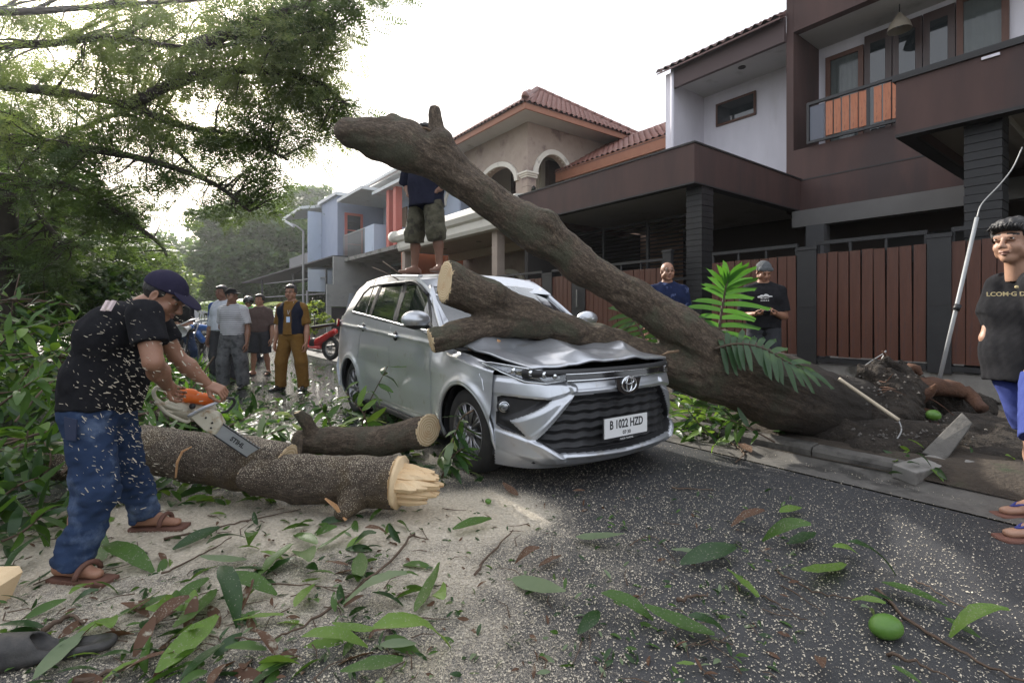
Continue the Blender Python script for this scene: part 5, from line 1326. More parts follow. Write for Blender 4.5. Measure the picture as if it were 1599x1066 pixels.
# --- wheels
def wheel(ax, sgn, steer=0.0):
    c = cw(ax, sgn * .735, WR); out = CV * sgn
    if steer: out = unit(out + CU * steer)
    fr = frame(out, ZD); X_, Z_ = fr[0], fr[2]
    w = thing("wheel", None, None, c); w.parent = CAR; w.location = Vector(c) - Vector(_origin(CAR))
    def rev(prof, k, nm, mt, smooth=True):
        th = np.linspace(0, 2 * np.pi, k, endpoint=False); V = np.array([c + out * y + (X_ * math.cos(t) + Z_ * math.sin(t)) * r for r, y in prof for t in th])
        n = len(prof); F = np.array([(i * k + j, (i + 1) * k + j, (i + 1) * k + (j + 1) % k, i * k + (j + 1) % k) for i in range(n - 1) for j in range(k)])
        return mk(nm, V, F, mt, w, smooth)
    rev([(.205, -.10), (.28, -.10), (.312, -.085), (.318, -.06), (.316, -.045), (.318, -.03), (.318, .03), (.316, .045), (.318, .06), (.312, .085), (.275, .105), (.235, .105), (.212, .095)], 56, "tyre", m_rubber)
    rev([(.212, .095), (.216, .10), (.206, .100), (.198, .085), (.195, .02), (.10, .0), (.0, .0)], 40, "rim", m_rim)
    mb = MB()
    for k in range(10):
        for dk in (-.085, .085):
            a = k * math.pi / 5 + dk; b_ = k * math.pi / 5 + dk * .35
            p0 = c + (X_ * math.cos(b_) + Z_ * math.sin(b_)) * .045 + out * .072; p1 = c + (X_ * math.cos(a) + Z_ * math.sin(a)) * .203 + out * .088
            mb.tube([p0, (p0 + p1) / 2 + out * .008, p1], [.0135, .010, .009], 6)
    mb.build("spokes", m_rim, w, True)
    rev([(.0, .092), (.03, .092), (.05, .078), (.055, .04)], 20, "hub_cap", m_rim)
    rev([(.0, .012), (.15, .012), (.155, .0)], 30, "brake_disc", M("brake_steel", (.25, .24, .23), rough=.4, metal=.8))
    return w
for ax in (AXF, AXR):
    for sgn in (-1, 1): wheel(ax, sgn, .0)
# ------------------------------------------------------------------ leaves
def leafm(name, c, c2, t=.30, rough=.38, c3=None, sc3=3, th3=.62): return M(name, c, c2, sc=5, rough=rough, trans=t, tcol=(c2[0] * 1.7, c2[1] * 1.7, c2[2] * .9), c3=c3, sc3=sc3, th3=th3, spec=.4)
m_lf_dark = leafm("leaf_dark", (.018, .045, .014), (.035, .078, .022), .22, .36)
m_lf_mid = leafm("leaf_mid", (.045, .10, .018), (.075, .15, .028), .32, .46)
m_lf_light = leafm("leaf_light", (.10, .19, .03), (.16, .26, .05), .36, .5)
m_lf_pale = leafm("leaf_pale_underside", (.13, .18, .10), (.18, .23, .13), .25, .6)
m_lf_brown = leafm("leaf_brown", (.12, .05, .028), (.20, .10, .05), .15, .7)
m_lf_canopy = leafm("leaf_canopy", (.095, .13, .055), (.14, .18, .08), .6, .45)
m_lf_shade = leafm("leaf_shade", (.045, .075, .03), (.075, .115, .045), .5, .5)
m_lf_far = leafm("leaf_far", (.045, .085, .032), (.08, .13, .05), .42, .6)
m_lf_palm = leafm("leaf_palm", (.03, .10, .014), (.055, .155, .024), .38, .35)
m_lf_yellow = leafm("leaf_yellow_green", (.16, .24, .03), (.28, .34, .05), .35, .5)
DU = (.36, .33, .26)
m_gl_light = leafm("ground_leaf_light", (.10, .19, .03), (.16, .26, .05), .3, .5, DU, 34, .57)
m_gl_mid = leafm("ground_leaf_mid", (.045, .10, .018), (.075, .15, .028), .3, .46, DU, 30, .58)
m_gl_dark = leafm("ground_leaf_dark", (.018, .045, .014), (.035, .078, .022), .2, .36, DU, 36, .60)
m_gl_brown = leafm("ground_leaf_brown", (.075, .035, .022), (.13, .07, .04), .15, .7, DU, 30, .56)
m_twig = M("twig", (.07, .045, .03), (.12, .08, .055), sc=20, rough=.85)
m_stemgreen = M("stem_green", (.10, .13, .04), (.15, .17, .06), sc=15, rough=.7)

def leaf_template(L_=1.0, W=.27, fold=.25, bend=.25, n=6, twist=0.0, wave=0.0):
    """lance shaped leaf along +y, face +z; 2n quads"""
    V = []; 
    for i in range(n + 1):
        t = i / n; w = W / 2 * math.sin(math.pi * min(1, (t * .93 + .035))) ** .75 * (1 - .25 * t) + .002
        y = t * L_ * (1 - bend * .25 * t); z = -bend * L_ * t * t * .6
        tw = twist * t
        for s in (-1, 0, 1):
            x = s * w; h = abs(s) * w * fold + (wave * L_ * math.sin(t * 14 + s) * abs(s))
            V.append((x * math.cos(tw) - h * math.sin(tw), y, z + x * math.sin(tw) + h * math.cos(tw)))
    F = [(i * 3 + j, i * 3 + j + 1, i * 3 + j + 4, i * 3 + j + 3) for i in range(n) for j in range(2)]
    return np.array(V), np.array(F)
def rots(n, g, yaw=None, pitch=(0, .3), roll=.5):
    a = g.uniform(0, 2 * np.pi, n) if yaw is None else yaw
    p = g.uniform(*pitch, n); r = g.normal(0, roll, n)
    ca, sa, cp, sp, cr, sr = np.cos(a), np.sin(a), np.cos(p), np.sin(p), np.cos(r), np.sin(r)
    y = np.stack([cp * ca, cp * sa, sp], 1); x = np.stack([-sa, ca, 0 * a], 1) * -1; z = np.cross(x, y)
    x2 = x * cr[:, None] + z * sr[:, None]; z2 = np.cross(x2, y)
    return np.stack([x2, y, z2], 1)       # rows = local axes
def scatter(T, P, Rm, S):
    """many copies of template (V,F) as arrays"""
    V, F = T; n = len(P); k = len(V)
    W = np.einsum("vi,nij->nvj", V, Rm) * np.asarray(S)[:, None, None] + P[:, None]
    return W.reshape(-1, 3), (F[None] + (np.arange(n) * k)[:, None, None]).reshape(-1, F.shape[1])
def spray_template(pairs=9, L_=1.0, lw=.05, ll=.15, seed=0):
    """a feathery compound leaf: leaflets left and right of a rachis, single quads"""
    g = np.random.default_rng(seed); V = []; F = []; n = 0
    for i in range(pairs):
        t = .15 + .85 * i / pairs; drop = -.18 * t * t
        for s in (-1, 1):
            b = np.array([0, t * L_, drop * L_]); d = unit([s, .45 + g.uniform(-.15, .15), g.uniform(-.35, .2)]); q = unit(np.cross(d, [0, 0, 1])) ; ll_ = ll * math.sin(math.pi * (.2 + .7 * t)) * g.uniform(.8, 1.2)
            V += [b, b + d * ll_ * .5 + q * lw * .5, b + d * ll_, b + d * ll_ * .5 - q * lw * .5]; F.append((n, n + 1, n + 2, n + 3)); n += 4
    return np.array(V), np.array(F)
def cloud(name, P, mat, parent, T, size, g, pitch=(-.6, .5), roll=.7, smooth=False, **kw):
    n = len(P); Rm = rots(n, g, pitch=pitch, roll=roll); S = g.uniform(.7, 1.3, n) * size
    V, F = scatter(T, P, Rm, S); return mk(name, V, F, mat, parent, smooth, **kw)

# ------------------------------------------------------------------ trees behind and over the street
def limb(P, r0, r1, k=7, m=5, wob=.05, seed=0):
    Q = smooth_path(P, m); return tube(Q, np.linspace(r0, r1, len(Q)), k, True, wob, seed)
m_branch = M("branch_bark", (.035, .028, .022), (.06, .048, .038), sc=6, rough=.9)

RT = thing("rain_tree", "spreading tree with feathery leaves whose limbs hang over the left of the street", "tree", (-9.5, 9.0, 0))
V, F = limb([(-9.5, 9.0, -.1), (-9.4, 9.0, 1.8), (-9.2, 8.9, 3.4)], .42, .3, 14); mk("trunk", V, F, m_branch, RT)
g = np.random.default_rng(31)
mains = [[(-30, 300, 9.0), (60, 285, 8.6), (130, 300, 8.4), (240, 372, 8.2), (262, 400, 8.1)],
         [(-40, 270, 9.2), (60, 285, 9), (160, 330, 8.8)],
         [(-30, 130, 8.4), (100, 145, 8.0), (200, 165, 7.8), (280, 196, 7.6), (370, 212, 7.5), (450, 250, 7.5)],
         [(-30, 75, 7.6), (80, 68, 7.4), (170, 60, 7.2), (300, 75, 7.0), (420, 60, 6.9), (520, 40, 6.8)],
         [(-40, 20, 7.4), (60, 18, 7.1), (180, 8, 6.9), (320, 0, 6.7)],
         [(40, 250, 9.6), (130, 200, 9.2), (200, 180, 9.0), (270, 230, 8.8), (330, 290, 8.8)],
         [(200, 165, 7.8), (300, 120, 7.6), (400, 110, 7.5), (490, 125, 7.4), (545, 165, 7.4)],
         [(0, 200, 9.5), (60, 330, 9.2), (110, 390, 9.0)],
         [(-30, 210, 8.2), (90, 225, 8.0), (230, 250, 7.9), (330, 285, 7.9), (390, 330, 8.0)],
         [(300, 75, 7.0), (420, 30, 6.8), (520, -10, 6.7), (640, -25, 6.6)]]
mpts = []
for i, mp in enumerate(mains):
    P = [at(a, b, y) for a, b, y in mp]; V, F = limb(P, .085 if i not in (3, 4, 5) else .06, .018, 7, 6, .08, i); mk("limb", V, F, m_branch, RT)
    mpts.append(smooth_path(P, 8))
V, F = limb([(-9.2, 8.9, 3.2), (-9.6, 8.8, 4.2), at(-60, 130, 8.6)], .22, .1, 9); mk("limb", V, F, m_branch, RT)
V, F = limb([(-9.2, 8.9, 3.0), (-9.4, 9.0, 3.3), at(-40, 300, 9.0)], .2, .1, 9); mk("limb", V, F, m_branch, RT)
mpts = np.vstack(mpts)
# sprays hang round centres sampled in the parts of the air the crown fills
zones = [  # px polygonish blobs: cx, cy, rx, ry, density, Y range
    (110, 60, 190, 85, 60, 6.4, 9.5), (330, 50, 190, 75, 66, 6.3, 9), (470, 90, 75, 80, 36, 6.6, 8), (120, 160, 190, 85, 55, 7, 10), (330, 150, 150, 60, 44, 6.9, 8.8),
    (480, 165, 60, 60, 22, 7, 8), (420, 205, 80, 45, 20, 7.2, 8.3), (60, 250, 120, 90, 42, 7.5, 10.5), (200, 240, 110, 60, 34, 7.4, 9.5), (330, 255, 90, 50, 30, 7.4, 9), (410, 295, 50, 26, 14, 7.6, 8.6),
    (90, 360, 130, 80, 44, 8, 11), (190, 350, 70, 60, 20, 8, 9.5), (545, 175, 22, 14, 4, 7.3, 7.6), (560, 5, 75, 14, 12, 6.5, 7.2), (30, 440, 90, 60, 24, 8.5, 11), (360, 330, 18, 14, 3, 8, 8.3), (316, 342, 8, 5, 1, 8, 8.2), (230, 320, 40, 50, 9, 8, 9), (450, 30, 90, 40, 22, 6.5, 7.6)]
cents = []
for cx, cy, rx, ry, n, y0, y1 in zones:
    for _ in range(n):
        a, r = g.uniform(0, 6.28), math.sqrt(g.uniform()); cents.append(at(cx + rx * r * math.cos(a), cy + ry * r * math.sin(a), g.uniform(y0, y1)))
cents = np.array(cents)
mb = MB(); SP = []
for c in cents:
    k = mpts[np.argmin(np.linalg.norm(mpts - c, axis=1) + g.uniform(0, .4, len(mpts)))]; d = c - k; L_ = np.linalg.norm(d)
    mid = k + d * .5 + np.array([0, 0, .08 * L_]) + g.normal(0, .06, 3) * L_
    Q = smooth_path([k, mid, c], 4); V, F = tube(Q, np.linspace(.012 + .008 * min(L_, 1.5), .004, len(Q)), 4, False); mb.add(V, F)
    m = int(g.integers(13, 19))
    t = g.uniform(.45, 1.05, m)
    base = k + d * t[:, None] + g.normal(0, .17, (m, 3)) * [1, 1, .5]
    SP.append(base)
o = mb.build("twigs", m_branch, RT); o["kind"] = "stuff"
SP = np.vstack(SP)
T1 = spray_template(11, 1.0, .052, .21, 1); T2 = spray_template(9, 1.0, .06, .24, 2)
h = len(SP) // 2
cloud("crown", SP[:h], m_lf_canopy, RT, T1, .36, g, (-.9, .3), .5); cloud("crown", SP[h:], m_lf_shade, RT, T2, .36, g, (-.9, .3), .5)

def leafy_tree(name, label, px, Y, base_z, blobs, mat, n, size, T, seed, trunk_r=.25, group=None, cat="tree", trunk=True, pitch=(-.7, .5), kinds=None):
    """trunk with limbs and a crown of leaf clumps; blobs: (px, py, depth, radius m, squash)"""
    g = np.random.default_rng(seed); b = at(px, 490, Y); b[2] = base_z
    t = thing(name, label, cat, b, group)
    C_ = [(at(x, y, d), r, q) for x, y, d, r, q in blobs]
    top = np.mean([c for c, _, _ in C_], axis=0)
    if trunk:
        mid = b * .5 + top * .5; V, F = limb([b, mid, top], trunk_r, trunk_r * .4, 9, 4, .06, seed); mk("trunk", V, F, m_branch, t)
        for i, (c, r, q) in enumerate(C_):
            V, F = limb([mid, (mid + c) / 2 + [0, 0, -.1 * r], c], trunk_r * .45, trunk_r * .12, 6, 4, .06, i); mk("limb", V, F, m_branch, t)
    tot = sum(r * r for _, r, _ in C_); P = []
    for c, r, q in C_:
        k = int(n * r * r / tot)
        # clumps on the shell, leaves inside each clump
        nc = max(12, int(k / 45)); th = g.normal(0, 1, (nc, 3)); th /= np.linalg.norm(th, axis=1, keepdims=True); cc = c + th * r * g.uniform(.72, 1.02, (nc, 1)) * [1, 1, q]
        idx = g.integers(0, nc, k); w = g.normal(0, 1, (k, 3)); w /= np.linalg.norm(w, axis=1, keepdims=True)
        P.append(cc[idx] + w * (r * .26 * g.uniform(.3, 1.0, (k, 1)) ** .5) * [1, 1, .75])
    P = np.vstack(P)
    if isinstance(mat, (list, tuple)):
        g.shuffle(P); s_ = np.array_split(P, len(mat))
        for m_, p_ in zip(mat, s_): cloud("crown", p_, m_, t, T, size, g, pitch, .8)
    else: cloud("crown", P, mat, t, T, size, g, pitch, .8)
    return t
T3 = leaf_template(1, .42, .2, .2, 2); TQ = (np.array([[-.5, 0, 0], [0, -.15, .1], [.5, 0, 0], [0, .8, -.1]], float) * [.6, 1, 1], np.array([[0, 1, 2, 3]]))
leafy_tree("shade_tree", "dense dark round crowned tree behind the people in the street", 400, 38, 0, [(385, 385, 38, 3.6, .8), (350, 360, 37, 2.2, .8), (430, 370, 38, 2.8, .8), (395, 345, 39, 2.3, .8), (345, 420, 36, 2.5, .8), (440, 420, 37, 2.8, .8), (395, 430, 36, 3, .8)], [m_lf_far, m_lf_shade], 26000, .42, TQ, 41, .45)
leafy_tree("shade_tree", "pale green tree far off left of the dense round tree", 285, 52, 0, [(275, 405, 52, 3.6, .7), (240, 420, 52, 3.6, .7), (310, 410, 54, 3.2, .7), (260, 450, 50, 4, .7), (310, 445, 50, 3.6, .7), (220, 460, 50, 3.5, .7)], m_lf_far, 20000, .5, TQ, 42, .4)
leafy_tree("shade_tree", "tall hazy tree rising behind the roofs of the blue house", 480, 60, 0, [(470, 335, 60, 3.8, .8), (440, 345, 60, 3.2, .8), (505, 325, 62, 3.4, .8), (490, 360, 60, 4.2, .8), (540, 350, 62, 3.6, .8)], m_lf_far, 16000, .55, TQ, 43, .5)
leafy_tree("shade_tree", "dark tree at the far left beyond the leaf pile", 40, 13, 0, [(20, 330, 13, 1.8, .9), (90, 380, 13, 1.7, .9), (-10, 420, 12.5, 2, .9), (60, 440, 12, 1.6, .9), (120, 430, 13, 1.5, .9), (140, 350, 14, 1.3, .8), (30, 250, 14, 1.5, .8)], [m_lf_shade, m_lf_dark, m_lf_mid], 36000, .17, T1 if 0 else TQ, 44, .2)
leafy_tree("shade_tree", "bushy tree behind the cap of the chainsaw man", 190, 19, 0, [(185, 430, 19, 1.8, .8), (150, 445, 18, 1.7, .8), (225, 440, 20, 1.7, .8), (190, 400, 20, 1.3, .8), (160, 480, 17, 1.4, .8)], [m_lf_shade, m_lf_canopy], 22000, .2, TQ, 45, .18)
leafy_tree("shade_tree", "low leafy tree at the far end of the street behind the white car", 275, 44, 0, [(265, 470, 40, 2, .8), (300, 472, 42, 2, .8), (340, 468, 42, 2.2, .8), (235, 475, 40, 2.2, .8)], m_lf_far, 9000, .4, TQ, 46, .3)
leafy_tree("shade_tree", "dark garden trees seen under the awning of the blue house", 500, 36, 0, [(480, 455, 37, 2.2, .8), (515, 450, 37, 2.4, .8), (545, 455, 36, 2.2, .8), (450, 460, 38, 2.0, .8), (500, 475, 35, 2.2, .7)], [m_lf_far, m_lf_shade], 9000, .36, TQ, 49, .3)
leafy_tree("flowering_shrub", "round yellow green shrub beside the red scooter", 492, 17, .1, [(492, 487, 17, .42, .9), (480, 495, 17, .3, .9), (507, 500, 16.8, .28, .9), (488, 512, 16.8, .3, .8)], [m_lf_yellow, m_lf_yellow, m_lf_mid], 3000, .07, TQ, 47, .04, cat="shrub")
# hedge of dark undergrowth on the left verge
g = np.random.default_rng(50); n = 46000
s_ = g.uniform(-14, 22, n); t_ = -5.2 - np.abs(g.normal(0, 1.6, n)); zt_ = 2.4 + .8 * np.sin(s_ * 1.3) + .5 * np.sin(s_ * 3.1 + 1); z = zt_ * g.uniform(0, 1, n) ** .7  # unseen stretch beside and behind the camera is added to block skylight
P = s_[:, None] * SD + t_[:, None] * TD + z[:, None] * ZD
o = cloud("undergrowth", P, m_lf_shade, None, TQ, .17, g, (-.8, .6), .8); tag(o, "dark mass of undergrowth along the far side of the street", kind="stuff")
# arching palms in the middle distance
def palm_clump(label, px, Y, n, seed, h, L_):
    g = np.random.default_rng(seed); b = at(px, 490, Y); b[2] = 0; t = thing("palm_clump", label, "palm", b)
    for i in range(4): V, F = limb([b + g.normal(0, .3, 3) * [1, 1, 0], b + np.array([g.normal(0, .3), g.normal(0, .3), h])], .08, .05, 6, 2); mk("stem", V, F, m_stemgreen, t)
    for i in range(n):
        a = g.uniform(0, 6.28); el = g.uniform(.5, 1.3); p0 = b + np.array([g.normal(0, .3), g.normal(0, .3), h * g.uniform(.6, 1)]); d = np.array([math.cos(a) * math.cos(el), math.sin(a) * math.cos(el), math.sin(el)])
        Q = [p0 + d * L_ * u + np.array([math.cos(a), math.sin(a), 0]) * .35 * L_ * u * u - ZD * (.62 * L_ * u * u) for u in np.linspace(0, 1, 9)]
        Vs, Fs = tube(Q, np.linspace(.02, .006, 9), 3, False); V = [np.array(v) for v in Vs]; F = [tuple(f) for f in Fs]; sd_ = unit(np.cross(d, ZD))
        for u in np.linspace(.12, 1, 22):
            k = u * 8; i0 = min(7, int(k)); q = Q[i0] + (Q[i0 + 1] - Q[i0]) * (k - i0); tg = unit(Q[i0 + 1] - Q[i0]); ll = .55 * L_ * .5 * math.sin(math.pi * (.12 + .8 * u))
            for s in (-1, 1):
                e_ = q + (sd_ * s * .8 + tg * .5 - ZD * .35) * ll; n0 = len(V); w = tg * .035 * L_ * .5
                V += [q - w, q + w, e_]; F.append((n0, n0 + 1, n0 + 2))
        mk("frond", np.array(V), F, m_lf_yellow if g.uniform() < .4 else m_lf_light, t, False)
palm_clump("feathery palm clump behind the man in the striped shirt", 375, 20, 22, 61, 1.1, 2.2)
palm_clump("smaller yellowing palm behind the man in the raglan shirt", 345, 23, 14, 62, .8, 1.8)

# ------------------------------------------------------------------ big glossy palm fronds beside the trunk
def frond(label, pts, n, L_, side_bias, droop, mat, seed, w=.05, up=None):
    g = np.random.default_rng(seed); Q = smooth_path([at(*p) for p in pts], 8); t = thing("palm_frond", label, "palm frond", Q[0] * [1, 1, 0] + ZD * 0)
    V, F = tube(Q, np.linspace(.014, .005, len(Q)), 6); mk("stalk", V, F, M("frond_stalk", (.05, .03, .025), (.08, .06, .03), sc=12), t)
    T = np.gradient(Q, axis=0)
    for i in range(n):
        u = .12 + .88 * i / (n - 1); k = int(u * (len(Q) - 1)); p = Q[k]; tg = unit(T[k]); nrm = unit(up if up is not None else [0, -1, .2])
        sv_ = unit(np.cross(tg, nrm))
        for s in (-1, 1):
            Lx = L_ * (.62 + .38 * math.sin(math.pi * (.15 + .75 * u))) * g.uniform(.78, 1.12) * (side_bias if s > 0 else 1)
            d = unit(sv_ * s * (1 - .62 * u ** 3) + tg * (.12 + 1.0 * u ** 2.5) + nrm * g.uniform(-.3, .4) + g.normal(0, .08, 3))
            m = 8; V = []
            for j in range(m + 1):
                q = j / m; c = p + d * Lx * q - ZD * droop * Lx * q * q; wd = w * (math.sin(math.pi * min(.93, q * .78 + .16)) ** .6)
                wv = unit(np.cross(d, nrm)) * wd; V += [c - wv + nrm * wd * .35 * (.5), c, c + wv + nrm * wd * .35 * .5]
            tip = g.uniform(.3, 1); V[-3] = V[-3] + d * .02 * tip; V[-1] = V[-1] - d * .015
            mk("leaflet", np.array(V), [(a * 3 + b, a * 3 + b + 1, a * 3 + b + 4, a * 3 + b + 3) for a in range(m) for b in range(2)], mat, t)
    return t
frond("bright green palm frond standing upright, lit from behind, between the two men at the gate", [(1116, 562, 4.35), (1122, 520, 4.35), (1129, 475, 4.35), (1133, 452, 4.34), (1137, 436, 4.33)], 14, .31, 1.1, .22, m_lf_palm, 71, .023)
frond("dull green drooping palm frond spreading over the fallen trunk", [(1115, 545, 4.2), (1150, 537, 4.12), (1190, 543, 4.08), (1230, 565, 4.05), (1268, 582, 4.05)], 15, .20, 1.0, .35, leafm("leaf_palm_dull", (.03, .07, .03), (.06, .11, .05), .25, .33), 72, .024, up=(0, -.8, .6))
frond("small palm frond under the high limb against the red slats", [(1010, 540, 4.9), (1002, 520, 4.95), (990, 500, 5.0), (975, 487, 5.05)], 8, .26, 1.0, .3, m_lf_dark, 73, .022)
# shrubs on the verge between car and trunk, dark leaves
g = np.random.default_rng(77)
def patch_leaves(name, label, n, px, py, y0, y1, zr, mats, L_, seed, kind="stuff"):
    g = np.random.default_rng(seed)
    for i, m_ in enumerate(mats):
        k = n // len(mats); P = np.array([gr(g.uniform(*px), g.uniform(*py)) for _ in range(k)]); P[:, 2] = g.uniform(*zr, k) * g.uniform(0, 1, k)
        o = cloud(name, P, m_, None, leaf_template(1, .34, .3, .4, 4), L_, g, (-.3, .8), .6, True); tag(o, label, kind=kind)
patch_leaves("verge_plants", "tangle of long leaves under the fallen trunk by the kerb", 420, (1050, 1290), (636, 690), 0, 0, (.02, .34), [m_lf_mid, m_lf_dark, m_lf_light], .20, 78)
leafy_tree("unseen_tree", "leafy tree added outside the view at near left to block skylight", -900, 5.5, 0, [(-900, 200, 5.5, 1.8, .8), (-1300, 150, 4.5, 1.9, .8), (-600, 40, 7, 1.6, .8), (-1500, 0, 5, 2, .8), (-1000, -150, 6, 2, .8)], m_lf_shade, 9000, .3, TQ, 48, .2)  # unseen tree, added to hold back skylight and reflect in the car
patch_leaves("verge_leaves", "long leaves strewn on the verge by the torn roots", 130, (1400, 1599), (690, 760), 0, 0, (.06, .22), [m_lf_light, m_lf_dark], .13, 79)
patch_leaves("street_litter", "small torn leaves littering the far street surface", 1000, (290, 640), (560, 690), 0, 0, (.0, .025), [m_lf_dark, m_lf_mid], .13, 80)
patch_leaves("street_litter", "leaf litter between the logs and the car", 420, (250, 760), (650, 760), 0, 0, (.0, .10), [m_lf_dark, m_lf_mid, m_lf_pale], .15, 81)
# ------------------------------------------------------------------ people
m_skin = M("skin", (.27, .135, .085), (.32, .165, .105), sc=12, rough=.5, bump=.15, bsc=120, c3=(.24, .11, .07), sc3=9, th3=.6)
m_skin2 = M("skin_light", (.36, .20, .135), (.41, .235, .16), sc=12, rough=.48, bump=.12, bsc=120, c3=(.33, .165, .11), sc3=9, th3=.6)
m_skin3 = M("skin_dark", (.17, .085, .055), (.21, .105, .07), sc=12, rough=.5, bump=.12, bsc=120)
m_hair = M("hair", (.008, .007, .007), (.022, .018, .017), sc=60, rough=.5, stretch=(1, 1, .3), bump=.6, bsc=90)
m_greyhair = M("grey_hair", (.04, .04, .04), (.09, .09, .09), sc=60, rough=.6)
m_eye = M("eye_white", (.55, .52, .5), rough=.2); m_iris = M("iris", (.012, .008, .006), rough=.1); m_lip = M("lip", (.21, .095, .07), rough=.5)
def cloth(name, c, c2=None, **k): return M(name, c, c2 or tuple(min(1, x * 1.35 + .004) for x in c), sc=k.pop("sc", 25), rough=.95, spec=.15, bump=.35, bsc=k.pop("bsc", 220), dist=.002, **k)
HR = .118
def head_parts(kind="plain", hair="short", h=.006, beard=False, fat=1.0, squint=False):
    """head in its own frame (x right, y forward, z up; origin mid head): list of (V,Q,material slot)"""
    F_ = Field((-.12, -.14, -.20), (.12, .15, .15), h)
    F_.ell((0, -.012, .032), (.0765, .096, .086), k=.01); F_.ell((0, .016, -.045), (.062 * fat, .068, .064), k=.03); F_.ell((0, .062, -.092), (.026 * fat, .022, .020), k=.03)
    for s in (-1, 1):
        F_.ell((s * .036 * fat, .062, -.032), (.026, .022, .026), k=.02); F_.ell((s * .058 * fat, .01, -.055), (.016, .035, .030), k=.02)
        F_.ell((s * .032, .099, .012), (.021, .016, .013), k=.012, op="cut")
        F_.ell((s * .031, .0765, .0105), (.0145, .0145, .0145), k=.002); F_.cone((s * .018, .091, .008), (s * .043, .086, .008), .0042, .0035, k=.004)
        F_.cone((s * .017, .0905, .0185), (s * .044, .0845, .0185), .0052, .004, k=.005)
        F_.ell((s * .0785, -.004, .0), (.009, .021, .033), frame((s * .25, 1, 0)), k=.006); F_.ell((s * .086, .002, .003), (.005, .010, .018), k=.004, op="cut")
        F_.ell((s * .0125, .104, -.033), (.009, .010, .0085), k=.007)
    F_.cone((-.036, .0835, .031), (.036, .0835, .031), .010, .010, k=.016)
    F_.cone((0, .089, .018), (0, .112, -.026), .0075, .0125, k=.012); F_.ell((0, .112, -.029), (.012, .012, .010), k=.006)
    F_.cone((-.019, .086, -.0575), (.019, .086, -.0575), .0062, .0062, k=.008); F_.ell((0, .094, -.0565), (.012, .006, .005), k=.006)
    F_.ell((0, .093, -.0705), (.016, .007, .0062), k=.006); F_.box((0, .104, -.0638), (.020, .012, .0011), rad=.0005, k=.003, op="cut")
    F_.cone((0, -.02, -.06), (0, -.045, -.19), .050, .056, k=.02)
    V, Q = F_.mesh(); c = V[Q].mean(1); mi = np.zeros(len(Q), int)
    for s in (-1, 1):
        d = np.linalg.norm((c - [s * .031, .0765, .0105]) * [1, 1, 1.5], axis=1); e = (d < .0185) & (c[:, 1] > .085) & (np.abs(c[:, 2] - .0125) < .0055) & (np.abs(c[:, 0] - s * .031) < .0125)
        mi[e] = 1; ii = e & (np.abs(c[:, 0] - s * .031) < .0055); mi[ii] = 2
        br = (np.abs(c[:, 0] - s * .032) < .019) & (np.abs(c[:, 2] - (.037 - .12 * abs(1) * (np.abs(c[:, 0]) - .03))) < .0052) & (c[:, 1] > .06); mi[br] = 3
    lp_ = (np.abs(c[:, 0]) < .021) & (np.abs(c[:, 2] + .064) < .0125) & (c[:, 1] > .088); mi[lp_] = 4
    if beard: mi[(np.abs(c[:, 2] + .050) < .004) & (np.abs(c[:, 0]) < .02) & (c[:, 1] > .088)] = 3
    out = [("skin", V, Q, mi)]
    if hair in ("short", "cropped", "under"):
        H_ = Field((-.12, -.14, -.12), (.12, .14, .17), h)
        e = {"short": .014, "cropped": .006, "under": .005}[hair]
        H_.ell((0, -.014, .034), (.0765 + e, .096 + e, .086 + e * 1.4), k=0)
        if hair == "short": H_.ell((0, .05, .085), (.062, .045, .035), k=.02); H_.folds(.006, 130, 4, (1, .4, 1))
        else: H_.folds(.0015, 200, 4)
        H_.plane((0, .085, .068), unit((0, .70, -.72))); H_.box((0, .09, -.02), (.2, .055, .085), k=.008, op="cut")
        V, Q = H_.mesh(); out.append(("hair", V, Q, 0))
    if hair == "fringe":
        H_ = Field((-.12, -.14, -.12), (.12, .15, .18), h); H_.ell((0, -.014, .036), (.094, .112, .104), k=0); H_.ell((.0, .055, .088), (.07, .045, .036), k=.02); H_.folds(.0035, 150, 6, (1.3, .5, .25))
        H_.plane((0, .088, .055), unit((0, .62, -.78))); H_.box((0, .10, -.035), (.2, .05, .085), k=.008, op="cut"); V, Q = H_.mesh(); out.append(("hair", V, Q, 0))
    return out
def cap_parts(kind, h=.006):
    H_ = Field((-.13, -.15, -.05), (.13, .25, .18), h)
    if kind == "cap":
        H_.ell((0, -.012, .040), (.090, .110, .098), k=0); H_.plane((0, .09, .052), unit((0, .12, -1)))
        V, Q = H_.mesh(); B = Field((-.13, 0, -.03), (.13, .25, .12), h)
        B.ell((0, .105, .052), (.080, .085, .011), frame((0, 1, -.22)), k=0); B.ell((0, .10, -.02), (.065, .12, .062), k=.01, op="cut"); B.plane((0, .045, .05), (0, -1, 0)); V2, Q2 = B.mesh()
        return [("cap", V, Q, 0), ("visor", V2, Q2, 0)]
    if kind == "beanie":
        H_.ell((0, -.018, .040), (.088, .108, .096), k=0); H_.cone((-.06, .062, .05), (.06, .062, .05), .022, .022, k=.03); H_.plane((0, .09, .038), unit((0, .18, -1))); H_.folds(.003, 60, 3); V, Q = H_.mesh(); return [("cap", V, Q, 0)]
    if kind == "helmet":
        H_.ell((0, -.01, .030), (.125, .145, .135), k=0); H_.plane((0, .09, -.02), unit((0, .5, -1))); V, Q = H_.mesh(); return [("helmet", V, Q, 0)]
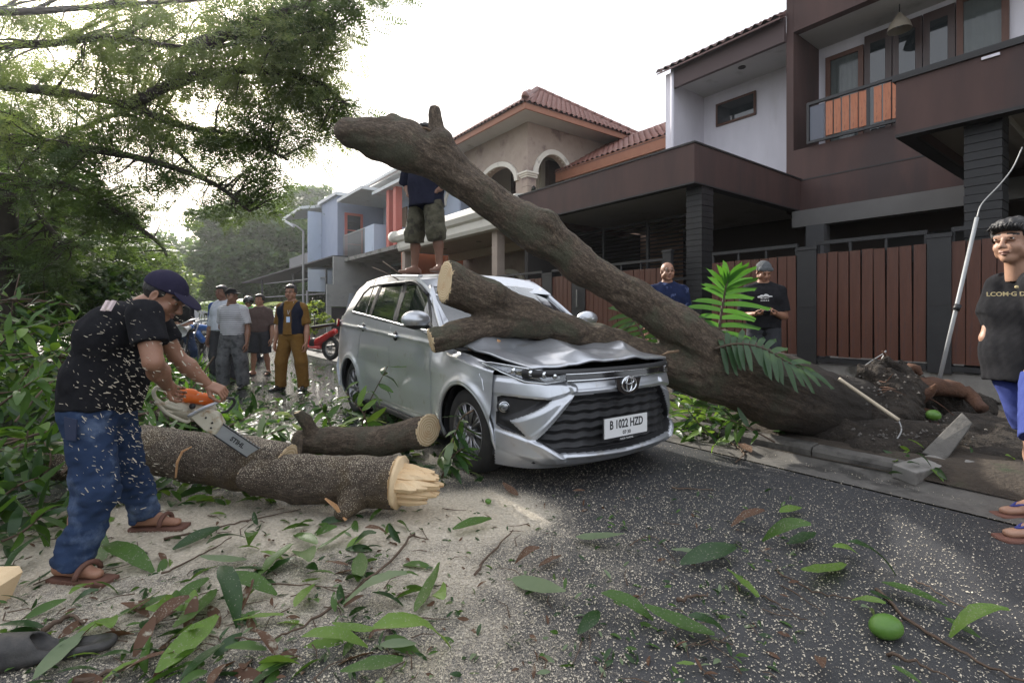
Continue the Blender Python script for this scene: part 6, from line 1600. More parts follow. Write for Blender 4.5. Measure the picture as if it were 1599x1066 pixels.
def hand_cones(F_, o, y, dors, curl=.5, thumb=1, sc=1.0, k=.006, spread=.06):
    y = unit(y); dz = unit(dors - y * np.dot(dors, y)); x = np.cross(y, dz) * thumb
    Rm = np.array([x, y, dz]); w = lambda a: o + np.asarray(a) @ Rm * sc
    F_.box(w((0, .045, 0)), np.array([.038, .045, .013]) * sc, Rm, rad=.012 * sc, k=.012); F_.cone(w((0, -.03, 0)), w((0, .02, 0)), .026 * sc, .027 * sc, k=.012, sq=(dz, .72))
    for i, (bx, L_, r) in enumerate([(-.030, .060, .0078), (-.010, .073, .0086), (.010, .078, .0088), (.030, .070, .0085)]):
        a = 0.0; p = np.array([bx, .084, .0]); c = curl * (1.15 if i == 0 else 1.0)
        for j, f in enumerate((.45, .32, .23)):
            a += c * (.85 if j == 0 else 1.0); d = np.array([(bx * 1.6 * spread / .06) * .5 * math.cos(a), math.cos(a), -math.sin(a)]); q = p + unit(d) * L_ * f * 1.15
            F_.cone(w(p), w(q), r * sc * (1 - .08 * j), r * sc * (.92 - .08 * j), k=.0025); p = q
    p0, p1 = np.array([.026, .018, -.004]), np.array([.052, .050, -.016 - .01 * curl]); p2 = p1 + unit([.25 - .3 * curl, .8, -.35 * curl]) * .034; p3 = p2 + unit([-.1 - .3 * curl, .9, -.5 * curl]) * .026
    F_.cone(w(p0), w(p1), .014 * sc, .0105 * sc, k=.008); F_.cone(w(p1), w(p2), .0102 * sc, .0095 * sc, k=.003); F_.cone(w(p2), w(p3), .0095 * sc, .0075 * sc, k=.003)

def stand(x, y, z0, H, face, lean=0.0, arms=("down", "down"), legs=None, step=.0, turn=0.0, stance=.13):
    """joints of a standing figure. face: heading in degrees (0 = towards +Y, 90 = towards -X, -90 = +X, 180 = towards the camera)"""
    a = R(face); fw = np.array([-math.sin(a), math.cos(a), 0]); rt = np.array([fw[1], -fw[0], 0])
    w = lambda r, f, z: np.array([x, y, z0]) + rt * r * H + fw * f * H + ZD * z * H
    J = dict(fw=fw, rt=rt, H=H, head=w(0, .018 + lean * 1.1, .928), neck=w(0, -.004 + lean, .845), chest=w(0, lean * .7, .735), waist=w(0, lean * .3, .62), pelvis=w(0, 0, .53), hf=fw, hu=unit(ZD + fw * -.0))
    if turn: b = R(face + turn); J["hf"] = np.array([-math.sin(b), math.cos(b), 0])
    for s, n in ((-1, "L"), (1, "R")):
        J["sh" + n] = w(s * .108, -.003 + lean, .788); J["hi" + n] = w(s * .052, 0, .50)
        st_ = step * s
        J["kn" + n] = w(s * stance * .52, .012 + st_ * .5, .275); J["an" + n] = w(s * stance * .60, -.008 + st_, .045); J["toe" + n] = J["an" + n] + (fw * .115 + rt * s * .025 - ZD * .028) * H
        p = arms[0 if s < 0 else 1]; sh = J["sh" + n]
        o = lambda r, f, z: sh + (rt * s * r + fw * f + ZD * z) * H
        J["el" + n], J["wr" + n] = {"down": (o(.035, -.01, -.185), o(.045, .025, -.335)), "behind": (o(.045, -.055, -.175), o(-.03, -.10, -.29)), "hip": (o(.105, -.045, -.155), o(.015, .035, -.245)),
                                    "hold": (o(.03, .0, -.185), o(-.045, .13, -.165)), "cross": (o(.03, .03, -.17), o(-.07, .12, -.18)), "bars": (o(.06, .06, -.16), o(.0, .20, -.22))}[p]
        J["hd" + n] = {"down": (-ZD + fw * .15, rt * s), "behind": (-rt * s * .9 - ZD * .3, -fw), "hip": (-rt * s + fw * .4 - ZD * .2, fw * .2 + rt * s + ZD * .4), "hold": (fw * .6 - rt * s * .6, -ZD), "cross": (-rt * s + ZD * .1, fw), "bars": (fw - ZD * .1, ZD)}[p]
        J["cu" + n] = {"down": .35, "behind": .5, "hip": .5, "hold": .9, "cross": .3, "bars": .95}[p]
    return J

def person(label, J, top, bottom, shoes, skin=None, hair="short", hat=None, q=0, fat=1.0, group=None, origin=None, glasses=False, beard=False, headscale=1.0, extra=None, seed=0, folds=1.0):
    skin = skin or m_skin; H = J["H"]; hs = H / 1.68 * headscale; hh = (.0062, .0042)[q]; hb = (.012, .009)[q]
    base = (J["anL"] + J["anR"]) / 2; base = np.array([base[0], base[1], min(J["anL"][2], J["anR"][2]) - .045 * H])
    P = thing("person", label, "person", base, group); P["label"] = label
    fw, rt = J["fw"], J["rt"]; S = H
    pts = np.array([J[k] for k in J if k[:2] in ("sh", "el", "wr", "hi", "kn", "an", "to") or k in ("head", "neck", "pelvis")])
    up = unit(J["neck"] - J["pelvis"]); cf = unit(np.cross(up, rt)); cf = cf if np.dot(cf, fw) > 0 else -cf
    def torso(F_, g, hem=None, z=1.0):
        """g: looseness in metres"""
        F_.cone(J["chest"] - rt * .050 * S * fat, J["chest"] + rt * .050 * S * fat, .062 * S * fat + g, .062 * S * fat + g, k=.05, sq=(cf, .98))
        F_.cone(J["chest"] + up * .02 * S - rt * .056 * S, J["chest"] + up * .02 * S + rt * .056 * S, .046 * S + g, .046 * S + g, k=.05)
        F_.cone(J["waist"] - rt * .040 * S * fat, J["waist"] + rt * .040 * S * fat, .058 * S * fat + g * 1.2, .058 * S * fat + g * 1.2, k=.06)
        if fat > 1.05: F_.ell(J["waist"] + cf * .035 * S * fat, np.array([.09, .06, .09]) * S * fat + g, np.array([rt, cf, up]), k=.05)
        F_.cone(J["chest"], J["waist"], .094 * S * fat + g, .088 * S * fat + g, k=.06, sq=(cf, .70)); F_.cone(J["waist"], J["pelvis"], .088 * S * fat + g, .085 * S + g, k=.06, sq=(cf, .70))
        for n in "LR": F_.cone(J["neck"] + up * .004 * S, J["sh" + n], .024 * S + g * .5, .029 * S + g * .8, k=.035)
        F_.cone(J["neck"] - up * .02 * S, J["neck"] + up * .005 * S, .042 * S + g * .4, .035 * S + g * .3, k=.03)
    def hips(F_, g):
        F_.cone(J["pelvis"] - rt * .042 * S, J["pelvis"] + rt * .042 * S, .060 * S * (1 + (fat - 1) * .6) + g, .060 * S * (1 + (fat - 1) * .6) + g, k=.05)
    # body
    F_ = Field(pts.min(0) - .12 * S, pts.max(0) + .10 * S, hb)
    torso(F_, -.006); hips(F_, -.006)
    for n in "LR":
        F_.cone(J["sh" + n], J["el" + n], .030 * S * fat, .0235 * S * fat, k=.02); d = J["wr" + n] - J["el" + n]
        F_.cone(J["el" + n], J["el" + n] + d * .35, .0235 * S, .0265 * S * fat, k=.015); F_.cone(J["el" + n] + d * .35, J["wr" + n], .0265 * S * fat, .0155 * S, k=.015)
        F_.cone(J["hi" + n], J["kn" + n], .048 * S, .030 * S, k=.03); d = J["an" + n] - J["kn" + n]; bk = -fw * .010 * S
        F_.cone(J["kn" + n], J["kn" + n] + d * .35 + bk, .0295 * S, .034 * S, k=.02); F_.cone(J["kn" + n] + d * .35 + bk, J["an" + n], .033 * S, .0195 * S, k=.02)
        t = J["toe" + n]; a_ = J["an" + n]; hl = a_ - unit(t - a_) * .03 * S; hl = np.array([hl[0], hl[1], t[2] + .008 * S])
        F_.cone(hl, t, .022 * S, .016 * S, k=.02, sq=(ZD, .8)); F_.cone(a_, hl + ZD * .01, .019 * S, .021 * S, k=.02); F_.cone(a_, (a_ + t) / 2, .019 * S, .016 * S, k=.02)
    F_.cone(J["neck"] - up * .02 * S, J["neck"] * .35 + J["head"] * .65 - J["hf"] * .01, .036 * S, .033 * S, k=.02)
    V, Q = F_.mesh(); parts = [(V, Q, 0)]
    # hands, finer
    for n in "LR":
        y_, dz_ = J["hd" + n]; Hf = Field(J["wr" + n] - .16, J["wr" + n] + .16, (.0055, .0042)[q]); hand_cones(Hf, J["wr" + n], unit(y_), unit(dz_), J["cu" + n], thumb=(1 if n == "L" else -1) * J.get("th" + n, 1), sc=H / 1.72 * 1.02); V, Q = Hf.mesh(); parts.append((V, Q, 0))
    # head
    hfw = unit(J["hf"] - J["hu"] * np.dot(J["hf"], J["hu"])); hx = np.cross(hfw, J["hu"]); HM = np.array([hx, hfw, J["hu"]])
    hp = head_parts(hair=hair, h=hh, beard=beard, fat=1 + (fat - 1) * .8); toW = lambda V: J["head"] + (V * hs) @ HM
    parts.append((toW(hp[0][1]), hp[0][2], hp[0][3]))
    V, Q, mi = merge(parts)
    mk("body", V, Q, [skin, m_eye, m_iris, m_hair, m_lip], P, midx=mi)
    for nm, V, Q, _ in hp[1:]: mk("hair", toW(V), Q, m_hair if hair != "grey" else m_greyhair, P)
    if hat:
        for nm, V, Q, _ in cap_parts(hat[0], hh): mk(nm, toW(V), Q, hat[1], P)
    if glasses:
        gl_ = None
        for s in (-1, 1):
            V, F = tube([toW(np.array([s * .033 + .021 * math.cos(a), .106 - .008 * abs(math.cos(a)) * 0, .010 + .015 * math.sin(a)])) for a in np.linspace(0, 6.283, 17)], .0016, 5, False); gl_ = mk("glasses_rim", V, F, m_black, P)
            V, F = tube([toW(np.array([s * .054, .104, .012])), toW(np.array([s * .080, .01, .012]))], .0015, 5); mk("temple", V, F, m_black, gl_)
        V, F = tube([toW(np.array([-.012, .106, .012])), toW(np.array([.012, .106, .012]))], .0015, 5); mk("bridge", V, F, m_black, gl_)
    # top
    pad = .10 * S
    F_ = Field(pts.min(0) - pad, pts.max(0) + pad, hb)
    g = top.get("loose", .016); torso(F_, g); hem = J["pelvis"] - up * (top.get("hem", .01)) * S
    F_.cone(J["waist"] + up * .0, hem, .094 * S * fat + g, .098 * S * (1 + (fat - 1) * .7) + g + .006, k=.04, sq=(cf, .78), f1=True)
    sl = top.get("sleeve", .62)
    for n in "LR":
        if sl <= 0: continue
        a, b = J["sh" + n], J["el" + n]
        if sl <= 1: F_.cone(a, a + (b - a) * sl, .034 * S * fat + g * .7, .033 * S * fat + g, k=.03, f1=True)
        else: F_.cone(a, b, .036 * S + g * .6, .030 * S + g * .5, k=.03); F_.cone(b, b + (J["wr" + n] - b) * (sl - 1), .030 * S + g * .5, .022 * S + g * .5, k=.02, f1=True)
    F_.folds(.0042 * folds, 30, 11 + seed, (1, 1, .5)); F_.folds(.0028 * folds, 70, 12 + seed, (.9, .9, .5))
    sl_, (X, Y, Z) = F_.sub(F_.lo, F_.hi); nrm = up; nk = J["neck"] + up * .014 * S; nrm = unit(up + cf * .35); d = (X - nk[0]) * nrm[0] + (Y - nk[1]) * nrm[1] + (Z - nk[2]) * nrm[2]
    r_ = np.sqrt((X - J["neck"][0]) ** 2 + (Y - J["neck"][1]) ** 2 + (Z - J["neck"][2]) ** 2)
    F_.F = np.maximum(F_.F, np.where(r_ < .06 * S, d, -1)).astype(np.float32)
    if top.get("open"):   # waistcoat: open in front, sleeveless
        d = (X - J["chest"][0]) * cf[0] + (Y - J["chest"][1]) * cf[1] + (Z - J["chest"][2]) * cf[2]; e = np.abs((X - J["chest"][0]) * rt[0] + (Y - J["chest"][1]) * rt[1]) - top["open"]
        F_.F = np.maximum(F_.F, np.minimum(d, -e)).astype(np.float32)
    V, Q = F_.mesh(); mi = np.zeros(len(Q), int); mats = [top["mat"]]
    if top.get("mat2"):
        mats.append(top["mat2"]); c = V[Q].mean(1)
        for n in "LR":
            a = J["sh" + n]; s = -1 if n == "L" else 1; mi[((c - a) @ rt * s + .35 * ((c - a) @ up)) > -.01 * S] = 1
    shirt = mk(top.get("name", "shirt"), V, Q, mats, P, midx=mi)
    # bottom
    F_ = Field(pts.min(0) - pad, pts.max(0) + pad, hb); g = bottom.get("loose", .014); hips(F_, g)
    F_.cone(J["pelvis"], J["pelvis"] + up * .055 * S, .083 * S * (1 + (fat - 1) * .8) + g * .6, .080 * S * (1 + (fat - 1) * .8) + g * .6, k=.03, sq=(cf, .70), f1=True)
    ln = bottom.get("len", 2.0)
    for n in "LR":
        a, b, c = J["hi" + n], J["kn" + n], J["an" + n] - ZD * .012 * S
        w1, w2, w3 = bottom.get("w", (.056, .042, .033))
        if ln <= 1: F_.cone(a, a + (b - a) * ln, w1 * S + g, w2 * S + g * 1.3, k=.025, f1=True)
        else: F_.cone(a, b, w1 * S + g, w2 * S + g, k=.025); F_.cone(b, b + (c - b) * (ln - 1), w2 * S + g, w3 * S + g, k=.025, f1=True)
    F_.folds(.0045 * folds, 26, 21 + seed, (1, 1, .9)); F_.folds(.003 * folds, 60, 25 + seed, (.6, .6, 1.5))
    if bottom.get("cut"): F_.plane((0, 0, bottom["cut"]), (0, 0, 1))
    if bottom.get("bunch"):
        X, Y, Z = np.meshgrid(*[a.astype(np.float32) for a in F_.ax], indexing="ij", sparse=True)
        for c_, r_, a_ in bottom["bunch"]: F_.F = (F_.F + a_ * fold_noise(X, Y, Z, 77 + seed, 42, (.45, .45, 1.5)) * np.exp(-((X - c_[0]) ** 2 + (Y - c_[1]) ** 2 + (Z - c_[2]) ** 2) / r_ ** 2)).astype(np.float32)
    V, Q = F_.mesh(); mk(bottom.get("name", "trousers"), V, Q, bottom["mat"], P)
    # shoes
    if shoes:
        for n in "LR":
            a, t = J["an" + n], J["toe" + n]; d = unit((t - a) * [1, 1, 0]); hl = np.array([a[0], a[1], t[2]]) - d * .028 * S; tz = t[2] - .012 * S
            F_ = Field(np.minimum(a, t) - .1, np.maximum(a, t) + .1, (.007, .005)[q])
            if shoes[0] == "shoe":
                F_.cone(hl, t + d * .012 * S, .029 * S, .022 * S, k=.02, sq=(ZD, .8)); F_.cone(hl + ZD * .02 * S + d * .012 * S, a * .4 + t * .6, .027 * S, .020 * S, k=.02); F_.cone(a - ZD * .01, a + ZD * .012 * S, .028 * S, .027 * S, k=.02, f1=True); F_.plane((0, 0, min(hl[2], t[2]) - .016 * S), (0, 0, -1)); nm = "shoe"
            else:
                z = t[2] - .018 * S; sd_ = np.cross(d, ZD); c = (hl + t) / 2 + d * .01 * S; c[2] = z
                F_.box(c, (.088 * S, .028 * S, .008 * S), np.array([d, sd_, ZD]), rad=.006, k=0); F_.cone(hl * [1, 1, 0] + ZD * z, hl * [1, 1, 0] + ZD * z, .026 * S, .026 * S, k=.01, sq=(ZD, .3)); F_.cone(t * [1, 1, 0] + ZD * z, t * [1, 1, 0] + ZD * z + d * .01, .030 * S, .030 * S, k=.012, sq=(ZD, .28)); nm = "sandal"
            V, Q = F_.mesh(); sh_ = mk(nm, V, Q, shoes[1], P)
            if shoes[0] == "sandal":
                m_ = a * .35 + t * .65; sd_ = np.cross(d, ZD); m_ = np.array([m_[0], m_[1], t[2]])
                for s in (-1, 1):
                    Qp = smooth_path([t + d * (-.018) * S + ZD * .014 * S, m_ + ZD * .022 * S + sd_ * s * .014 * S - d * .02 * S, m_ - d * .035 * S + sd_ * s * .030 * S - ZD * .008 * S], 4); V, F = tube(Qp, .0065, 6); mk("strap", V, F, shoes[2], sh_)
            if shoes[0] == "slide":
                m_ = a * .35 + t * .65; sd_ = np.cross(d, ZD); Qp = [np.array([m_[0], m_[1], t[2]]) + sd_ * .036 * S * math.cos(u) + ZD * (.032 * S * math.sin(u) - .006) for u in np.linspace(0, math.pi, 9)]
                V, F = tube(Qp, .012, 6); mk("strap", V, F, shoes[2], sh_)
    P["_"] = 0; del P["_"]
    return P, shirt, toW
def tufts(P, toW, n, seed):
    g = np.random.default_rng(seed); VV, FF, k = [], [], 0
    for i in range(n):
        x = g.uniform(-.072, .072); y0 = .085 - 5 * x * x; a = np.array([x * .9, y0 - .035, .118 - 6 * x * x]); b = np.array([x + g.normal(0, .006), y0 + .026, .085 - 3 * x * x]); c = np.array([x * 1.05 + g.normal(0, .012), y0 + .016, .060 + g.uniform(-.014, .012) - 2 * x * x])
        V, F = tube(smooth_path([toW(a), toW(b), toW(c)], 3), np.linspace(.0055, .0008, 7), 5); VV.append(V); FF += [tuple(q + k for q in f) for f in F]; k += len(V)
    mk("fringe", np.vstack(VV), FF, m_hair, P)
# ---- the man with the chainsaw
def px_pose(H, fwd, **k):
    J = {n: at(*v) for n, v in k.items()}; J["H"] = H; J["fw"] = unit(fwd); J["rt"] = unit(np.cross(J["fw"], ZD)); return J
J = px_pose(1.66, (1, .12, 0), head=(256, 463, 2.58), neck=(222, 482, 2.56), chest=(186, 526, 2.54), waist=(162, 588, 2.52), pelvis=(156, 640, 2.50),
            shR=(226, 492, 2.37), elR=(240, 566, 2.32), wrR=(262, 603, 2.62), shL=(238, 492, 2.76), elL=(276, 556, 2.86), wrL=(326, 601, 2.96),
            hiR=(140, 662, 2.40), knR=(152, 772, 2.33), anR=(112, 884, 2.26), toeR=(152, 903, 2.24), hiL=(176, 660, 2.60), knL=(206, 745, 2.72), anL=(228, 812, 2.79), toeL=(276, 822, 2.80))
J["fw"] = unit([1, .10, 0]); J["rt"] = unit(np.cross(J["fw"], ZD)); J["hf"] = unit([1, .10, -.62]); J["hu"] = unit([.55, .05, .85])
J["toeR"][2] = .035; J["toeL"][2] = .035; J["anR"][2] = .085; J["anL"][2] = .085
J["hdR"] = (at(284, 622, 2.80) - at(262, 603, 2.62), np.array([-.2, -1, .6])); J["hdL"] = (np.array([1, .1, -.45]), np.array([.1, -.5, 1])); J["cuR"] = 1.0; J["cuL"] = .85
m_tee = cloth("black_tee", (.010, .010, .012), (.02, .02, .023))
m_jean = M("denim", (.014, .026, .060), (.036, .058, .115), sc=5, rough=.95, spec=.15, bump=.5, bsc=260, dist=.002, c3=(.10, .135, .21), sc3=5, th3=.56)
m_sandal = M("brown_sandal", (.10, .045, .03), (.15, .07, .05), sc=20, rough=.8)
m_navycap = cloth("navy_cap", (.018, .016, .035), (.03, .027, .05))
P1, sh1, tw1 = person("man in black tee, navy cap and dusty jeans sawing a log", J, dict(mat=m_tee, sleeve=.62, loose=.016, hem=-.005), dict(mat=m_jean, loose=.013, w=(.055, .042, .036), len=2.0, bunch=[(J["anR"] + ZD * .08, .16, .014), (J["anL"] + ZD * .08, .16, .014), (J["knR"], .16, .010), (J["knL"], .16, .010), (J["hiR"], .2, .007)]), ("slide", m_sandal, m_sandal), hair="under", hat=("cap", m_navycap), q=1, fat=1.10, seed=1, folds=1.5)
# white marks on the shoulder, stitches on the cap
for i in range(2):
    p = at(168 + i * 7, 474, 2.33); MB().prism([at(161 + i * 9, 486, 2.36), at(165 + i * 9, 486, 2.36), at(174 + i * 9, 470, 2.42), at(170 + i * 9, 470, 2.42)], (-.004, -.012, .004)).build("shirt_print", M("print_pinkish", (.5, .40, .40)), sh1)
for i in range(6):
    MB().box(tw1(np.array([.075 - i * .012, .045 + i * .010, .062])) , (.006, .004, .006), None).build("cap_print", M("cap_print_paint", (.4, .38, .42)), P1)
# jeans pocket and torn knee
MB().prism([at(80 + 22, 650, 2.30), at(122, 655, 2.27), at(120, 688, 2.27), at(104, 686, 2.29)], (0, -.006, 0)).build("pocket", M("denim_dark", (.02, .03, .07)), P1)

# ---- chainsaw
SW = thing("chainsaw", "dirty cream and orange chainsaw held over the log, its bar biting into the wood", "chainsaw", at(300, 640, 2.95))
m_cream2 = M("dirty_cream_plastic", (.46, .42, .32), (.56, .52, .42), sc=10, rough=.6, c3=(.30, .20, .11), sc3=14, th3=.54)
m_orange = M("orange_cover", (.80, .14, .015), (.85, .20, .03), sc=8, rough=.5, c3=(.30, .10, .04), sc3=12, th3=.64)
m_bar = M("guide_bar", (.30, .31, .32), (.38, .39, .40), sc=6, rough=.35, metal=.6, stretch=(1, 1, 5))
def sp(px, py, dy=0.0): return at(px, py, 2.86 + (px - 240) / 172 * .27 + dy)
F_ = Field(sp(255, 660) - .1, sp(345, 610) + .16, .005)
F_.cone(sp(268, 634, .02), sp(300, 646, .02), .042, .046, k=.02, sq=((0, 1, 0), .9)); F_.cone(sp(300, 640, .05), sp(328, 640, .04), .045, .040, k=.02); F_.folds(.0015, 90, 3)
V, Q = F_.mesh(); body = mk("engine_body", V, Q, m_cream2, SW)
F_ = Field(sp(280, 640) - .08, sp(340, 600) + .14, .005); F_.cone(sp(292, 618, .03), sp(326, 624, .03), .038, .035, k=.02, sq=((0, 1, 0), 1)); F_.cone(sp(286, 612, .03), sp(300, 614, .03), .022, .026, k=.02); F_.folds(.002, 60, 5); V, Q = F_.mesh(); mk("top_cover", V, Q, m_orange, SW)
V, F = tube(smooth_path([sp(285, 640, -.01), sp(262, 634, -.01), sp(244, 622, 0), sp(241, 610, 0), sp(250, 604, .01), sp(270, 612, .02), sp(284, 620, .02)], 6), .011, 10); mk("rear_handle", V, F, m_cream2, SW)
V, F = tube(smooth_path([sp(243, 626, -.02), sp(262, 645, -.03), sp(290, 658, -.03), sp(297, 656, -.02)], 5), .010, 8); mk("lower_guard", V, F, m_cream2, SW)
MB().prism([sp(297, 652, -.055), sp(322, 640, -.055), sp(338, 645, -.055), sp(347, 662, -.055), sp(335, 680, -.055), sp(318, 672, -.055)], (0, .05, 0)).build("sprocket_cover", m_cream2, SW).modifiers.new("b", "BEVEL").width = .006
for a, b in ((332, 660), (322, 652), (330, 668)): V, F = tube([sp(a, b, -.062), sp(a, b, -.05)], .006, 8); mk("bolt", V, F, m_black, SW)
V, F = tube([sp(301, 634, -.05), sp(301, 634, -.02)], .017, 12); mk("filler_cap", V, F, m_black, SW)
V, F = tube(smooth_path([sp(294, 650, -.06), sp(320, 636, -.07), sp(348, 625, -.05), sp(352, 620, .0), sp(346, 612, .06), sp(322, 606, .09)], 6), .0095, 10); mk("front_handle", V, F, M("worn_aluminium", (.42, .45, .52), (.5, .5, .52), sc=8, rough=.4, metal=.6), SW)
V, F = tube(smooth_path([sp(350, 622, -.05), sp(364, 622, -.04), sp(366, 630, -.03), sp(356, 641, -.03), sp(346, 644, -.03)], 6), .008, 8); mk("hand_guard", V, F, m_black, SW)
pa, pb, pc_, pd = sp(334, 678, -.04), sp(347, 662, -.04), sp(412, 706, -.04), sp(400, 722, -.04)
ext = unit(pc_ - pb); tip = [(pc_ + pd) / 2 + ext * .045 * math.cos(a) * 1.0 + unit(pd - pc_) * .033 * math.sin(a) + ext * .04 for a in np.linspace(-1.57, 1.57, 9)]
bar = MB().prism([pa, pb, pc_] + tip + [pd], (0, .006, 0)).build("guide_bar", m_bar, SW)
up_ = unit(pb - pa); dp = unit(pc_ - pb)
e1, e2 = [p + up_ * .003 for p in (pb, pc_)], [p - up_ * .003 for p in (pd, pa)]
V, F = tube([e1[0], e1[1]] + [t + unit(t - (pc_ + pd) / 2) * .003 for t in tip] + e2, .0042, 6); ch = mk("chain", V, F, m_black, SW)
for i in range(16):
    p = e1[0] * (1 - i / 15) + e1[1] * (i / 15); MB().box(p + up_ * .005 + ZD * 0, (.010, .005, .006), [dp, (0, 1, 0), up_]).build("cutter", m_steel, ch)
nrm_ = unit(np.cross(dp, up_)); nrm_ = nrm_ if nrm_[1] < 0 else -nrm_
text("bar_text", "STIHL", .036, basis(dp, unit(np.cross(nrm_, dp)), nrm_, (pa + pb) * .32 + (pc_ + pd) * .18 + np.array([0, -.002, 0]) + dp * .03), m_ink, bar, bold=.0012)
# flying chips from the cut
g = np.random.default_rng(8); n = 2800
c = np.stack([g.uniform(95, 330, n), g.uniform(455, 800, n), g.uniform(2.05, 2.75, n)], 1); P = np.array([at(*q) for q in c]); keep = g.uniform(0, 1, n) < np.exp(-((c[:, 0] - 190) / 80) ** 2 - ((c[:, 1] - 620) / 130) ** 2); P = P[keep]; n = len(P)
L_ = g.uniform(.0012, .009, n) * (1 + .6 * (g.uniform(0, 1, n) > .9)); W = L_ * g.uniform(.10, .24, n); ang = g.normal(-.45, .35, n); u = np.stack([np.cos(ang), g.normal(0, .3, n), np.sin(ang)], 1); v = np.stack([-np.sin(ang), 0 * ang, np.cos(ang)], 1)
VV_ = np.stack([P - u * L_[:, None] - v * W[:, None], P + u * L_[:, None] - v * W[:, None], P + u * L_[:, None] + v * W[:, None], P - u * L_[:, None] + v * W[:, None], P + np.array([0, .002, 0])], 1)
FF_ = (np.array([[0, 1, 2], [0, 2, 3], [1, 0, 4], [2, 1, 4], [3, 2, 4], [0, 3, 4]])[None] + (np.arange(n) * 5)[:, None, None]).reshape(-1, 3)
o = mk("flying_sawdust", VV_.reshape(-1, 3), FF_, m_chip, smooth=False); tag(o, "wood chips thrown through the air from the chainsaw", kind="stuff")

# ---- onlookers in the street
def face(px, Y): return at(px, 490, Y)
b = face(456, 7.85)
m_khaki = cloth("khaki_uniform", (.13, .068, .018), (.175, .095, .028)); m_vest = cloth("navy_vest", (.008, .010, .020))
J = stand(b[0], b[1], 0, 1.65, 176, arms=("down", "down"), turn=6, stance=.19)
P2, sh2, tw2 = person("man in khaki uniform and open dark vest with lanyard badge", J, dict(mat=m_khaki, sleeve=.85, loose=.018, hem=.0), dict(mat=m_khaki, loose=.02, w=(.058, .046, .038)), ("shoe", m_gloss), hair="short", glasses=True, fat=1.0, seed=2)
F_ = Field(J["pelvis"] - .35, J["neck"] + .3, .012); S_ = 1.65; up = ZD; cf = J["fw"]; rt = J["rt"]
F_.cone(J["chest"], J["waist"], .094 * S_ + .036, .092 * S_ + .036, k=.05, sq=(cf, .74)); F_.cone(J["chest"] - rt * .05 * S_, J["chest"] + rt * .05 * S_, .062 * S_ + .034, .062 * S_ + .034, k=.05); F_.cone(J["chest"] + up * .02 * S_ - rt * .058 * S_, J["chest"] + up * .02 * S_ + rt * .058 * S_, .046 * S_ + .034, .046 * S_ + .034, k=.05)
F_.cone(J["waist"], J["pelvis"] + up * .01, .098 * S_ + .034, .096 * S_ + .040, k=.05, sq=(cf, .74), f1=True); [F_.cone(J["neck"], J[n_], .024 * S_ + .018, .022 * S_ + .018, k=.04) for n_ in ("shL", "shR")]; F_.folds(.004, 24, 5)
X, Y, Z = np.meshgrid(*[a.astype(np.float32) for a in F_.ax], indexing="ij", sparse=True); w0 = J["chest"]
e = np.abs((X - w0[0]) * rt[0] + (Y - w0[1]) * rt[1]); d = (X - w0[0]) * cf[0] + (Y - w0[1]) * cf[1]
F_.F = np.maximum(F_.F, np.minimum(.065 + .25 * np.maximum(0, Z - 1.25) - e, d + .0)).astype(np.float32); F_.plane(J["neck"] + ZD * .012, (0, 0, 1))
V, Q = F_.mesh(); mk("vest", V, Q, m_vest, P2)
c = J["chest"] + cf * .165 + rt * -.03
for s in (-1, 1): V, F = tube([J["neck"] + rt * s * .06 + cf * .05, c + ZD * -.02], .003, 4); mk("lanyard", V, F, M("lanyard_cord", (.5, .52, .55)), P2)
MB().box(c - ZD * .10, (.055, .006, .085), [rt, cf, ZD]).build("id_badge", M("badge_card", (.25, .45, .8), (.6, .65, .75), sc=25, rough=.4), P2)
b = face(364, 8.05); m_stripe = M("striped_grey_cloth", (.34, .34, .36), rough=.9)
N_, L_n = m_stripe.node_tree.nodes, m_stripe.node_tree.links; wv = N_.new("ShaderNodeTexWave"); wv.bands_direction = "Z"; wv.inputs["Scale"].default_value = 9.5; wv.inputs["Distortion"].default_value = .6; tc_ = N_.new("ShaderNodeTexCoord"); L_n.new(tc_.outputs["Object"], wv.inputs["Vector"])
rr_ = N_.new("ShaderNodeValToRGB"); rr_.color_ramp.elements[0].position = .12; rr_.color_ramp.elements[1].position = .3; rr_.color_ramp.elements[0].color = (.10, .10, .12, 1); rr_.color_ramp.elements[1].color = (.40, .40, .42, 1); L_n.new(wv.outputs[0], rr_.inputs[0]); L_n.new(rr_.outputs[0], N_["Principled BSDF"].inputs["Base Color"])
m_greysleeve = cloth("grey_cloth", (.34, .34, .36)); m_camo = M("camo_grey", (.05, .052, .058), (.12, .12, .125), sc=14, rough=.9, c3=(.03, .032, .035), sc3=10, th3=.5)
J = stand(b[0], b[1], 0, 1.60, 180, arms=("down", "behind"), turn=70, stance=.17)
person("man in striped grey tee and black cap looking sideways", J, dict(mat=m_stripe, mat2=m_greysleeve, sleeve=.75, loose=.02, hem=-.005), dict(mat=m_camo, loose=.028, w=(.058, .050, .042)), ("shoe", m_gloss), hair="under", hat=("cap", cloth("black_cap", (.008, .008, .009))), seed=3, skin=m_skin3)
b = face(343, 8.85); J = stand(b[0] + .06, b[1], 0, 1.69, 175, arms=("behind", "down"), turn=-8, stance=.16)
m_raglan = cloth("white_blue_cloth", (.42, .44, .50)); m_blues = cloth("blue_sleeve", (.03, .06, .20)); m_darkp = cloth("dark_trousers", (.035, .036, .042))
person("man in white shirt with long blue raglan sleeves behind the striped one", J, dict(mat=m_raglan, mat2=m_blues, sleeve=1.05, loose=.02, hem=-.01), dict(mat=m_darkp, loose=.02), ("shoe", M("dark_red_shoe", (.07, .03, .028))), hair="short", skin=m_skin3, seed=4)
b = face(407, 9.8); J = stand(b[0], b[1], 0, 1.58, 178, arms=("down", "down"), step=.05, stance=.12)
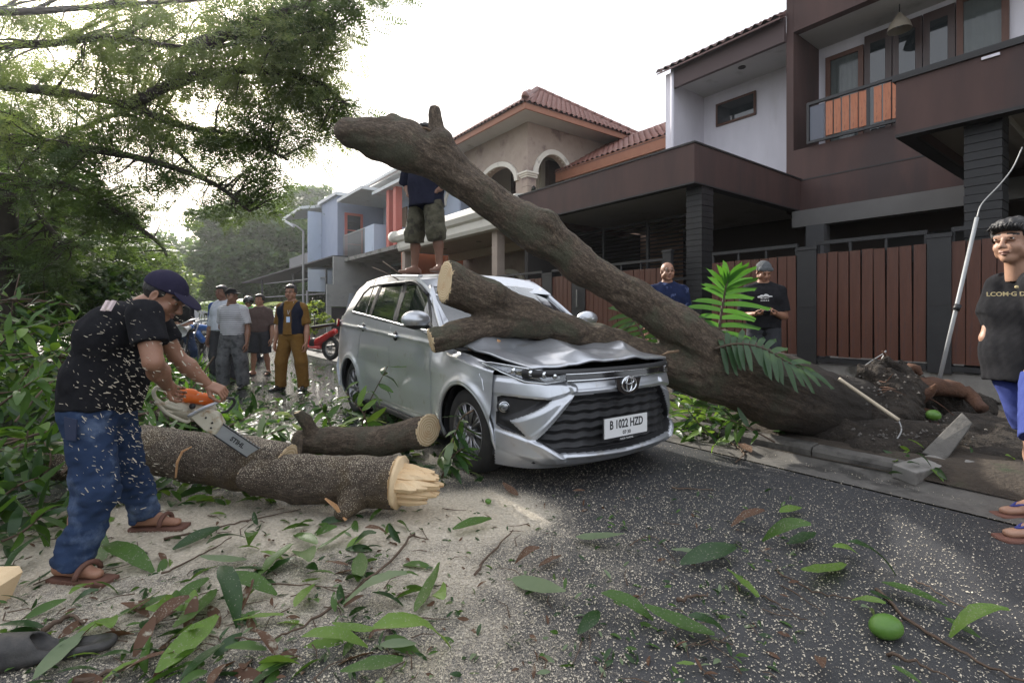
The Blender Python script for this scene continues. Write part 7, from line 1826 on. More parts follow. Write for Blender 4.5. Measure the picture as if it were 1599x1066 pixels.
person("man in brown button shirt and dark shorts walking between the others", J, dict(mat=cloth("brown_shirt_cloth", (.075, .052, .048)), sleeve=.9, loose=.02, hem=-.01), dict(mat=m_darkp, loose=.025, len=1.0, name="shorts"), ("slide", m_rubber, m_rubber), hair="short", seed=5)
b = face(286, 10.3); J = stand(b[0], b[1], 0, 1.60, 182, arms=("cross", "cross"), stance=.26, lean=.03)
person("man in black tee and face mask straddling a bicycle with a megaphone", J, dict(mat=cloth("black_printed_tee", (.012, .012, .013), c3=(.16, .02, .02), sc3=6, th3=.60), sleeve=.8, loose=.018, hem=.0), dict(mat=m_jean, loose=.018), ("shoe", m_gloss), hair="under", hat=("cap", m_tee), seed=6)
b = face(389, 12.8); J = stand(b[0], b[1], .0, 1.62, 180, arms=("bars", "bars"), stance=.22)
person("rider in green vest and dark helmet partly hidden behind the onlookers", J, dict(mat=cloth("green_vest", (.02, .26, .06)), sleeve=.8, loose=.02), dict(mat=m_darkp, loose=.02), ("shoe", m_gloss), hair="none", hat=("helmet", m_gloss), seed=7)
for i, (px, Y, lab) in enumerate([(131, 24, "far rider in bright blue jacket beside the leaf pile, left one"), (145, 24.5, "far rider in bright blue jacket with pale helmet, right one")]):
    b = face(px, Y); J = stand(b[0], b[1], -.35, 1.65, 170, arms=("bars", "bars"))
    person(lab, J, dict(mat=cloth("bright_blue_cloth", (.02, .12, .55)), sleeve=1.8, loose=.03), dict(mat=m_darkp), None, hair="none", hat=("helmet", M("pale_helmet", (.4, .4, .42)) if i else m_gloss), seed=8 + i, group="far riders in blue jackets")
# ---- man on the car roof
zr_ = 1.625
J = stand(-.93, 5.42, zr_, 1.62, 150, arms=("hip", "hip"), stance=.18)
m_olive = M("camo_olive", (.05, .048, .03), (.11, .10, .065), sc=16, rough=.9, c3=(.035, .03, .02), sc3=12, th3=.5, bump=.4, bsc=60)
J["hf"] = unit([.2, -1, 0])
P8, _, _ = person("barefoot man in navy shirt and camouflage shorts standing on the car roof", J, dict(mat=cloth("navy_shirt", (.014, .015, .028)), sleeve=1.0, loose=.045, hem=.08), dict(mat=m_olive, loose=.018, len=1.22, w=(.056, .054, .052), name="shorts"), None, hair="short", skin=m_skin3, seed=10, folds=1.5)
V, F = tube([J["wrL"] + unit(J["elL"] - J["wrL"]) * .03, J["wrL"] + unit(J["elL"] - J["wrL"]) * .055], .032, 12); mk("wrist_watch", V, F, m_black, P8)
# ---- men by the gate
J = stand(2.02, 6.5, .13, 1.74, 168, arms=("down", "down"), turn=12)
m_tie = cloth("blue_tie_dye", (.008, .012, .035), (.018, .028, .075), sc=6, c3=(.12, .15, .28), sc3=11, th3=.57)
person("bald man with glasses in a mottled blue tee behind the trunk", J, dict(mat=m_tie, sleeve=.8, loose=.02), dict(mat=m_darkp), ("shoe", m_gloss), hair="none", glasses=True, fat=1.06, skin=m_skin, seed=12, q=1)
J = stand(3.17, 6.3, .13, 1.72, 160, arms=("hold", "hold"), turn=15)
J["hu"] = unit(ZD + J["hf"] * .42); J["hf"] = unit(J["hf"] - ZD * .42)
P10, sh10, _ = person("man in grey knit cap and black tee looking down at his phone", J, dict(mat=m_tee, sleeve=.8, loose=.022), dict(mat=m_darkp), ("shoe", m_gloss), hair="under", hat=("beanie", cloth("grey_knit", (.07, .075, .08), (.13, .135, .14), sc=60)), skin=m_skin, seed=13, q=1)
ph = thing("mobile_phone", "dark mobile phone held by the man in the grey cap", "phone", (J["wrL"] + J["wrR"]) / 2); hc = (J["wrL"] + J["wrR"]) / 2 + J["fw"] * .085 + ZD * .005
MB().box(hc, (.075, .15, .009), [J["rt"], unit(J["fw"] + ZD * .5), unit(ZD - J["fw"] * .5)]).build("case", m_gloss, ph); MB().box(hc + unit(ZD - J["fw"] * .5) * .0055, (.066, .135, .001), [J["rt"], unit(J["fw"] + ZD * .5), unit(ZD - J["fw"] * .5)]).build("screen", m_carglass, ph)
g = np.random.default_rng(4); cc_ = J["chest"] + J["fw"] * .135 + ZD * .02; m_wh = M("white_print", (.6, .6, .6), rough=.8)
F_ = Field(cc_ - .13, cc_ + .13, .005)
for dx, dz, r1, r2 in ((-.05, .0, .035, .012), (-.015, .012, .03, .018), (.03, .004, .032, .014), (.06, -.006, .02, .012), (.0, -.022, .05, .007)): F_.ell(cc_ + J["rt"] * dx + ZD * dz, (r1, .012, r2), np.array([J["rt"], J["fw"], ZD]), k=.004)
F_.folds(.004, 140, 2); V, Q = F_.mesh(); mk("shirt_print", V, Q, m_wh, sh10)
for i in range(5): MB().box(cc_ + J["rt"] * (-.04 + i * .02) - ZD * .05 + J["fw"] * .004, (.012, .012, .014), [J["rt"], J["fw"], ZD]).build("shirt_print", m_wh, sh10)

# ---- young man at the right edge
J = stand(2.99, 2.98, .0, 1.78, 116, arms=("down", "behind"), stance=.15, turn=-8)
ankR = gr(1615, 848, .0); 
for n, (px, py) in (("R", (1620, 806)), ("L", (1632, 842))):
    f = gr(px, py, 0); J["an" + n] = np.array([f[0], f[1], .085]); J["toe" + n] = np.array([f[0] - .19, f[1] + .0, .035]); J["kn" + n] = np.array([f[0] + .01, f[1] + .02, .50])
J["hiR"] = np.array([3.02, 3.06, .90]); J["hiL"] = np.array([3.06, 2.90, .90]); J["pelvis"] = np.array([3.08, 2.99, .95])
J["shR"] = at(1566, 448, 3.10); J["elR"] = at(1543, 528, 3.12); J["wrR"] = at(1580, 572, 3.28); J["hdR"] = (np.array([1, 0, -.1]), np.array([-.3, 1, 0.]))
J["head"] = at(1584, 378, 2.97); J["neck"] = at(1600, 432, 3.0); J["chest"] = at(1606, 490, 3.0); J["waist"] = at(1602, 548, 3.0); J["shL"] = at(1625, 446, 2.84); J["elL"] = at(1655, 530, 2.8); J["wrL"] = at(1650, 590, 2.85)
J["fw"] = unit([-1, -.42, 0]); J["rt"] = unit(np.cross(J["fw"], ZD)); J["hf"] = unit([-1, -.36, -.08]); J["hu"] = unit([0, 0, 1])
m_bshort = cloth("blue_shorts", (.04, .055, .20), (.055, .075, .25)); m_flip = M("flip_flop_sole", (.16, .07, .05), rough=.8); m_strap = M("blue_strap", (.03, .04, .22), rough=.5)
P11, sh11, tw11 = person("young man in black printed tee, blue shorts and flip flops standing on the kerb", J, dict(mat=m_tee, sleeve=.56, loose=.034, hem=.085), dict(mat=m_bshort, cut=.87, loose=.008, len=.94, w=(.046, .046, .044), name="shorts"), ("sandal", m_flip, m_strap), hair="fringe", skin=m_skin2, seed=14, q=1, fat=.95, headscale=1.04)
tufts(P11, tw11, 60, 3)
m_gold = M("gold_print", (.60, .48, .25), rough=.7)
nrm_ = unit([-.62, -1, .05]); xx = unit(np.cross(ZD, -nrm_)) ; xx = xx if xx[0] > 0 else -xx; zz_ = unit(np.cross(nrm_, xx)); zz_ = zz_ if zz_[2] > 0 else -zz_
o0 = at(1588, 459, 2.83)
for s_, sz, dz in (("LCOM·G DESERT", .034, 0),):
    text("shirt_print", s_, sz, basis(xx, zz_, nrm_, o0 + zz_ * dz), m_gold, sh11, bold=.0006)
V, F = tube([o0 + zz_ * .04, o0 + zz_ * .04 + nrm_ * .003], .009, 12); mk("shirt_print", V, F, m_gold, sh11)
# ------------------------------------------------------------------ motorcycles, cars, bicycle
def wheel2(parent, c, ax, r, w, spokes=True, k=32, name="wheel", rim=None):
    fr = frame(ax, ZD); a, b = fr[0], fr[2]
    V, F = tube([c + (a * math.cos(q) + b * math.sin(q)) * r for q in np.linspace(0, 2 * math.pi, k + 1)], w, 6, False); wh = mk(name, V, F, m_rubber, parent)
    V, F = tube([c + (a * math.cos(q) + b * math.sin(q)) * (r - w * 1.1) for q in np.linspace(0, 2 * math.pi, k + 1)], w * .35, 5, False); mk("rim", V, F, rim or m_steel, wh)
    mb = MB()
    for i in range(10): q = i * math.pi / 5; mb.tube([c, c + (a * math.cos(q) + b * math.sin(q)) * (r - w)], w * .14, 4)
    mb.tube([c - unit(ax) * .05, c + unit(ax) * .05], .03, 8); mb.build("spokes", rim or m_steel, wh); return wh
def motorcycle(label, pos, heading, mat, group=None, scooter=False, sc=1.0):
    a = R(heading); f = np.array([-math.sin(a), math.cos(a), 0]); r = np.array([f[1], -f[0], 0]); pos = np.asarray(pos, float)
    w = lambda x, y, z: pos + (r * x + f * y + ZD * z) * sc
    t = thing("scooter" if scooter else "motorcycle", label, "motorcycle", pos, group)
    wheel2(t, w(0, .62, .28), r, .25 * sc, .05 * sc); wheel2(t, w(0, -.60, .28), r, .25 * sc, .055 * sc)
    F_ = Field(pos - 1.1 * sc, pos + [1.1 * sc, 1.1 * sc, 1.2 * sc], .018)
    if scooter:
        F_.cone(w(0, .46, .95), w(0, .34, .36), .12 * sc, .15 * sc, k=.06, sq=(f, .45)); F_.cone(w(0, .34, .30), w(0, -.15, .28), .12 * sc, .12 * sc, k=.06, sq=(ZD, .4)); F_.cone(w(0, -.15, .42), w(0, -.75, .70), .12 * sc, .08 * sc, k=.08, sq=(ZD, 1))
        F_.cone(w(0, .50, .40), w(0, .72, .52), .07 * sc, .05 * sc, k=.04)
    else:
        F_.cone(w(0, .30, .80), w(0, -.10, .74), .10 * sc, .09 * sc, k=.05); F_.cone(w(0, .35, .60), w(0, .20, .40), .09 * sc, .10 * sc, k=.08, sq=(r, .8)); F_.cone(w(0, -.35, .70), w(0, -.78, .84), .08 * sc, .045 * sc, k=.05); F_.cone(w(0, .45, .62), w(0, .70, .56), .05 * sc, .05 * sc, k=.03, sq=(ZD, .5))
    V, Q = F_.mesh(); mk("fairing", V, Q, mat, t)
    F_ = Field(pos - 1.1 * sc, pos + [1.1 * sc, 1.1 * sc, 1.2 * sc], .02); F_.cone(w(0, .02, .80), w(0, -.68, .88), .10 * sc, .08 * sc, k=.02, sq=(ZD, .45)); V, Q = F_.mesh(); mk("seat", V, Q, m_rubber, t)
    F_ = Field(pos - 1.1 * sc, pos + [1.1 * sc, 1.1 * sc, 1.2 * sc], .02); F_.ell(w(0, .02, .38), np.array([.10, .17, .15]) * sc, np.array([r, f, ZD]), k=.02); F_.cone(w(.10, -.1, .28), w(.12, -.75, .36), .03 * sc, .045 * sc, k=.02); V, Q = F_.mesh(); mk("engine", V, Q, m_black, t)
    V, F = tube(smooth_path([w(-.34, .26, 1.0), w(-.12, .34, .98), w(0, .38, .95), w(.12, .34, .98), w(.34, .26, 1.0)], 4), .014 * sc, 6); mk("handlebar", V, F, m_black, t)
    for s in (-1, 1):
        V, F = tube([w(s * .07, .38, .92), w(s * .07, .62, .28)], .018 * sc, 6); mk("fork", V, F, m_steel, t)
        V, F = tube([w(s * .22, .32, 1.0), w(s * .28, .34, 1.16)], .006 * sc, 5); mi = mk("mirror", V, F, m_black, t); MB().box(w(s * .28, .34, 1.19), (.10 * sc, .02, .07 * sc), [r, f, ZD]).build("mirror_glass", m_carglass, mi)
    V, F = tube([w(0, .44, .86), w(0, .52, .86)], [.075 * sc, .065 * sc], 12); mk("headlight", V, F, m_reflector, t)
    return t
def g0(px, Y, z=0.): p = at(px, 490, Y); p[2] = z; return p
m_redp = M("red_fairing", (.50, .018, .016), rough=.25, coat=.7); m_bluep = M("blue_fairing", (.02, .12, .42), rough=.3, coat=.6)
motorcycle("red scooter parked on the grass behind the man in khaki", g0(492, 12.6, .08), 60, m_redp, scooter=True, sc=.98)
motorcycle("black motorcycle with its rider in green, between the brown shirt and the striped shirt", g0(388, 12.4), 178, m_gloss)
motorcycle("blue motorcycle parked beyond the raglan shirt, nearest the bicycle", g0(326, 15.5), 160, m_bluep, group="blue motorcycles in the street")
motorcycle("blue motorcycle further left, partly behind the megaphone man", g0(312, 16.5), 200, m_bluep, group="blue motorcycles in the street")
motorcycle("blue motorcycle of the far riders beside the leaf pile", g0(138, 24, -.3), 170, m_bluep, group="blue motorcycles in the street")
def far_car(label, pos, heading, mat, L_=4.1, Wd=1.7, Hh=1.48):
    a = R(heading); f = np.array([-math.sin(a), math.cos(a), 0]); r = np.array([f[1], -f[0], 0]); w = lambda x, y, z: pos + r * x + f * y + ZD * z
    t = thing("parked_car", label, "car", pos)
    prof = [(-.5, .30), (-.5, .62), (-.46, .70), (-.30, .74), (-.17, 1.0), (.22, 1.0), (.40, .70), (.5, .64), (.5, .30)]
    lower = [(y * L_, z * Hh) for y, z in [(-.5, .20), (-.5, .60), (-.44, .68), (-.25, .70), (.28, .70), (.46, .66), (.5, .58), (.5, .20)]]
    o = MB().prism([w(-Wd / 2, y, z) for y, z in lower], r * Wd).build("body", mat, t); b = o.modifiers.new("b", "BEVEL"); b.width = .09; b.segments = 3
    cab = [(-.30 * L_, .69 * Hh), (-.15 * L_, Hh), (.26 * L_, Hh), (.42 * L_, .69 * Hh)]
    V = [w(s * (Wd / 2 - (.04 if z < Hh * .9 else .18)), y, z) for s in (-1, 1) for y, z in cab]
    mk("cabin", V, [(0, 1, 2, 3), (7, 6, 5, 4), (0, 4, 5, 1), (1, 5, 6, 2), (2, 6, 7, 3)], m_carglass, t, False)
    o = MB().prism([w(-(Wd / 2 - .17), -.15 * L_, Hh - .02), w((Wd / 2 - .17), -.15 * L_, Hh - .02), w((Wd / 2 - .17), .26 * L_, Hh - .02), w(-(Wd / 2 - .17), .26 * L_, Hh - .02)], ZD * .05).build("roof", mat, t)
    for s in (-1, 1):
        for y in (-.31, .31): V, F = tube([w(s * (Wd / 2 - .16), y * L_, .31), w(s * (Wd / 2 + .01), y * L_, .31)], .31, 18); wh = mk("wheel", V, F, m_rubber, t); V, F = tube([w(s * (Wd / 2 + .0), y * L_, .31), w(s * (Wd / 2 + .02), y * L_, .31)], .19, 12); mk("hub_cap", V, F, m_steel, wh)
        V, F = tube([w(s * .62, -.5 * L_ - .01, .60 * Hh), w(s * .62, -.5 * L_ + .06, .60 * Hh)], .09, 10); mk("headlight", V, F, m_reflector, t)
    MB().box(w(0, -.5 * L_ - .005, .44 * Hh), (.9, .03, .14), [r, f, ZD]).build("grille", m_trim, t)
    return t
far_car("white car parked far down the street behind the onlookers", g0(318, 21), 32, M("white_car_paint", (.62, .64, .66), rough=.25, coat=.6))
far_car("dark grey car behind the man with the megaphone", g0(268, 17.5), 34, M("grey_car_paint", (.10, .11, .13), rough=.25, coat=.6))
# bicycle and megaphone
bp = g0(289, 10.0); bi = thing("bicycle", "bicycle with pale upright handlebars straddled by the megaphone man", "bicycle", bp)
rr2 = np.array([1, .05, 0]); ff = unit([.25, -1, 0]); wb = lambda y, z, x=0: bp + ff * y + ZD * z + unit(np.cross(ff, ZD)) * x
wheel2(bi, wb(.55, .33), np.cross(ff, ZD), .31, .022); wheel2(bi, wb(-.5, .33), np.cross(ff, ZD), .31, .022)
MB().tube([wb(.32, .80), wb(-.02, .30)], .017, 6).tube([wb(-.02, .30), wb(-.18, .80)], .017, 6).tube([wb(-.18, .76), wb(.32, .76)], .017, 6).tube([wb(-.5, .33), wb(-.18, .74)], .012, 6).tube([wb(-.5, .33), wb(-.02, .30)], .012, 6).tube([wb(.32, .92), wb(.55, .33)], .017, 6).build("frame", m_black, bi)
V, F = tube(smooth_path([wb(.15, 1.10, -.30), wb(.30, 1.08, -.22), wb(.40, 1.0, -.08), wb(.34, .98, 0), wb(.40, 1.0, .08), wb(.30, 1.08, .22), wb(.15, 1.10, .30)], 4), .013, 6); mk("handlebar", V, F, m_satin if "m_satin" in globals() else M("satin_silver", (.5, .5, .52)), bi)
MB().box(wb(-.2, .86), (.16, .24, .06), [unit(np.cross(ff, ZD)), ff, ZD]).build("saddle", m_rubber, bi)
mgp = thing("megaphone", "white and blue megaphone held at the bicycle handlebars", "megaphone", wb(.45, 1.0)); c = at(288, 515, 9.55); d = unit([.05, -1, -.25])
V, F = tube([c - d * .20, c - d * .12, c, c + d * .10], [.03, .04, .07, .11], 18, False); mk("horn", V, F, M("megaphone_white", (.6, .6, .6), rough=.4), mgp)
V, F = tube([c - d * .26, c - d * .20], .045, 12); mk("rear_unit", V, F, m_bluep, mgp); MB().box(c - d * .12 - ZD * .08, (.03, .04, .12), None).build("grip", m_black, mgp)
# far tarpaulins
tp = MB().prism([g0(92, 21, 1.25), g0(118, 21, 1.1), g0(118, 24, 1.2), g0(88, 24, 1.5)], ZD * .03).build("blue_tarpaulin", M("tarp_blue", (.06, .10, .25))); tag(tp, "faded blue tarpaulin stretched low under the trees at left", "tarpaulin")
tp = MB().prism([g0(34, 19, 1.45), g0(86, 19, 1.15), g0(84, 22, 1.3), g0(30, 22, 1.7)], ZD * .03).build("red_tarpaulin", M("tarp_red", (.12, .03, .03))); tag(tp, "dull red tarpaulin stretched low under the trees at left", "tarpaulin")
# pot and fence behind scooter, grass
g = np.random.default_rng(90); n = 5000; s_ = g.uniform(9, 13, n); t_ = g.uniform(4.6, 6.6, n); P = s_[:, None] * SD + t_[:, None] * TD + ZD * .10
TG = (np.array([[-.06, 0, 0], [.06, 0, 0], [.0, .35, 1.0]]), np.array([[0, 1, 2]])); Vg, Fg = TG; A_ = g.uniform(0, 6.28, n); Rm = np.stack([np.stack([np.cos(A_), np.sin(A_), 0 * A_], 1), np.stack([-np.sin(A_), np.cos(A_), 0 * A_], 1), np.stack([0 * A_, 0 * A_, 1 + 0 * A_], 1)], 1)
V, F = scatter(TG, P, Rm, g.uniform(.08, .2, n)); o = mk("grass", V, F, m_lf_light, smooth=False); tag(o, "patch of bright grass beside the red scooter", kind="stuff")
# ------------------------------------------------------------------ leafy branches
LT = [leaf_template(1, .31, .25, b, 6, tw, wv) for b, tw, wv in ((.2, .15, .006), (.6, -.4, .012), (-.3, .3, .008), (.95, .7, .012), (.1, -.3, .014))]
_lm = {}
def leaf_mesh(k, mat):
    key = (k, mat.name)
    if key not in _lm: _lm[key] = raw_mesh("leaf", LT[k][0], LT[k][1], mat, True)
    return _lm[key]
def place_leaf(parent, p, y, nrm, L_, k, mat, name="leaf"):
    y = unit(y); x = unit(np.cross(y, nrm)); z = np.cross(x, y)
    Mx = Matrix(((x[0] * L_, y[0] * L_, z[0] * L_, p[0]), (x[1] * L_, y[1] * L_, z[1] * L_, p[1]), (x[2] * L_, y[2] * L_, z[2] * L_, p[2]), (0, 0, 0, 1)))
    return inst(name, leaf_mesh(k, mat), parent, Mx)
def sprig(label, pts, n, L_, seed, mats=None, droop=.2, rad=.008):
    g = np.random.default_rng(seed); Q = smooth_path([at(*p) for p in pts], 5); t = thing("leafy_branch", label, "branch", Q[0])
    V, F = tube(Q, np.linspace(rad, .004, len(Q)), 6); mk("stem", V, F, m_twig, t)
    mats = mats or [m_lf_dark, m_lf_mid, m_lf_mid, m_lf_dark, m_lf_pale]
    T = np.gradient(Q, axis=0)
    for i in range(n):
        u = 1 - (i / n) ** 1.5 * .75; k = min(len(Q) - 1, int(u * (len(Q) - 1))); tg = unit(T[k]); a = g.uniform(0, 6.28); fr = frame(tg, (0.1, .2, 1))
        d = unit(tg * g.uniform(.1, .8) + fr[0] * math.cos(a) + fr[2] * math.sin(a) - ZD * droop); p = Q[k].copy()
        if p[2] + d[2] * L_ < .01: d[2] = max(d[2], (.02 - p[2]) / L_)
        place_leaf(t, p, d, ZD + g.normal(0, .4, 3), L_ * g.uniform(.65, 1.15), int(g.integers(0, 5)), mats[int(g.integers(0, len(mats)))])
    return t
SPR = [("leafy branch standing up against the rear door of the silver car", [(560, 700, 4.75), (572, 640, 4.7), (606, 572, 4.65)], 14, .20, None),
       ("leafy branch left of the rear wheel of the silver car", [(528, 716, 4.6), (518, 668, 4.6), (500, 630, 4.65)], 15, .19, [m_lf_mid, m_lf_light, m_lf_mid, m_lf_dark]),
       ("branch with one large light leaf below the front door handle", [(575, 700, 4.45), (570, 650, 4.4), (540, 612, 4.4)], 13, .22, [m_lf_light, m_lf_mid, m_lf_dark]),
       ("drooping dark leaves hanging in front of the front wheel", [(740, 640, 3.58), (720, 655, 3.5), (705, 700, 3.45)], 12, .20, [m_lf_dark, m_lf_dark, m_lf_pale]),
       ("leafy branch lying at the foot of the front wheel", [(690, 745, 3.5), (705, 715, 3.45), (722, 700, 3.4)], 13, .19, [m_lf_dark, m_lf_mid]),
       ("dark leafy branch on the road between the upright stub and the car", [(585, 715, 4.25), (610, 700, 4.2), (640, 700, 4.1)], 12, .18, [m_lf_dark]),
       ("leafy branch on the road just behind the chainsaw bar", [(420, 712, 3.75), (400, 690, 3.8), (445, 668, 3.85)], 11, .19, None),
       ("leafy branch behind the log near the orange saw cover", [(350, 668, 4.4), (380, 655, 4.4), (400, 640, 4.5)], 10, .17, [m_lf_mid, m_lf_light, m_lf_dark]),
       ("upright fresh green leaves left of the jeans", [(34, 735, 3.0), (40, 705, 3.0), (44, 672, 3.0)], 9, .20, [m_lf_light, m_lf_mid]),
       ("leafy branch at the left edge level with the man's waist", [(-10, 640, 3.2), (30, 610, 3.2), (62, 588, 3.25)], 15, .20, [m_lf_mid, m_lf_mid, m_lf_pale]),
       ("leafy branch behind the man's back at elbow height", [(30, 600, 3.9), (60, 560, 3.9), (88, 545, 3.95)], 15, .20, [m_lf_mid, m_lf_light, m_lf_dark]),
       ("highest leafy branch of the pile at the left edge", [(-20, 560, 4.1), (20, 520, 4.1), (50, 510, 4.1)], 15, .21, [m_lf_mid, m_lf_light]),
       ("leafy branch at the left edge level with the man's knee", [(-10, 790, 2.7), (25, 760, 2.7), (60, 745, 2.75)], 13, .18, [m_lf_dark, m_lf_mid]),
       ("dark leafy branch under the knee-high branch at the left edge", [(-10, 850, 2.55), (35, 830, 2.5), (70, 800, 2.6)], 13, .18, [m_lf_dark, m_lf_mid]),
       ("leafy branch with glossy leaves beside the man's thigh", [(60, 760, 2.95), (80, 720, 2.95), (70, 690, 3.0)], 12, .18, [m_lf_mid, m_lf_dark]),
       ("large leafy branch between the man's back and the far riders", [(90, 560, 4.9), (120, 530, 4.9), (150, 515, 4.9)], 14, .20, [m_lf_dark, m_lf_mid]),
       ("leafy branch beneath the fallen trunk beside the car's far corner", [(1120, 690, 4.4), (1095, 665, 4.35), (1075, 640, 4.3)], 14, .17, [m_lf_light, m_lf_mid, m_lf_dark]),
       ("leafy branch beneath the fallen trunk near the kerb", [(1210, 690, 4.1), (1170, 668, 4.1), (1140, 655, 4.1)], 12, .17, [m_lf_dark, m_lf_mid])]
for i, (lb, pts, n, L_, ms) in enumerate(SPR): sprig(lb, pts, n, L_, 200 + i, ms)
# heap of fallen foliage at the left
g = np.random.default_rng(95)
def mound(x, y): return .80 * np.exp(-((x + 4.6) / 1.15) ** 2 - ((y - 4.6) / 1.3) ** 2) + .85 * np.exp(-((x + 6.6) / 1.1) ** 2 - ((y - 7.2) / 2.0) ** 2) + .35 * np.exp(-((x + 2.95) / .38) ** 2 - ((y - 3.05) / .6) ** 2) + .9 * np.exp(-((x + 7.5) / 1.5) ** 2 - ((y - 6) / 2.5) ** 2)
for i, (m_, n) in enumerate(((m_lf_mid, 2600), (m_lf_dark, 3400), (m_lf_light, 900), (m_lf_pale, 700))):
    P = []
    while len(P) < n:
        x, y = g.uniform(-9, -2.3), g.uniform(2.4, 10); h_ = mound(x, y)
        if h_ > .07: P.append((x, y, h_ * g.uniform(.25, 1.1)))
    o = cloud("leaf_pile", np.array(P), m_, None, LT[int(g.integers(0, 3))], .19, g, (-.4, 1.0), .7, True); tag(o, "heap of fallen leafy branches at the left of the street", kind="stuff")
mbx = MB()
for i in range(90):
    x, y = g.uniform(-7, -2.6), g.uniform(2.6, 8); h_ = mound(x, y)
    if h_ < .2: continue
    d = unit(g.normal(0, 1, 3) * [1, 1, .25]); p = np.array([x, y, h_ * .9 + .05]); mbx.tube(smooth_path([p - d * .5, p + ZD * .06, p + d * .6], 3), .009, 5)
o = mbx.build("pile_twigs", m_twig); tag(o, "bare twigs poking from the heap of fallen branches", kind="stuff")
# scraps of leaf among the dust (uncountable)
patch_leaves("leaf_scraps", "small torn leaf scraps in the sawdust", 800, (0, 1250), (770, 1066), 0, 0, (.0, .02), [m_gl_dark, m_gl_mid, m_gl_dark, m_gl_brown, m_lf_pale], .045, 96)
patch_leaves("leaf_scraps", "torn leaves in the dust left of centre", 170, (0, 640), (800, 1066), 0, 0, (.0, .03), [m_gl_dark, m_gl_mid, m_gl_dark, m_gl_mid, m_gl_brown, m_gl_light], .13, 97)
patch_leaves("leaf_scraps", "leaves scattered behind the logs", 260, (100, 520), (690, 790), 0, 0, (.0, .08), [m_lf_dark, m_lf_mid, m_lf_light], .16, 98)
# ------------------------------------------------------------------ single leaves one can pick out
LM = dict(l=m_gl_light, m=m_gl_mid, d=m_gl_dark, p=m_lf_pale, b=m_gl_brown); LN = dict(l="light green", m="mid green", d="dark", p="pale dusty", b="brown")
LEAVES = [(1235, 802, 35, 15, "l"), (1170, 822, 50, 10, "b"), (932, 847, 65, -10, "p"), (1225, 855, 85, -8, "m"), (1252, 848, 40, 20, "d"), (1107, 877, 88, 15, "d"), (1322, 870, 42, 5, "l"), (1295, 897, 58, 32, "l"), (1370, 892, 92, -10, "d"),
          (1162, 920, 60, -42, "l"), (1425, 935, 100, -20, "m"), (1355, 950, 60, -18, "l"), (1375, 938, 40, -40, "d"), (1520, 992, 115, -10, "l"), (1500, 985, 60, -30, "m"), (922, 980, 45, 50, "d"), (980, 966, 85, -14, "m"), (1070, 985, 95, -12, "m"), (1115, 1008, 80, -10, "d"), (1072, 1042, 26, 0, "l"), (1415, 1057, 50, -30, "m"), (1280, 1045, 38, -70, "b"), (837, 922, 80, -25, "p"), (822, 882, 42, 5, "b"), (858, 880, 36, 30, "b"),
          (310, 845, 72, 22, "d"), (350, 858, 62, 30, "d"), (355, 882, 62, 10, "p"), (397, 862, 36, 60, "m"), (432, 882, 70, 45, "m"), (392, 897, 62, 0, "d"), (472, 890, 58, -60, "m"), (522, 850, 58, 20, "m"), (565, 858, 46, -5, "d"), (562, 895, 40, 88, "m"), (300, 925, 62, 30, "m"), (392, 930, 84, 0, "m"), (312, 965, 95, 62, "m"), (360, 960, 54, -60, "d"), (407, 972, 74, 10, "l"), (475, 938, 50, 58, "l"), (585, 940, 104, 12, "p"), (667, 935, 58, 52, "m"), (682, 960, 52, -60, "l"), (290, 1022, 120, 42, "l"), (318, 1035, 80, 35, "d"), (525, 1017, 112, 15, "l"), (562, 990, 64, 8, "l"), (655, 1038, 150, 18, "l"), (585, 1047, 92, 15, "m"), (620, 1014, 52, 0, "p"), (165, 993, 44, -60, "l"), (205, 962, 74, 20, "p"), (258, 985, 84, 25, "b"), (90, 1035, 96, 42, "p"), (740, 826, 58, 15, "m"), (200, 888, 84, -5, "m"), (150, 860, 42, -50, "m"), (592, 845, 44, 5, "b"), (528, 885, 32, -5, "b"), (606, 985, 48, 20, "b"), (28, 884, 92, 28, "d"), (70, 905, 60, 25, "d"), (130, 948, 50, 10, "d"), (240, 945, 44, 30, "m"), (480, 850, 36, -30, "m"), (640, 905, 30, 15, "m"), (800, 770, 22, -30, "b"), (1360, 965, 30, 10, "p"), (1072, 865, 40, -5, "p"), (700, 742, 46, -60, "m"), (735, 690, 40, 40, "d"), (1140, 692, 46, 12, "p"), (1120, 712, 40, -20, "l"), (1165, 705, 30, -40, "b"), (905, 770, 18, 0, "b"), (30, 770, 60, 30, "m"), (440, 752, 1, 0, "m")]
WH = lambda x, y: ("among the twigs at the bottom edge" if y > 1010 else "in the sawdust below the logs" if x < 500 and y < 900 else "beside the long bare twig in the sawdust" if x < 640 else "where the sawdust thins on the asphalt" if x < 900 else "under the number plate side of the car" if y < 830 else "on dark asphalt before the car" if x < 1190 else "between the kerb and the long brown twig")
seen_ = {}
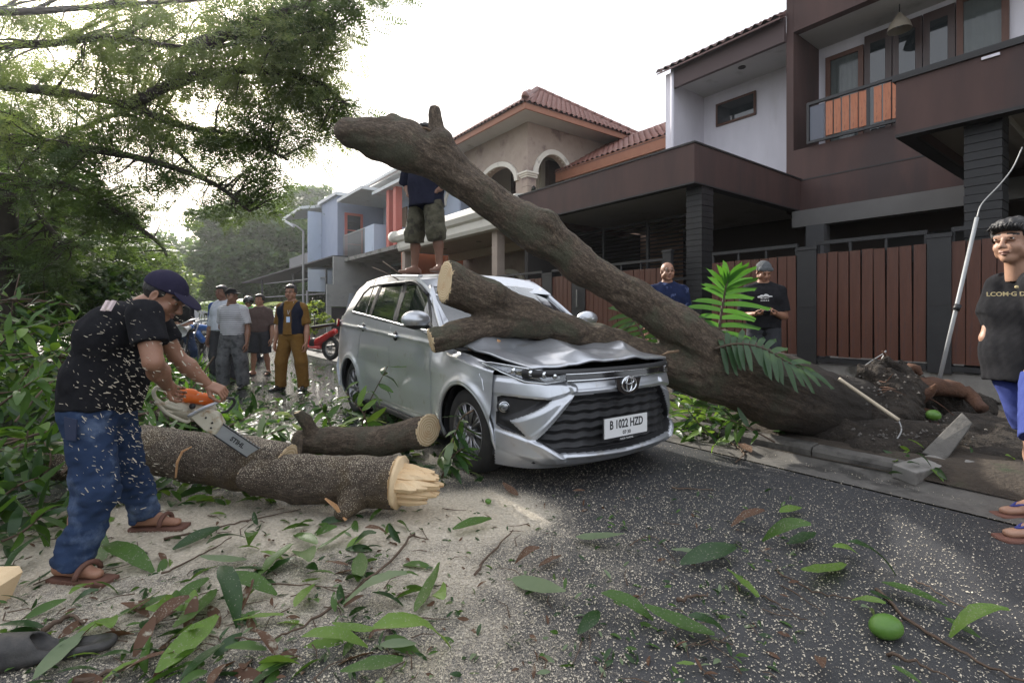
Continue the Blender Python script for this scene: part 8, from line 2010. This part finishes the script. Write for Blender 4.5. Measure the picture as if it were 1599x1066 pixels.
for i, (px, py, L_, a, c) in enumerate(LEAVES):
    if L_ < 5: continue
    ca, sa = math.cos(R(a)), math.sin(R(a)); p0 = gr(px - L_ / 2 * ca, py + L_ / 2 * sa, .012); p1 = gr(px + L_ / 2 * ca, py - L_ / 2 * sa, .012); d = p1 - p0; Lw = float(np.linalg.norm(d)); Lw = min(Lw * 1.12, .36)
    if i % 2: p0, d = p1, -d
    k = i % 5; curl = LT[k][0][:, 2].min() * Lw
    p0 = p0 + ZD * (max(0, -curl) * .8 + rnd.uniform(.004, .012) )
    o = place_leaf(None, p0, d + ZD * rnd.uniform(.0, .12) * Lw, ZD + np.array([rnd.uniform(-.45, .45), rnd.uniform(-.45, .3), 0]), Lw, k, LM[c], "fallen_leaf")
    size = "long" if L_ > 80 else "short" if L_ < 45 else "medium"; turn = "lengthways" if abs(a) > 40 else "crosswise"; shp = ("flat", "arched", "upcurled", "tightly curled", "slightly twisted")[k]
    lb = f"{size} {shp} {LN[c]} leaf {turn} {WH(px, py)}"
    if lb in seen_: lb = lb.replace(" leaf ", " leaf, nearer one, " if py > seen_[lb] else " leaf, farther one, ")
    seen_[lb] = py
    tag(o, lb, "leaf", "single fallen leaves on the asphalt")
# twigs
TW = [("dark bare twig lying alone in the sawdust before the car", [(742, 897), (765, 865), (802, 828)], .007), ("long thin twig below the logs pointing at the sandal", [(255, 842), (330, 826), (385, 812), (470, 795)], .006),
      ("longest bare twig curving through the fallen leaves", [(648, 833), (600, 885), (500, 960), (440, 994), (368, 996)], .0065), ("reddish leaf stalk lying over the fallen leaves", [(365, 905), (450, 912), (545, 920)], .004),
      ("dark twig at the lower left corner near the clog", [(120, 1064), (210, 1035), (278, 990)], .008), ("long brown twig running to the lower right corner", [(1368, 918), (1425, 970), (1500, 1015), (1599, 1064)], .008),
      ("short brown twig below the green mango", [(1387, 1020), (1440, 1038), (1495, 1064)], .006), ("thin twig joining the curled dark leaf and the mango", [(1215, 892), (1270, 920), (1340, 935)], .0045), ("thin twig just below the curled dark leaf", [(1220, 910), (1290, 960)], .0035),
      ("crooked thin twig beside the light green leaf", [(1190, 927), (1225, 950), (1262, 968)], .004), ("hooked twig beside the pale dusty leaf before the car", [(985, 850), (1005, 838), (1028, 842), (1055, 874)], .0035), ("straight pale stick before the bumper of the car", [(1050, 762), (1115, 764)], .006),
      ("twig in the dust beside the man's front sandal", [(252, 896), (310, 868), (362, 838)], .005), ("dark bark strip left of the man's sandal", [(0, 800), (60, 788), (95, 778)], .006), ("forked brown twig on the gutter under the trunk", [(1085, 660), (1125, 680), (1160, 705), (1150, 722)], .010), ("thin twig rising beside the forked twig at the gutter", [(1160, 706), (1168, 690), (1180, 676)], .007),
      ("crumbling piece of bark between the leaves before the car", [(1060, 938), (1082, 930), (1105, 928)], .008), ("small dark twig right of the splintered log", [(640, 832), (668, 842), (655, 822)], .004), ("root coloured twig beside the clog", [(70, 985), (110, 960), (130, 975)], .010), ("thin bent twig at the right between two green leaves", [(1430, 905), (1465, 925), (1535, 962)], .004)]
for i, (lb, pts, r) in enumerate(TW):
    P = smooth_path([gr(a, b, .01 + .01 * rnd.random()) for a, b in pts], 6); P = P + np.random.default_rng(i).normal(0, .004, P.shape); V, F = tube(P, np.linspace(r, r * .45, len(P)), 6, wob=.15, seed=i); tag(mk("bare_twig", V, F, m_twig), lb, "twig")
mbt = MB(); gt = np.random.default_rng(66)
for i in range(130):
    p = gr(gt.uniform(0, 1250) if i % 3 else gt.uniform(0, 650), gt.uniform(790, 1066), .008); a = gt.uniform(0, 6.28); L_ = gt.uniform(.03, .16); d = np.array([math.cos(a), math.sin(a), 0]) * L_; n_ = np.array([-d[1], d[0], 0]) * gt.uniform(-.25, .25)
    mbt.tube([p, p + d * .5 + n_ + ZD * .004, p + d], [.0028, .0022, .0012], 4)
o = mbt.build("twig_litter", m_twig); tag(o, "tiny broken twigs scattered over the road surface", kind="stuff")
# twigs on the car roof behind the man
for i, pts in enumerate([[(642, 436, 5.2), (620, 424, 5.3), (598, 408, 5.4)], [(628, 440, 5.2), (605, 427, 5.3), (582, 417, 5.4)]]):
    V, F = tube([at(*p) for p in pts], [.008, .006, .004], 5); tag(mk("bare_twig", V, F, m_twig), ["thin twig sticking up from the car roof, the higher one", "thin twig sticking out over the car roof edge, the lower one"][i], "twig")
# fruit
def blob(name, label, cat, c, r, mat, seed, parts=()):
    F_ = Field(c - max(r) * 1.3, c + max(r) * 1.3, max(r) / 14); F_.ell(c, r, np.array([unit([1, .3, .1]), unit([-.3, 1, 0]), ZD]), k=0); F_.folds(max(r) * .02, 60, seed); V, Q = F_.mesh(); t = thing(name, label, cat, c - ZD * r[2]); mk("skin", V, Q, mat, t)
    V, F = tube([c + unit([1, .3, .1]) * r[0] * .95, c + unit([1, .3, .1]) * r[0] * 1.25], r[0] * .06, 6); mk("stalk", V, F, m_twig, t)
m_mango = M("mango_skin", (.07, .165, .022), (.11, .22, .035), sc=14, rough=.45, coat=.0)
blob("mango", "green unripe mango on the asphalt beside a light leaf", "mango", gr(1384, 978, .04) + ZD * 0, (.066, .045, .042), m_mango, 1)
blob("mango", "green unripe mango caught between the torn root and the tilted kerb block", "mango", at(1458, 648, 4.32), (.062, .05, .048), m_mango, 2)
blob("mango", "small green fruit on the splintered log's far side in the sawdust", "mango", gr(300, 0, 0) * 0 + np.array([-.15, 3.15, .02]), (.02, .018, .016), m_mango, 3)
for i, (px, py, y) in enumerate([(1462, 664, 4.25), (1513, 650, 4.35), (1405, 722, 4.0)]):
    o = MB().box(at(px, py, y), (.05, .035, .025), frame((1, .5 * i, .4))).build("brick_fragment", M("red_brick", (.22, .045, .03), rough=.9)); tag(o, ["red brick fragment beside the green mango on the torn roots", "red brick fragment behind the top of the tilted kerb block", "red brick fragment at the end of the broken kerb"][i], "brick")
# black clog at the lower left corner
cl = thing("clog", "black rubber clog lying in the sawdust at the lower left corner", "shoe", gr(80, 1040, 0)); c0 = gr(-5, 1040, 0); c1 = gr(186, 1008, 0); dx = unit(c1 - c0); Lc = float(np.linalg.norm(c1 - c0)); sx_ = np.cross(dx, ZD)
F_ = Field(c0 - .16, c1 + [.12, .12, .16], .005)
F_.cone(c0 + dx * .05 + ZD * .022, c1 - dx * .05 + ZD * .022, .058, .045, k=.02, sq=(ZD, .5)); F_.cone(c0 + ZD * .05, c0 + dx * .10 + ZD * .045, .06, .052, k=.03, sq=(ZD, .9)); F_.ell(c0 + dx * (Lc * .62) + ZD * .065, (Lc * .42, .040, .040), np.array([dx, sx_, ZD]), k=.01, op="cut"); F_.plane((0, 0, .002), (0, 0, -1))
V, Q = F_.mesh(); mk("shell", V, Q, M("clog_rubber", (.018, .018, .02), (.06, .055, .05), sc=30, rough=.6, bump=.2, bsc=120), cl)
# ------------------------------------------------------------------ thin haze in the air
hz = MB().box((-47, 63, 19), (312, 325, 42)).build("haze", m_edge)

hz.data.materials.clear(); mh = bpy.data.materials.new("haze"); mh.use_nodes = True; N_ = mh.node_tree.nodes; N_.clear(); oo = N_.new("ShaderNodeOutputMaterial"); pv = N_.new("ShaderNodeVolumePrincipled")
pv.inputs["Color"].default_value = (.9, .93, 1, 1); pv.inputs["Density"].default_value = .0009; pv.inputs["Anisotropy"].default_value = .8
mh.node_tree.links.new(pv.outputs[0], oo.inputs["Volume"]); hz.data.materials.append(mh)
tag(hz, "thin pale haze hanging in the backlit street air", kind="stuff")
scene.cycles.volume_bounces = 0
